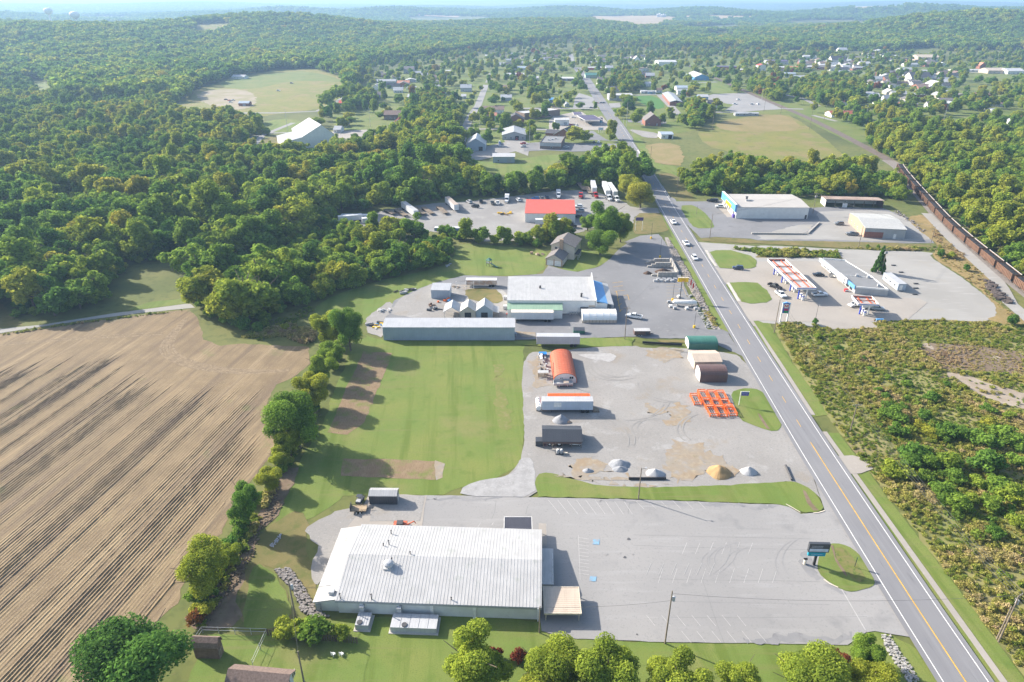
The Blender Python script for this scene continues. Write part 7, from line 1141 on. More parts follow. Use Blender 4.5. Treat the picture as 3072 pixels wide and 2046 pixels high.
# ------------------------------------------------------------------ painted bays
def stripes(vw, segs, m, w=.11, lvl=8): [band('road_marking', [vw(*a), vw(*b)], w, m, lvl, clear=False) for a, b in segs]
stripes(Cf, [((870, 965 + 27 * i), (1010, 967 + 27 * i)) for i in range(6)] + [((1010, 990), (1050, 1080))], FADEY, .12, 6); stripes(Ce, [((2170, 855), (2262, 842)), ((2178, 890), (2262, 878)), ((2190, 930), (2280, 918)), ((2205, 925), (2240, 1110)), ((2225, 1110), (2258, 1088)), ((2270, 965), (2305, 960)), ((2305, 960), (2318, 1005)), ((2210, 1010), (2240, 985)), ((2217, 1060), (2250, 1035))], YELP, .16, 6)
stripes(Cj, [((1080 + 68 * i, 245), (1165 + 66 * i, 350)) for i in range(9)] + [((560, 455), (588, 410)), ((668, 430), (680, 410)), ((745, 460), (770, 415)), ((1012, 470), (1060, 420)), ((1066, 420), (1068, 510)), ((1030, 500), (1062, 440)), ((1298, 500), (1312, 830))] + [((1302, 520 + 26 * i), (1375, 530 + 26 * i)) for i in range(11)], FADED, .09, 4.25); stripes(Ck, [((20 + 90 * i, 255), (75 + 90 * i, 310)) for i in range(6)] + [((130 + 92 * i, 705), (92 + 92 * i, 790)) for i in range(6)] + [((390 + 96 * i, 555), (355 + 96 * i, 640)) for i in range(6)] + [((180 + 104 * i, 850), (215 + 104 * i, 745)) for i in range(9)] + [((95 + 110 * i, 1085), (160 + 110 * i, 1165)) for i in range(7)] + [((350 + 110 * i, 1200), (420 + 110 * i, 1285)) for i in range(6)], FADED, .08, 4.25); stripes(Ck, [((1515, 895), (1690, 1195))], FADED, .18, 4.25)
TARL = mat('crack_seal', (.19, .188, .186), .8)
for q in [[(0, 575), (400, 590), (800, 598), (1290, 608)], [(140, 820), (600, 830), (1000, 832), (1360, 842)], [(300, 985), (800, 995), (1430, 1008)], [(270, 1100), (800, 1104), (1700, 1095)], [(500, 820), (560, 1000), (620, 1180), (660, 1285)], [(0, 500), (500, 512), (1000, 522), (1300, 530)], [(780, 455), (1000, 458)]]: band('crack_seal', [Ck(*a) for a in q], .07, TARL, 4.2, clear=False)
for q in [[(700, 250), (690, 330), (670, 380)], [(930, 290), (915, 350)], [(1670, 270), (1660, 350)]]: band('crack_seal', [Cj(*a) for a in q], .08, TARL, 4.2, clear=False)
for q, s in (((1428, 552), 1), ((1405, 820), 1)):
    x_, y_ = q; sheet('blue_bay_mark', [Cj(x_ - 26, y_ + 18), Cj(x_ + 22, y_ + 20), Cj(x_ + 26, y_ - 18), Cj(x_ - 22, y_ - 20)], BLUEP, 5, clear=False); sheet('blue_bay_mark', [Cj(x_ - 9, y_ + 12), Cj(x_ + 11, y_ + 12), Cj(x_ + 12, y_ + 4), Cj(x_ + 1, y_ + 3), Cj(x_ + 1, y_ - 12), Cj(x_ - 5, y_ - 12), Cj(x_ - 6, y_)], FADED, 5.3, clear=False)
for q, s in (((1665, 530), 9), ((1637, 663), 8), ((1500, 640), 9), ((1725, 1225), 5), ((1600, 635), 5), ((1695, 640), 5)): x_, y_ = q; sheet('oil_stain', [Cj(x_ + s * 1.4 * math.cos(k) * (1 + .3 * math.sin(3 * k)), y_ + s * math.sin(k)) for k in np.arange(0, 6.28, .6)][::-1], TAR if s in (9, 8) and y_ != 640 else MATS['tar'] if y_ in (1225,) else ASPH, 5, clear=False)
for q in ((1440, 905), (1390, 815), (1280, 955)): pass
band('kerb', [Ck(1110, 277), Ck(1160, 305), Ck(1215, 338)], .2, CREAM, 8, clear=False); band('kerb', [Ck(1310, 342), Ck(1350, 338), Ck(1392, 325)], .2, CREAM, 8, clear=False); band('kerb', [Ck(1385, 825), Ck(1430, 858), Ck(1490, 885)], .25, CREAM, 8, clear=False)
for i, q in enumerate([(1185, 805), (1250, 865), (1380, 1005), (1380, 965), (1370, 1058)]): p = Cg(*q); b_ = bx(-.9, .9, -.3, .3, 0, .35).build('parking_block', STEEL); b_.location = (p.x, p.y, .1); tag(b_, 'dark block on the turning area, ' + ['farthest from camera', 'beside the office trailer corner', 'middle right of the office trailer', 'upper right of the office trailer', 'lowest right of the office trailer'][i], 'block')
# water towers and grain silos far away
for q, k, lb in (((420, 100), 7.5, 'white water tower half behind the hill trees, left one'), ((650, 135), 8.5, 'white water tower half behind the hill trees, right one')):
    u, v = Ca.uv(*q); d = ray(u, v); t = 2350 if q[0] < 500 else 2100; p = V((d.x * t, d.y * t, CAM_H + d.z * t)); g_ = float(hill(p.x, p.y)); o = thing('water_tower', lb, 'water tower', (p.x, p.y, g_)); zt = p.z - g_ + 4; MB().lathe([(4, zt - 14), (12, zt - 8), (14.5, zt - 2), (13, zt + 3), (8, zt + 6.5), (.3, zt + 8)], 20).build('tank', WHITEP, o, smooth=True); MB().tube((0, 0, 0), (0, 0, zt - 12), 3, 10).build('column', WHITEP, o)
for i, (x_, s_) in enumerate(((1778, 6), (1795, 7), (1812, 5), (1830, 6), (1845, 5))): p = athill(*Cc.uv(x_, 152)); o = thing('grain_silo', 'white grain silo at the edge of the far tan field, ' + ['leftmost', 'second from left', 'middle', 'fourth from left', 'rightmost'][i], 'silo', p, group='grain silos at the far field'); MB().lathe([(s_, 0), (s_, s_ * 2.2)], 14).build('bin', GALV, o); MB().lathe([(s_ * 1.05, s_ * 2.2), (.4, s_ * 3)], 14).build('roof', WHITEP, o)
# ------------------------------------------------------------------ town buildings: (crop, x0, x1, foot row, eave row, depth m, rise m, wall, roof, ridge axis, label)
WR = metalmat('white_roof', (.47, .47, .47), .6); PURP = metalmat('purple_roof', (.10, .075, .13), .5); GREYW = mat('grey_siding', (.42, .43, .45), .8); BLUEW_ = mat('blue_siding', (.20, .30, .45), .8); YELW = mat('yellow_siding', (.6, .5, .32), .8); GREENW = mat('green_siding', (.35, .45, .38), .8); TERRA = mat('terracotta_roof', (.48, .21, .13), .8, var=.1)
B = [
 (Cq, 228, 560, 712, 606, 24, 4.4, BLUEGREY, GALV, 'y', 'large blue-grey workshop with dark door and low gable'), (Cq, 852, 1262, 520, 436, 30, 2.6, GREYM, GREYM, 'y', 'grey metal workshop with dark doorway behind the gravel lot'), (Cq, 690, 1068, 922, 815, 12, 1.2, BLUEGREY, WR, 'x', 'blue-grey metal shed with white roof on the bright green grass'),
 (Cq, 540, 755, 188, 98, 10, 2.0, GREENW, TERRA, 'x', 'pale green house with orange roof by the side street'), (Cq, 925, 1235, 262, 165, 13, 4.2, BRICK, DARKSH, 'y', 'brick house with steep dark gables among shrubs'), (Cc, 250, 440, 990, 955, 13, 2.6, WHITEW, BRSHINGLE, 'x', 'long building with brown roof and white wall behind the orange-roofed house'),
 (Cr, 140, 388, 735, 638, 11, .8, WHITEW, WR, 'x', 'white box store beside the purple fuel canopies'), (Cr, 1087, 1490, 300, 208, 18, 1.0, GREYW, WR, 'x', 'long grey warehouse with white roof right of the road'), (Cr, 1075, 1310, 160, 140, 14, 4.0, WHITEW, DARKSH, 'x', 'dark hip-roofed house behind the long grey warehouse'), (Cr, 1060, 1310, 112, 85, 14, 1.0, WHITEW, WR, 'x', 'white flat building behind the dark hip roof'),
 (Cr, 1712, 1990, 742, 650, 17, 5.5, BRICK, SHINGLE, 'y', 'brick church-like house with white gable trim right of the road'), (Cr, 1990, 2200, 966, 890, 13, 1.0, WHITEW, BLUEGREY, 'x', 'white garage with blue-grey roof and dark opening by the hay field'), (Cr, 1640, 1760, 180, 140, 8, 1.0, WHITEW, WR, 'x', 'white mobile home, left of two'), (Cr, 1765, 1895, 185, 145, 8, 1.0, BLUEW_, GREYM, 'x', 'blue mobile home, right of two'), (Cr, 1905, 2010, 165, 120, 9, 2.4, WHITEW, BRSHINGLE, 'x', 'small white house right of the mobile homes'),
 (Cr, 45, 158, 335, 285, 9, 1.6, BLUEW_, BLUEM, 'x', 'small bright blue house behind the flat store'), (Cr, 310, 390, 410, 375, 12, 1.4, WHITEW, WR, 'y', 'white narrow shed by the parking lot'), (Cr, 90, 200, 420, 375, 10, 2.6, TANBRICK, BRSHINGLE, 'y', 'tan house with brown gable behind the flat store'),
 (Cc, 880, 1050, 706, 684, 22, .5, BROWNBRICK, WR, 'x', 'brick shop with long white flat roof beside the main road'), (Cc, 468, 545, 612, 588, 14, 4, WHITEW, DARKSH, 'x', 'white house with dark gabled roof by the left street'), (Cc, 555, 650, 610, 592, 14, 2, WHITEW, BLUEGREY, 'x', 'white house with blue-grey roof next to the dark gabled one'), (Cc, 465, 650, 672, 648, 16, 1.2, WHITEW, WR, 'x', 'long white-roofed building in front of the blue-grey roof'), (Cc, 665, 742, 702, 680, 14, 2, GREYW, WR, 'x', 'grey house left of the big dark street tree'), (Cc, 935, 985, 610, 588, 14, 1, BRICK, WR, 'x', 'small brick shop with white roof at the road bend'), (Cc, 1132, 1290, 610, 590, 18, .8, REDM, WR, 'x', 'long white-roofed shop with red front'),
 (Cc, 1152, 1268, 682, 655, 18, 2.4, GREENW, GREENM, 'x', 'green-roofed shop beside the main road'), (Cc, 1258, 1368, 742, 708, 16, 4.5, WHITEW, SHINGLE, 'x', 'grey hip-roofed house with white walls by the dark trees'), (Cc, 1785, 1945, 572, 540, 34, 2.0, WHITEW, WR, 'x', 'large white warehouse beside the far railway'), (Cc, 2100, 2225, 700, 672, 50, 4, BLUEM, WR, 'y', 'long warehouse with white roof and bright blue front'), (Cc, 1328, 1390, 622, 590, 14, 3, GREYW, GREYM, 'x', 'grey house behind the green-roofed shop'), (Cc, 1572, 1622, 545, 515, 14, 5, WHITEW, WR, 'y', 'white steep-gabled house among the far trees'), (Cc, 1190, 1258, 570, 550, 13, 3, WHITEW, GREYM, 'x', 'pale house right of the road bend'),
 (Cc, 1675, 1722, 752, 730, 10, 2, WHITEW, WR, 'x', 'tiny white house above the mobile homes'), (Cc, 1945, 2045, 790, 765, 14, 2, WHITEW, BLUEGREY, 'x', 'pale blue-roofed house above the railway lot'), (Cc, 1960, 2060, 815, 795, 10, 1.4, BLUEW_, WR, 'x', 'blue house in front of the pale blue-roofed one'), (Cd, 70, 145, 625, 600, 10, 2, WHITEW, GREYM, 'x', 'white house at the left end of the railway lot'), (Cd, 207, 272, 664, 638, 10, 2, BLUEW_, WR, 'x', 'blue house by the railway lot'), (Cd, 272, 352, 712, 688, 14, 3.6, WHITEW, DARKSH, 'x', 'white house with dark roof by the railway lot'), (Cd, 222, 268, 702, 682, 10, 1, WHITEW, WR, 'x', 'white shed left of the dark-roofed white house'), (Cd, 452, 605, 765, 748, 7, .6, GREYM, GREYM, 'x', 'low grey sheds at the top of the golden meadow'),
 (Cb, 1310, 1400, 640, 605, 16, 4, GREYW, SHINGLE, 'x', 'grey house at the edge of the dark wood'), (Cb, 1068, 1240, 726, 708, 12, 2, GREYW, GREYM, 'x', 'long low grey house on the green lawn'), (Cb, 1252, 1358, 742, 722, 12, 2.4, BRICK, TERRA, 'x', 'house with reddish roof right of the long grey one'), (Cb, 1032, 1098, 792, 762, 14, 2.6, WHITEW, WR, 'y', 'white barn-like house on the green lawn'), (Cb, 1048, 1148, 852, 828, 12, 3, BLUEW_, SHINGLE, 'x', 'blue-grey house with dark roof by the curve of the street'), (Cb, 745, 815, 922, 898, 12, 2.2, GREENW, REDM, 'x', 'small house with bright red roof by the diagonal street'), (Cb, 760, 815, 1110, 1085, 12, 2.2, GREYW, SHINGLE, 'y', 'small dark house behind the white barn'), (Cb, 1225, 1298, 1100, 1068, 12, 3.0, WHITEW, REDM, 'y', 'white house with dark red roof in front of the tall trees'), (Cb, 1140, 1290, 1045, 1000, 14, 3, BROWNBRICK, BRSHINGLE, 'x', 'brown house half hidden under tall trees'),
 (Cb, 1805, 1900, 800, 765, 14, 3.4, GREYW, GREYM, 'x', 'grey house left of the side street'), (Cb, 1812, 1852, 862, 840, 10, 2, WHITEW, WR, 'x', 'white cottage left of the side street, nearer'), (Cb, 2155, 2250, 880, 850, 14, 2.4, GREYW, GREYM, 'x', 'grey-roofed house right of the side street'), (Cb, 2150, 2230, 790, 760, 12, 2, BRICK, BRSHINGLE, 'x', 'brown-roofed house behind trees right of the side street'), (Cb, 1560, 1600, 795, 770, 10, 1.5, WHITEW, WR, 'x', 'white shed on the open lawn'), (Cb, 1530, 1620, 600, 580, 12, 2, BRICK, BRSHINGLE, 'x', 'brown-roofed house at the wood edge'), (Cb, 1675, 1720, 650, 625, 12, 2, WHITEW, WR, 'x', 'white house at the wood edge right of the brown one'), (Cb, 2020, 2070, 508, 488, 14, 2, WHITEW, WR, 'x', 'white house high in the trees'), (Cb, 2200, 2290, 600, 570, 16, 4, WHITEW, DARKSH, 'x', 'white house with dark porch near the side street end'), (Cb, 700, 760, 1160, 1130, 14, 2, WHITEW, GREYM, 'x', 'grey annex right of the white barn'),
 (Cd, 1085, 1245, 775, 755, 16, 2.4, WHITEW, mat('brick_red_roof', (.30, .09, .06), .8), 'x', 'white house with long brick-red roof beside the railway'), (Cd, 1115, 1180, 668, 645, 14, 3, WHITEW, GREYM, 'x', 'white house above the red-roofed one'), (Cd, 1135, 1210, 712, 690, 14, 2.4, WHITEW, SHINGLE, 'y', 'white gabled house right above the red roof'), (Cd, 1400, 1470, 700, 680, 16, 2, WHITEW, BLUEM, 'x', 'house with bright blue roof among yellow trees'), (Cd, 1655, 1745, 602, 575, 18, 3, BRICK, BRSHINGLE, 'x', 'red-brown house in the right-hand cluster'), (Cd, 1725, 1830, 602, 570, 18, 6, WHITEW, WR, 'y', 'white steep-gabled house in the right-hand cluster'), (Cd, 1608, 1738, 540, 510, 20, 6, WHITEW, DARKSH, 'x', 'large white house with dark roof above the cluster'), (Cd, 1655, 1800, 402, 378, 30, 4, TANM, mat('tan_roof', (.48, .40, .30), .7), 'x', 'large tan-roofed hall under the right-hand wood'), (Cd, 1445, 1530, 386, 372, 18, 2, WHITEW, WR, 'x', 'white house on the green slope'), (Cd, 1368, 1450, 356, 338, 16, 3, WHITEW, GREYM, 'y', 'white gabled house on the green slope, left'),
 (Cd, 1085, 1180, 420, 395, 18, 6, WHITEW, DARKSH, 'x', 'white house with black roof in the old town'), (Cd, 1050, 1092, 416, 400, 14, 2, WHITEW, WR, 'x', 'white annex left of the black-roofed house'), (Cd, 668, 800, 425, 405, 26, 2, GREYW, PURP, 'x', 'long purple-roofed building in the old town'), (Cd, 602, 650, 470, 432, 14, 2, WHITEW, REDM, 'y', 'building with vivid red gable in the old town'), (Cd, 712, 792, 470, 445, 18, 1, TANM, WR, 'x', 'tan shop row with white roofs'), (Cd, 795, 868, 474, 445, 16, 1, BRICK, REDM, 'x', 'red brick shop row'), (Cd, 868, 965, 462, 440, 18, 1, TANBRICK, WR, 'x', 'brick shop row with pale roof, right end'), (Cd, 335, 460, 472, 440, 20, .6, BRICK, PURP, 'x', 'dark red brick shop row by the railway'), (Cd, 470, 552, 488, 460, 18, .6, BRICK, WR, 'x', 'brick corner shop with pale roof by the railway'), (Cd, 1135, 1190, 346, 328, 16, 4, WHITEW, GREYM, 'x', 'white house alone in the upper trees'), (Cd, 2115, 2235, 486, 465, 24, 3, TANM, TANM, 'x', 'long tan hall at the right edge, left one'), (Cd, 2245, 2355, 490, 468, 24, 3, WHITEW, WR, 'x', 'long white hall at the right edge, right one'), (Cd, 1885, 2095, 474, 464, 14, 1, WHITEW, WR, 'x', 'very long low white shed'), (Cd, 1572, 1665, 440, 425, 14, 2, WHITEW, GREYM, 'x', 'pale house in front of the tan-roofed hall'), (Cd, 1275, 1340, 442, 420, 14, 3, WHITEW, WR, 'x', 'white house right of the black-roofed one'), (Cd, 1135, 1210, 500, 478, 14, 2.4, GREYW, GREYM, 'x', 'grey house by the old town street'), (Cd, 845, 930, 530, 510, 14, 2, BLUEW_, GREYM, 'x', 'blue house below the brick shops'), (Cd, 700, 726, 612, 585, 8, 5, WHITEW, REDP, 'y', 'narrow red-gabled shed by the railway'), (Cd, 780, 850, 510, 485, 12, 1, WHITEW, BLUEGREY, 'x', 'pale shed below the brick shops'), (Cd, 1010, 1090, 442, 428, 12, 1, WHITEW, WR, 'x', 'white row house below the black-roofed house'), (Cd, 2295, 2380, 832, 800, 12, 3, WHITEW, WR, 'y', 'white gabled house at the right picture edge'), (Cd, 2140, 2185, 742, 728, 12, 1, WHITEW, WR, 'x', 'white mobile home among right-hand trees'), (Cd, 1800, 1890, 682, 662, 12, 2, WHITEW, SHINGLE, 'x', 'dark-roofed house below the right-hand cluster'), (Cd, 1190, 1270, 395, 380, 14, 2, WHITEW, SHINGLE, 'x', 'dark-roofed cottage above the white house'), (Cd, 900, 985, 388, 372, 14, 2, WHITEW, WR, 'x', 'white cottage above the old town shops'), (Cd, 1540, 1620, 480, 462, 16, 3, GREYW, GREYM, 'x', 'grey-roofed house left of the large white house'), (Cd, 1700, 1790, 440, 424, 14, 3, BRICK, BRSHINGLE, 'x', 'brown-roofed house below the tan hall'), (Cd, 1360, 1420, 540, 520, 12, 3, WHITEW, GREYM, 'x', 'pale house among the central trees'), (Cd, 2060, 2100, 455, 430, 10, 4, BRICK, TERRA, 'y', 'terracotta gabled house under the right-hand wood')]
for i, (vw, x0, x1, yb, ye, D, rise_, wm, rm, ax, lb) in enumerate(B):
    a, b = vw(x0, yb), vw(x1, yb); e = max(2.4, hz(a, vw.v(ye))); L = (b - a).length; nw = 2 if L < 16 else 4; ops = []
    if L > 2:
        for k in range(nw): ops.append(('window', 'f', L * (k + .5) / nw if nw > 2 or k else L * .25, .9, min(1.3, L / 8), 1.2))
        ops = [q for j, q in enumerate(ops) if j != nw // 2] + [('door' if 'work' not in lb and 'shed' not in lb and 'warehouse' not in lb else 'roller_door', 'f', L * (nw // 2 + .5) / nw, 0, 1.0 if 'house' in lb else 3.0, 2.1 if 'house' in lb else 3.0, DARK if 'dark door' in lb or 'dark opening' in lb else None)]
    o = shed('house' if 'house' in lb or 'home' in lb else 'town_building', lb, 'house' if 'house' in lb or 'cottage' in lb else 'building', a, b, D, e, e + rise_, wm, rm, axis=ax, over=.4, opens=ops, group='buildings of the town')
    if rise_ > 2.3 and 'house' in lb and i % 2: bx(L * .6, L * .6 + .8, D * .45, D * .45 + .8, e, e + rise_ + .9).build('chimney', BRICK, [c for c in o.children if c.name.startswith('roof')][0])
# bigger town buildings with their own build
def flat(name, lb, vw, fl, fr, yt, back, wm, rm, band_m=None, par=.5):
    a, b = vw(*fl), vw(*fr); h = hz(a, vw.v(yt)); D = max(6, depth_at(a, b, vw, *back, h)); o, L = frame(name, lb, 'building', a, b, 'buildings of the town'); bx(0, L, 0, D, 0, h - .3).build('wall', wm, o); bx(.3, L - .3, .3, D - .3, h - .3, h - .22).build('roof', rm, o); m = MB().box(-.05, L + .05, -.05, .25, h - .3, h + par * .4).box(-.05, L + .05, D - .25, D + .05, h - .3, h + par * .4).box(-.05, .25, .25, D - .25, h - .3, h + par * .4).box(L - .25, L + .05, .25, D - .25, h - .3, h + par * .4); m.build('parapet', band_m or wm, o)
    for k in range(3): bx(L * (.3 + .15 * k), L * (.3 + .15 * k) + 1.3, D * (.35 + .1 * k), D * (.35 + .1 * k) + 1.3, h - .22, h + .7).build('roof_unit', GALV, o)
    foot(o, L, D); return o, L, D, h
o, L, D, h = flat('flat_brick_building', 'flat-roofed dark brick building with grey upper band beside the dark lot', Cq, (1508, 680), (1872, 692), 565, (1860, 455), BROWNBRICK, TPO); bx(-.06, L + .06, -.08, -.02, h * .48, h - .1).build('upper_band', GREYW, o); opening(o, 'window', 'f', L * .55, .9, 1.6, 1.2, L, D)
o, L, D, h = flat('flat_store', 'large flat-roofed store with brown wall behind the brick house', Cc, (620, 1045), (928, 1010), 988, (918, 932), BROWNBRICK, WR); opening(o, 'window', 'f', L * .7, .8, 3, 1.5, L, D); opening(o, 'window', 'r', D * .5, .8, 3, 1.5, L, D)
a, b = Cq(1760, 475), Cq(2085, 505); e = hz(a, Cq.v(420)); o = shed('brick_bank', 'brick building with white-edged gable and round white steeple vent', 'building', a, b, 16, e, e + 5, BRICK, DARKSH, axis='y', over=.7, opens=[('window', 'f', 4, .8, 1.2, 1.5), ('window', 'f', 10, .8, 1.2, 1.5)], group='buildings of the town'); L = (b - a).length
MB().exy([(-.75, e - .55), (L / 2, e + 4.98), (L + .75, e - .55), (L + .75, e - .2), (L / 2, e + 5.4), (-.75, e - .2)], -.85, -.72).build('gable_trim', WHITEP, o); bx(-11, -.05, 6, 14, 0, e - .6).build('wing', BRICK, o); MB().exx([(5.4, e - .6), (10, e + 1.8), (14.6, e - .6)], -11.4, -.1).build('wing_roof', DARKSH, o); MB().lathe([(.9, e + 3), (.9, e + 5.5), (.2, e + 7.5)], 10, (L * .82, 13)).build('steeple', WHITEP, o)
a, b = Cb(445, 1292), Cb(716, 1268); e = hz(a, Cb.v(1190)); o = shed('white_barn', 'huge white metal barn with grey gable roof beyond the woods', 'building', a, b, 40, e, e + 7.5, WHITEW, GREYM, axis='y', over=.4, ridge=.62, opens=[('roller_door', 'f', 15, 0, 4.5, 4.5, DARK)], seams=1.4); MB().exy([(-14, 0), (-.03, 0), (-.03, e - .5), (-14, e - 3)], 0, 30).build('side_wing', WHITEW, o); MB().exy([(-14.5, e - 3.05), (-.03, e - .48), (-.03, e - .3), (-14.5, e - 2.85)], -.4, 30.4).build('wing_roof', GREYM, o); OPEN.append([(o.matrix_basis @ V(q)).xy[:] for q in ((-15, -1, 0), (0, -1, 0), (0, 31, 0), (-15, 31, 0))])
a, b = Cr(2010, 232), Cr(2140, 392); D = 13; o, L = frame('brick_apartment', 'long red brick block with grey roof running away from the road', 'building', b, a, 'buildings of the town'); bx(0, L, -D, 0, 0, 4.0).build('wall', BRICK, o); MB().exx([(-D - .4, 4), (-D / 2, 5.6), (.4, 4), (.4, 4.15), (-D / 2, 5.8), (-D - .4, 4.15)], -.4, L + .4).build('roof', GREYM, o); [bx(L * (i + .3) / 6, L * (i + .3) / 6 + 1.4, 0, .05, 1, 2.4).build('window', GLASS, o) for i in range(6)]
OPEN.append([(o.matrix_basis @ V(q)).xy[:] for q in ((0, -D, 0), (L, -D, 0), (L, 1, 0), (0, 1, 0))])
for i, (c, z) in enumerate([([(475, 545), (615, 545), (600, 500), (470, 500)], 5), ([(665, 640), (855, 635), (825, 555), (640, 555)], 5)]):
    P = [Cr(*q, z) for q in c]; awning('purple_canopy', 'purple-roofed fuel canopy in the town, ' + ('smaller and farther' if i == 0 else 'larger and nearer'), P, z, PURP, WHITEP, ribs=1.6)
p = Cr(948, 690); h = hz(p, Cr.v(600)); o = thing('fuel_sign', 'purple and teal fuel sign by the town road', 'sign', (p.x, p.y, .1)); bx(-1.2, 1.2, -.3, .3, 0, h).build('pylon', PURP, o); bx(-1.25, 1.25, -.34, -.3, .3, h * .4).build('teal_panel', TEAL, o)
p = Cr(940, 870); h = hz(p, Cr.v(770)); o = thing('white_sign', 'blue board on three white posts by the dark parking lot', 'sign', (p.x, p.y, .1)); [bx(x_ - .15, x_ + .15, -.1, .1, 0, h * .8).build('post', WHITEP, o) for x_ in (-1.7, 0, 1.7)]; bx(-2.1, 2.1, -.15, .15, h * .55, h).build('panel', BLUEW, o)
p = Ca(2060, 675); a, b = Ca(2020, 688), Ca(2130, 690); shed('far_house', 'pale house on the far green meadow below the wood', 'house', a, b, 12, 3, 5.4, WHITEW, GREYM, axis='x', opens=[('window', 'f', 5, 1, 1.2, 1.2), ('door', 'f', 9, 0, 1, 2)])
for i, q in enumerate([(1970, 872), (2010, 895), (2030, 878), (2000, 880)]): p = Ca(*q); CA(p, R(20 * i), 'car parked on the far gravel lot, ' + ['leftmost', 'nearest', 'rightmost', 'middle'][i], ['black', 'white', 'silver', 'red'][i], 'cars in the town')
a, b = Ca(2080, 925), Ca(2170, 925); shed('far_garage', 'reddish garage with blue truck beside the far gravel lot', 'building', a, b, 9, 3, 4.6, BRICK, BLUEGREY, opens=[('roller_door', 'f', 6, 0, 3, 2.4)])
for q, lb in (((335, 730), 'blue-grey truck on the far meadow'), ((220, 795), 'white trailer on the far meadow')): p = Cb(*q); SU(p, 0, lb, 'grey' if q[0] == 335 else 'white', 'cars in the town')
for i, q in enumerate([(450, 690), (470, 660), (560, 690), (600, 690)]): p = Cd(*q); SU(p, R(30 * i), 'vehicle on the railway lot, ' + ['white van in the middle', 'white truck behind the van', 'white pickup nearest the tracks', 'pale truck at the right'][i], 'white', 'cars in the town')
# more houses along the far streets: plots drawn from the rows of the town
hr = np.random.default_rng(21); ZN = [('the old town shops', [Cd(820, 400), Cd(1340, 385), Cd(1350, 470), Cd(860, 480)], 34), ('the right-hand cluster', [Cd(1350, 470), Cd(2000, 480), Cd(1900, 640), Cd(1250, 560)], 40), ('the green-roofed shop', [Cc(1180, 500), Cc(1750, 480), Cc(1800, 690), Cc(1380, 690)], 18), ('the dark street tree', [Cc(330, 480), Cc(1000, 470), Cc(860, 640), Cc(350, 640)], 18), ('the diagonal street', [Cb(980, 640), Cb(1800, 640), Cb(1800, 870), Cb(1000, 880)], 22), ('the railway thicket', [Cd(1100, 620), Cd(1700, 600), Cd(2300, 640), Cd(2300, 720), Cd(1300, 740)], 22), ('the tan-roofed hall', [Cd(1200, 330), Cd(1900, 400), Cd(1900, 460), Cd(1250, 400)], 16)]
cnt = {}
for lm, pts_, n_h in ZN:
    poly = [(p.x, p.y) for p in pts_]; xs, ys_ = [p[0] for p in poly], [p[1] for p in poly]; made = 0
    for _ in range(1600):
        x, y = hr.uniform(min(xs), max(xs)), hr.uniform(min(ys_), max(ys_)); L, D = hr.uniform(10, 19), hr.uniform(8, 13)
        q = np.array([[x + a, y + b] for a in (-5, L / 2, L + 5) for b in (-6, D / 2, D + 6)])
        if made >= n_h: break
        if not inside(q[:, 0], q[:, 1], poly).all() or any(inside(q[:, 0], q[:, 1], o_).any() for o_ in OPEN if abs(o_[0][0] - x) < 120 and abs(o_[0][1] - y) < 160): continue
        made += 1; wi, ri = int(hr.integers(5)), int(hr.integers(5)); wm = (WHITEW, WHITEW, GREYW, BEIGE, BRICK)[wi]; rm = (WR, GREYM, SHINGLE, BRSHINGLE, DARKSH)[ri]
        k_ = ('white', 'white', 'grey', 'beige', 'brick')[wi] + ' house with ' + ('white', 'grey', 'brownish grey', 'brown', 'dark')[ri] + ' roof near ' + lm; c_ = cnt[k_] = cnt.get(k_, -1) + 1
        a = V((x, y, 0)); t = hr.uniform(-.12, .12); ax = 'xxy'[int(hr.integers(3))]
        shed('house', k_ + ('' if not c_ else ', ' + ['', 'second', 'third', 'fourth', 'fifth', 'sixth', 'seventh', 'eighth', 'ninth', 'tenth'][min(c_, 9)] + ' of its kind'), 'house', a, a + V((L * math.cos(t), L * math.sin(t), 0)), D, 2.8, 2.8 + hr.uniform(1.4, 3.4), wm, rm, axis=ax, over=.4, opens=[('window', 'f', L * .25, .9, 1.3, 1.2), ('door', 'f', L * .5, 0, 1, 2.1), ('window', 'f', L * .76, .9, 1.3, 1.2)], group='buildings of the town')
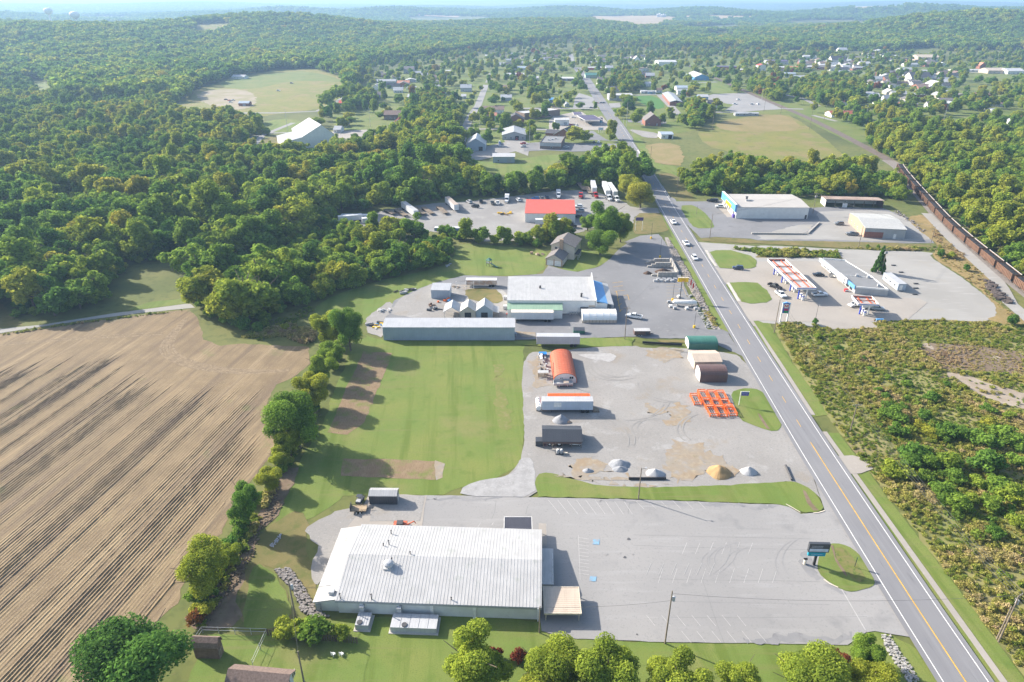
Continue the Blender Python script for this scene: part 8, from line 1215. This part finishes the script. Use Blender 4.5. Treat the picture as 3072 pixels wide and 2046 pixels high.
# ---- woods
def inq(pts): return [(p.x, p.y) for p in pts]
WOODS = {
 'west': inq([F(-700, 790), F(-300, 765), F(0, 745), F(40, 735), F(110, 735), F(240, 705), F(250, 655), F(300, 610), F(360, 600), F(430, 600), F(440, 690), F(520, 760), F(600, 770), F(630, 730), F(700, 700), F(780, 690), F(900, 660), F(960, 645), F(1035, 600), F(1045, 560), F(1000, 548), F(900, 536), F(840, 530), F(770, 520), F(770, 490), F(880, 480), F(1050, 455), F(1200, 448), F(1330, 430), F(1400, 432), F(1470, 440), F(1472, 412), F(1440, 385), F(1330, 398), F(1250, 432), F(1110, 432), F(1058, 390), F(1052, 330), F(1000, 300), F(900, 325), F(800, 335), F(790, 345), F(660, 352), F(530, 355), F(620, 310), F(600, 280), F(420, 268), F(390, 262), F(420, 215), F(300, 235), F(150, 230), F(60, 190), F(-700, 190)]),
 'row': inq([Ce(800, 470), Ce(940, 500), Ce(1560, 545), Ce(1680, 500), Ce(1860, 470), Ce(1880, 430), Ce(1700, 400), Ce(1300, 410), Ce(950, 420), Ce(820, 420), Ce(560, 400), Ce(560, 450)]),
 'east': inq([F(1555, 440), F(1600, 446), F(1660, 452), F(1890, 455), F(2035, 452), F(2080, 470), F(2060, 425), F(2000, 395), F(1900, 385), F(1800, 395), F(1700, 385), F(1640, 380), F(1600, 400), F(1555, 420)]),
 'rail': inq([F(2095, 425), F(2190, 500), F(2260, 565), F(2354, 655), F(2500, 790), F(2700, 900), F(3000, 700), F(2800, 400), F(2600, 330), F(2354, 318), F(2150, 312), F(1990, 318), F(2010, 345), F(2070, 400)]),
}
r_ = np.random.default_rng(11)
keepouts = [(np.array(o), np.array(o).min(0), np.array(o).max(0)) for o in OPEN]
def clear_of(x, y, pad=0.0):
    k = np.ones(x.shape, bool)
    for o, lo, hi in keepouts:
        c = np.nonzero(k & (x > lo[0]) & (x < hi[0]) & (y > lo[1]) & (y < hi[1]))[0]
        if len(c): k[c] &= ~inside(x[c], y[c], o)
    return k
def scatter(poly, sp, jit=.45):
    p = np.array(poly); lo, hi = p.min(0), p.max(0); gx_, gy_ = np.meshgrid(np.arange(lo[0], hi[0], sp), np.arange(lo[1], hi[1], sp * .87))
    gx_ = gx_ + (np.arange(gx_.shape[0]) % 2)[:, None] * sp / 2
    x = gx_.ravel() + r_.uniform(-jit, jit, gx_.size) * sp; y = gx_ * 0 + gy_; y = y.ravel() + r_.uniform(-jit, jit, gx_.size) * sp
    k = inside(x, y, poly); x, y = x[k], y[k]; k = clear_of(x, y); return x[k], y[k]
def patchy(x, y, s, seed): return np.array([noise.noise((a / s, b / s, seed)) for a, b in zip(x, y)])
allx, ally, allh, allt, allz = [], [], [], [], []
for zn, poly in WOODS.items():
    x, y = scatter(poly, 7.6 if zn != 'row' else 5.6); kk_ = patchy(x, y, 21, 5.5) > (-.33 if zn != 'row' else -1); x, y = x[kk_], y[kk_]
    n = len(x); pt = patchy(x, y, 42, 3.1); p2 = patchy(x, y, 14, 8.7)
    h = r_.uniform(8.5, 19.5, n) + 3 * p2
    mean = {'west': .33, 'row': .40, 'east': .34, 'rail': .44}[zn]
    t = mean + .3 * pt + .26 * p2 + r_.normal(0, .07, n) + (r_.random(n) < .05) * .15
    lowz = inside(x, y, inq([F(640, 600), F(760, 490), F(1055, 520), F(1055, 620), F(900, 660), F(700, 700)])); h = np.where(lowz, h * .66, h)
    if zn == 'row': h *= .62
    if zn == 'east': h *= .72; t = t + .06
    if zn == 'rail': h = h * .74; t = np.minimum(t * .9 + .14 * np.clip(1 - (x - 230) / 120, 0, 1), .55)
    if zn == 'west': h = h * np.where((y > 400) & (x < -90), .74, 1) * r_.uniform(.8, 1.12, n); t = t + .17 * np.clip((y - 400) / 260, 0, 1) * np.clip(1 - np.abs(x + 120) / 500, 0, 1)
    allx.append(x); ally.append(y); allh.append(h); allt.append(np.clip(t, .03, .68)); allz += [zn] * n
X, Y, H, Tt = map(np.concatenate, (allx, ally, allh, allt)); Zn = np.array(allz)
# low thicket trees on the rim of each wood
# town and yard trees
TOWN = inq([F(640, 340), F(760, 255), F(800, 220), F(840, 150), F(1000, 128), F(1290, 100), F(1500, 110), F(1700, 112), F(2000, 118), F(2354, 118), F(2700, 200), F(2600, 315), F(2354, 318), F(2150, 312), F(1985, 318), F(1960, 300), F(1820, 255), F(1640, 258), F(1600, 295), F(1470, 300), F(1430, 345), F(1060, 345), F(1000, 320), F(790, 340)])
DENSE = [inq([F(930, 330), F(925, 270), F(960, 225), F(1010, 215), F(1070, 290), F(1060, 345)]), inq([F(1400, 205), F(1420, 175), F(1460, 165), F(1475, 205), F(1450, 215)]), inq([F(1590, 300), F(1580, 240), F(1620, 250), F(1640, 275), F(1610, 300)]),
         inq([F(1700, 235), F(1730, 195), F(1790, 190), F(1800, 235)]), inq([F(1830, 215), F(1850, 190), F(1900, 185), F(1990, 215), F(1960, 250), F(1880, 245)]), inq([F(1960, 290), F(2000, 250), F(2150, 230), F(2354, 215), F(2600, 230), F(2600, 320), F(2200, 315), F(2010, 318)]),
         inq([F(790, 250), F(800, 225), F(850, 215), F(870, 235), F(830, 255)])]
x, y = scatter(TOWN, 14, .5); k = r_.random(len(x)) < np.where(x > 260, .3, .32); x, y = x[k], y[k]
for d_ in DENSE:
    a, b = scatter(d_, 7.5 if len(d_) != 8 else 16); x = np.concatenate([x, a]); y = np.concatenate([y, b])
n = len(x); X = np.concatenate([X, x]); Y = np.concatenate([Y, y]); H = np.concatenate([H, r_.uniform(7, 14.5, n)]); Tt = np.concatenate([Tt, np.clip(r_.normal(.38, .13, n) + (r_.random(n) < .03) * .3, .03, .9)]); Zn = np.concatenate([Zn, np.array(['town'] * n)])
pu, pv, pz = project(X, Y, H * .6); vis = (pu > -60) & (pu < 3132) & (pv < 2100); app = np.where(vis, H / pz, 0)
order = np.argsort(-app); NI = 262; solo = order[:NI]; rest = order[NI:]
ZL = {'west': 'big west wood', 'row': 'truck yard tree row', 'east': 'wood behind the shop', 'rail': 'thicket past the train', 'town': 'town'}
LM = [((Ct(1200, 250)), 'the parked trailers'), (Ce(1100, 600), 'the play set lawn'), (Cu(800, 100), 'the farm lane'), (Cu(1500, 150), 'the field corner'), (Ce(500, 850), 'the metal sheds'), (F(1420, 430), 'the road bridge'), (F(1760, 470), 'the white flat roof'), (F(1960, 460), 'the open shed'), (F(2150, 540), 'the middle coal cars'), (F(2300, 650), 'the nearest coal cars'), (F(2070, 420), 'the far coal cars'),
      (F(240, 600), 'the shaded clearing'), (F(60, 690), 'the left picture edge'), (F(430, 420), 'the narrow track'), (F(720, 340), 'the big white barn'), (F(1160, 390), 'the grey workshop'), (F(520, 560), 'the golden crowns'), (F(100, 500), 'the far left edge'), (F(1250, 440), 'the red-roofed garage')]
tw = lambda t: 'dark green' if t < .2 else 'green' if t < .34 else 'olive green' if t < .46 else 'yellow-green' if t < .6 else 'golden' if t < .76 else 'russet'
def about(q):
    p = V((X[q], Y[q], 0)); d, lm = min(((l[0] - p).length, l[1]) for l in LM); sz = 'tall ' if H[q] > 17 else 'small ' if H[q] < 12.5 else ''
    return f'{sz}{tw(Tt[q])}', lm, d
NTH = ['', 'second ', 'third ', 'fourth ', 'fifth ', 'sixth ', 'seventh ', 'eighth ', 'ninth ', 'tenth ', 'eleventh ', 'twelfth ', 'thirteenth ', 'fourteenth ', 'fifteenth ', 'sixteenth ', 'seventeenth ', 'eighteenth ', 'nineteenth ', 'twentieth ']
seen = {}
for q in sorted(solo, key=lambda q: about(q)[2]):
    k, lm, d = about(q); n_ = seen[(k, lm, Zn[q])] = seen.get((k, lm, Zn[q]), -1) + 1
    tree(X[q], Y[q], H[q], Tt[q], MID[int(r_.integers(6))], f'{k} tree in the {ZL[Zn[q]]}, {NTH[min(n_, 19)]}nearest to {lm}', 'trees of the ' + ZL[Zn[q]], wide=r_.uniform(1.1, 1.5))
def instancer(name, px, py, pz_, sc, tint, idx, protos, label):
    """one mass of vegetation: points that carry size, turn, shade and which of a few crowns stands there"""
    pc = bpy.data.collections.new(name + '_kinds')
    for i, me in enumerate(protos): pc.objects.link(bpy.data.objects.new(f'{name}_{i:02d}', me))
    n = len(px); me = bpy.data.meshes.new(name); me.vertices.add(n); me.vertices.foreach_set('co', np.stack([px, py, pz_], 1).astype(np.float32).ravel())
    for nm, ty, val in (('size', 'FLOAT_VECTOR', sc), ('tint', 'FLOAT', tint), ('pick', 'INT', idx), ('turn', 'FLOAT_VECTOR', np.stack([r_.normal(0, .05, n), r_.normal(0, .05, n), r_.uniform(0, 6.28, n)], 1))):
        a = me.attributes.new(nm, ty, 'POINT'); a.data.foreach_set('vector' if ty == 'FLOAT_VECTOR' else 'value', np.asarray(val, np.int32 if ty == 'INT' else np.float32).ravel())
    o = link(name, me, kind='stuff', label=label)
    g = bpy.data.node_groups.new(name, 'GeometryNodeTree'); g.interface.new_socket('Geometry', in_out='INPUT', socket_type='NodeSocketGeometry'); g.interface.new_socket('Geometry', in_out='OUTPUT', socket_type='NodeSocketGeometry')
    N = g.nodes.new; i_ = N('NodeGroupInput'); o_ = N('NodeGroupOutput'); ip = N('GeometryNodeInstanceOnPoints'); ci = N('GeometryNodeCollectionInfo'); mp = N('GeometryNodeMeshToPoints')
    ci.inputs['Collection'].default_value = pc; ci.inputs['Separate Children'].default_value = True; ci.inputs['Reset Children'].default_value = True; ip.inputs['Pick Instance'].default_value = True
    def att(nm, ty): a = N('GeometryNodeInputNamedAttribute'); a.data_type = ty; a.inputs[0].default_value = nm; return a.outputs[0]
    L = g.links.new; L(i_.outputs[0], mp.inputs[0]); L(mp.outputs[0], ip.inputs['Points']); L(ci.outputs[0], ip.inputs['Instance']); L(att('pick', 'INT'), ip.inputs['Instance Index']); L(att('turn', 'FLOAT_VECTOR'), ip.inputs['Rotation']); L(att('size', 'FLOAT_VECTOR'), ip.inputs['Scale']); L(ip.outputs[0], o_.inputs[0])
    o.modifiers.new('scatter', 'NODES').node_group = g; return o
def sizes(h, lo=1.1, hi=1.55):
    s = h / 12; w = s * r_.uniform(lo, hi, len(h)); return np.stack([w, w, s], 1)
# the rest of the near woods, then the wooded hills
kr = rest[(app[rest] > 0) | ((np.abs(X[rest]) < 500) & (Y[rest] < 600))]
PX, PY, PH, PT, PI = [X[kr]], [Y[kr]], [H[kr]], [Tt[kr]], [r_.integers(0, 6, len(kr))]
# undergrowth along and inside the woods
for zn, poly in WOODS.items():
    x, y = scatter(poly, 5.2); n = len(x); PX.append(x); PY.append(y); PH.append(r_.uniform(2.6, 6.2, n)); PT.append(np.clip(r_.normal(.3, .14, n), .05, .7)); PI.append(r_.integers(6, 9, n))
for y0, y1, sp in ((740, 2000, 9.6), (2000, 3200, 12.5)):
    gx_, gy_ = np.meshgrid(np.arange(-.82 * y1 - 80, .82 * y1 + 80, sp), np.arange(y0, y1, sp * .87)); x = gx_.ravel() + r_.uniform(-.5, .5, gx_.size) * sp; y = gy_.ravel() + r_.uniform(-.5, .5, gx_.size) * sp
    k = np.abs(x) < .82 * y + 80; x, y = x[k], y[k]; k = clear_of(x, y) & ~inside(x, y, TOWN)
    for w in WOODS.values(): k &= ~inside(x, y, w)
    k &= np.array([noise.noise((a / 75, b / 120, 9.9)) for a, b in zip(x, y)]) < .5
    if y0 > 1500: k &= (np.array([noise.noise((a / 330, b / 520, 4.4)) for a, b in zip(x, y)]) < .27) | (hill(x, y) > 14)
    x, y = x[k], y[k]; n = len(x); p2 = patchy(x, y, 45, 1.7)
    PX.append(x); PY.append(y); PH.append(r_.uniform(9, 21, n) + 3 * p2); PT.append(np.clip(.33 + .24 * p2 + r_.normal(0, .09, n), .02, .7)); PI.append(r_.integers(9, 13, n))
PX, PY, PH, PT, PI = map(np.concatenate, (PX, PY, PH, PT, PI))
sc = sizes(PH); bm_ = (PI >= 6) & (PI < 9); sc[bm_] *= 12 / 2.4
sc[bm_, :2] *= .8
instancer('woodland', PX, PY, hill(PX, PY) - .1, sc, PT, PI, [m_[0] for m_ in MID] + [b_[0] for b_ in BUSH] + FARC, 'mass of green woodland covering the hills and town edges')
# scrub, weeds and field-edge growth
WEEDS = foliage('dry_weeds', [(0, (.08, .17, .03)), (.3, (.21, .27, .045)), (.5, (.34, .32, .08)), (.7, (.44, .36, .17)), (.86, (.40, .29, .17)), (1.0, (.28, .20, .12))])
TUFT = [crown(90 + i, 150, .17, .85, .55, .35, 5, core=False) for i in range(3)]
for m_ in TUFT: m_.materials[0] = WEEDS
SC = [([V((85.3, 157, 0)), V((88, 190, 0)), V((91, 214, 0)), Cf(1905, 1300), Cg(540, 1330), Cg(650, 1368), Cg(1070, 1358), Cg(1000, 1298), Cg(1550, 1278), Cg(1960, 1308), Cg(2323, 1320), V((230, 190, 0)), V((200, 20, 0)), V((84.6, 20, 0)), V((85.2, 100, 0)), V((85, 147, 0))], .85, .36, .9), ([Cg(0, 660), Cg(300, 680), Cg(690, 690), Cg(740, 750), Cg(640, 735), Cg(0, 725), Cf(1660, 700), Cf(1430, 655)], 1.0, .28, 1.7), ([Cg(750, 650), Cg(1300, 655), Cg(1600, 640), Cg(1620, 680), Cg(900, 668)], 1.2, .35, 1.2),
      ([Cs(1250, 760), Cs(1420, 980), Cs(1560, 1060), Cs(1700, 1200), Cs(1860, 1340), Cg(2050, 1090), Cg(2250, 1240), Cg(2180, 1240), Cg(1960, 1030), Cg(1750, 880), Cg(1560, 730)], 1.6, .62, .7), ([Cv(560, 1080), Cv(900, 1110), Cv(960, 1250), Cv(900, 1310), Cv(500, 1220), Cv(250, 1240), Cv(100, 1230), Cv(300, 1150)], 1.0, .5, 1.2), ([Ci(150, 1120), Ci(330, 880), Ci(430, 640), Ci(600, 430), Ci(760, 160), Cu(1950, 1010), Cu(2000, 900), Cu(2120, 1060), Ci(830, 60), Ci(660, 460), Ci(540, 640), Ci(400, 940), Ci(260, 1180)], 1.0, .3, 1.3),
      ([Cf(1190, 1190), Cf(1250, 1230), Cf(1330, 1360), Cf(1290, 1360), Cf(1200, 1240)], 1.0, .4, .8), ([Cu(-900, 330), Cu(0, 240), Cu(560, 160), Cu(1340, 62), Cu(1340, 72), Cu(560, 172), Cu(0, 252), Cu(-900, 345)], 1.0, .35, .7), ([F(560, 770), F(640, 735), F(720, 700), F(720, 720), F(650, 760), F(600, 785)], 1.2, .3, 1.1)]
QX, QY, QS, QT = [], [], [], []
PALE = [[(p.x, p.y) for p in l] for l in ([Cl(1360, 280), Cl(1480, 290), Cl(1640, 340), Cl(1800, 400), Cl(1960, 440), Cl(2100, 500), Cl(2100, 580), Cl(1960, 560), Cl(1780, 520), Cl(1620, 460), Cl(1540, 400)], [Cl(1200, 85), Cl(1260, 70), Cl(1310, 105), Cl(1290, 125)])]
BROWNZ = [(p.x, p.y) for p in (Cl(1180, 90), Cl(1300, 70), Cl(1700, 100), Cl(1960, 140), Cl(1960, 300), Cl(1600, 280), Cl(1350, 260), Cl(1250, 180))]
for pts_, sp, tm, sz in SC:
    poly = inq(pts_); p = np.array(poly); lo, hi = p.min(0), p.max(0); n = int((hi - lo).prod() / sp ** 2); x = r_.uniform(lo[0], hi[0], n); y = r_.uniform(lo[1], hi[1], n); k = inside(x, y, poly) & (x < .9 * y + 45)
    for w in PALE: k &= ~inside(x, y, w) | (r_.random(n) < .08)
    x, y = x[k], y[k]; n = len(x); a = patchy(x, y, 14, 6.1); b = patchy(x, y, 4.2, 2.9); bz = inside(x, y, BROWNZ); g_ = np.clip((150 - y) / 60, 0, 1) * np.clip((x - 95) / 30, 0, 1) if tm == .6 else 0
    kk = b > -9; s_ = np.where(b > -.35, 1, .6) * sz * r_.uniform(.55, 1.35, n) * (1 + .7 * a) * np.where(bz, .55, 1); QX.append(x[kk]); QY.append(y[kk]); QS.append(np.clip(s_, .25, 3)[kk]); QT.append(np.clip(tm + .34 * a + .2 * b + r_.normal(0, .09, n) + .25 * bz - .42 * g_, .02, .98)[kk])
poly = inq([Cl(820, 420), Cl(1000, 360), Cl(1400, 520), Cl(1960, 700), Cl(2200, 900), Cl(2200, 1568), Cl(1300, 1500), Cl(1050, 1150), Cl(900, 760)]); x, y = scatter(poly, 2.6) if False else (r_.uniform(95, 175, 900), r_.uniform(70, 165, 900)); k = inside(x, y, poly) & (np.array([noise.noise((a / 11, b / 11, 7.7)) for a, b in zip(x, y)]) > -.12); x, y = x[k], y[k]; n = len(x)
QX.append(x); QY.append(y); QS.append(r_.uniform(1.2, 2.6, n)); QT.append(np.clip(r_.normal(.06, .1, n), .0, .35))
QX, QY, QS, QT = map(np.concatenate, (QX, QY, QS, QT)); n = len(QX)
instancer('scrub_weeds', QX, QY, np.full(n, .05), np.stack([QS, QS, QS * r_.uniform(.5, 1.2, n)], 1), QT, r_.integers(0, 3, n), TUFT, 'tawny and green weeds covering the rough ground')
BS = [(880, 430, 2.2, .3), (940, 480, 2.4, .22), (1100, 390, 2.4, .3), (1280, 490, 3, .2), (1000, 640, 3.2, .26), (1060, 560, 2.6, .24), (940, 610, 2.6, .32), (1210, 630, 2.4, .2), (1380, 760, 3.4, .2), (1480, 765, 3, .22), (1330, 770, 2.4, .3), (1195, 700, 2, .62), (1265, 755, 2.4, .6), (1510, 410, 2, .55), (1690, 690, 2.4, .62), (1690, 580, 2, .25), (1650, 820, 3.6, .24), (1800, 800, 4, .3), (1885, 840, 4, .28), (1030, 750, 3, .22), (1150, 920, 3.4, .18), (1110, 980, 3.2, .24), (1260, 980, 3, .3), (1385, 990, 4, .4), (1020, 1060, 3.4, .46), (1680, 1000, 4.8, .2), (1220, 1090, 2.6, .34), (1330, 1190, 3, .26), (1400, 1220, 3, .3), (1475, 1300, 3.2, .34), (1860, 1220, 3.6, .42), (1760, 1150, 3, .3), (1700, 1280, 2.6, .36), (1740, 1500, 2.4, .2), (1620, 1130, 2.6, .4), (1900, 970, 3, .3), (1940, 1260, 3, .48), (440, 40, 2.6, .42), (600, 125, 2, .2), (780, 195, 1.8, .24), (830, 275, 1.8, .24), (1390, 385, 1.8, .22), (1840, 620, 1.8, .4), (1940, 1430, 2.6, .44), (1080, 330, 1.8, .3), (960, 330, 1.6, .34), (1560, 790, 2.6, .3), (1230, 900, 2.4, .38), (1450, 1080, 2.6, .28), (1560, 1250, 2.4, .44)]
PP = T_['scrub']; cnt = {}
for x_, y_, h_b, t_b in sorted(BS, key=lambda q: (Cl(q[0], q[1]) - V((PP.x, PP.y, 0))).length):
    p = Cl(x_, y_); h_b *= 1.1 if y_ > 560 else .8; k_ = ('large ' if h_b > 3.2 else 'low ' if h_b < 2.1 else '') + ('golden' if t_b > .55 else 'yellow-green' if t_b > .38 else 'green' if t_b > .25 else 'dark green'); n_ = cnt[k_] = cnt.get(k_, -1) + 1
    bush(p, h_b, t_b, n_, f'{k_} bush in the roadside scrub, {NTH[n_]}nearest to the leaning power pole', 'bushes in the roadside scrub', wide=r_.uniform(1.2, 1.8))
hl = resample([Cv(1180, 1480), Cu(2260, 480), Cu(2200, 780), Cu(2080, 1100), Cu(1960, 1230), Cu(1900, 1330), Ci(560, 400), Ci(500, 560), Ci(420, 700), Ci(250, 960), Ci(200, 1100)], 4.2); cnt = {}
for i_, p in enumerate(hl):
    t_b = float(np.clip(r_.normal(.36, .13), .12, .6)); k_ = 'golden' if t_b > .55 else 'yellow-green' if t_b > .42 else 'light green' if t_b > .3 else 'dark green'; n_ = cnt[k_] = cnt.get(k_, -1) + 1
    bush(p + V((r_.uniform(-1.5, 1.5), r_.uniform(-1.5, 1.5), 0)), r_.uniform(1.8, 3.6), t_b, i_, f'{k_} shrub of the field hedgerow, {NTH[min(n_, 19)] or "first "}from the lawn corner', 'shrubs of the field hedgerow', wide=r_.uniform(.9, 1.5))
CLUMP = [crown(80 + i, 200, 3.6, 17, 9, 7, 12) for i in range(3)]
gx_, gy_ = np.meshgrid(np.arange(-9000, 9000, 26), np.arange(3200, 10500, 24)); x = gx_.ravel() + r_.uniform(-13, 13, gx_.size); y = gy_.ravel() + r_.uniform(-13, 13, gx_.size)
k = np.abs(x) < .8 * y + 100; x, y = x[k], y[k]; k = clear_of(x, y) & ((np.array([noise.noise((a / 520, b / 900, 2.2)) for a, b in zip(x, y)]) < .12) | (hill(x, y) > 22)); x, y = x[k], y[k]; n = len(x)
instancer('distant_forest', x, y, hill(x, y) - 1, np.stack([r_.uniform(.7, 1.2, n)] * 2 + [r_.uniform(.7, 1.3, n)], 1), np.clip(r_.normal(.2, .08, n), .02, .5), r_.integers(0, 3, n), CLUMP, 'hazy forest on the far ridges')
# haze: pale even air from below the ground to above the camera
top = max(float(hill(gx, gy).max()) + 40, CAM_H + 14)
hz_ = MB().box(-30000, 30000, -700, 36000, -3, top)
HM = bpy.data.materials.new('haze'); HM.use_nodes = True; HM.node_tree.nodes.clear(); ho = HM.node_tree.nodes.new('ShaderNodeOutputMaterial'); pv_ = HM.node_tree.nodes.new('ShaderNodeVolumePrincipled')
pv_.inputs['Color'].default_value = (.43, .67, 1.0, 1); pv_.inputs['Density'].default_value = 1.55e-4; pv_.inputs['Anisotropy'].default_value = .2; HM.node_tree.links.new(pv_.outputs[0], ho.inputs['Volume'])
hz_.build('haze', HM, kind='stuff', label='pale blue haze over the countryside')
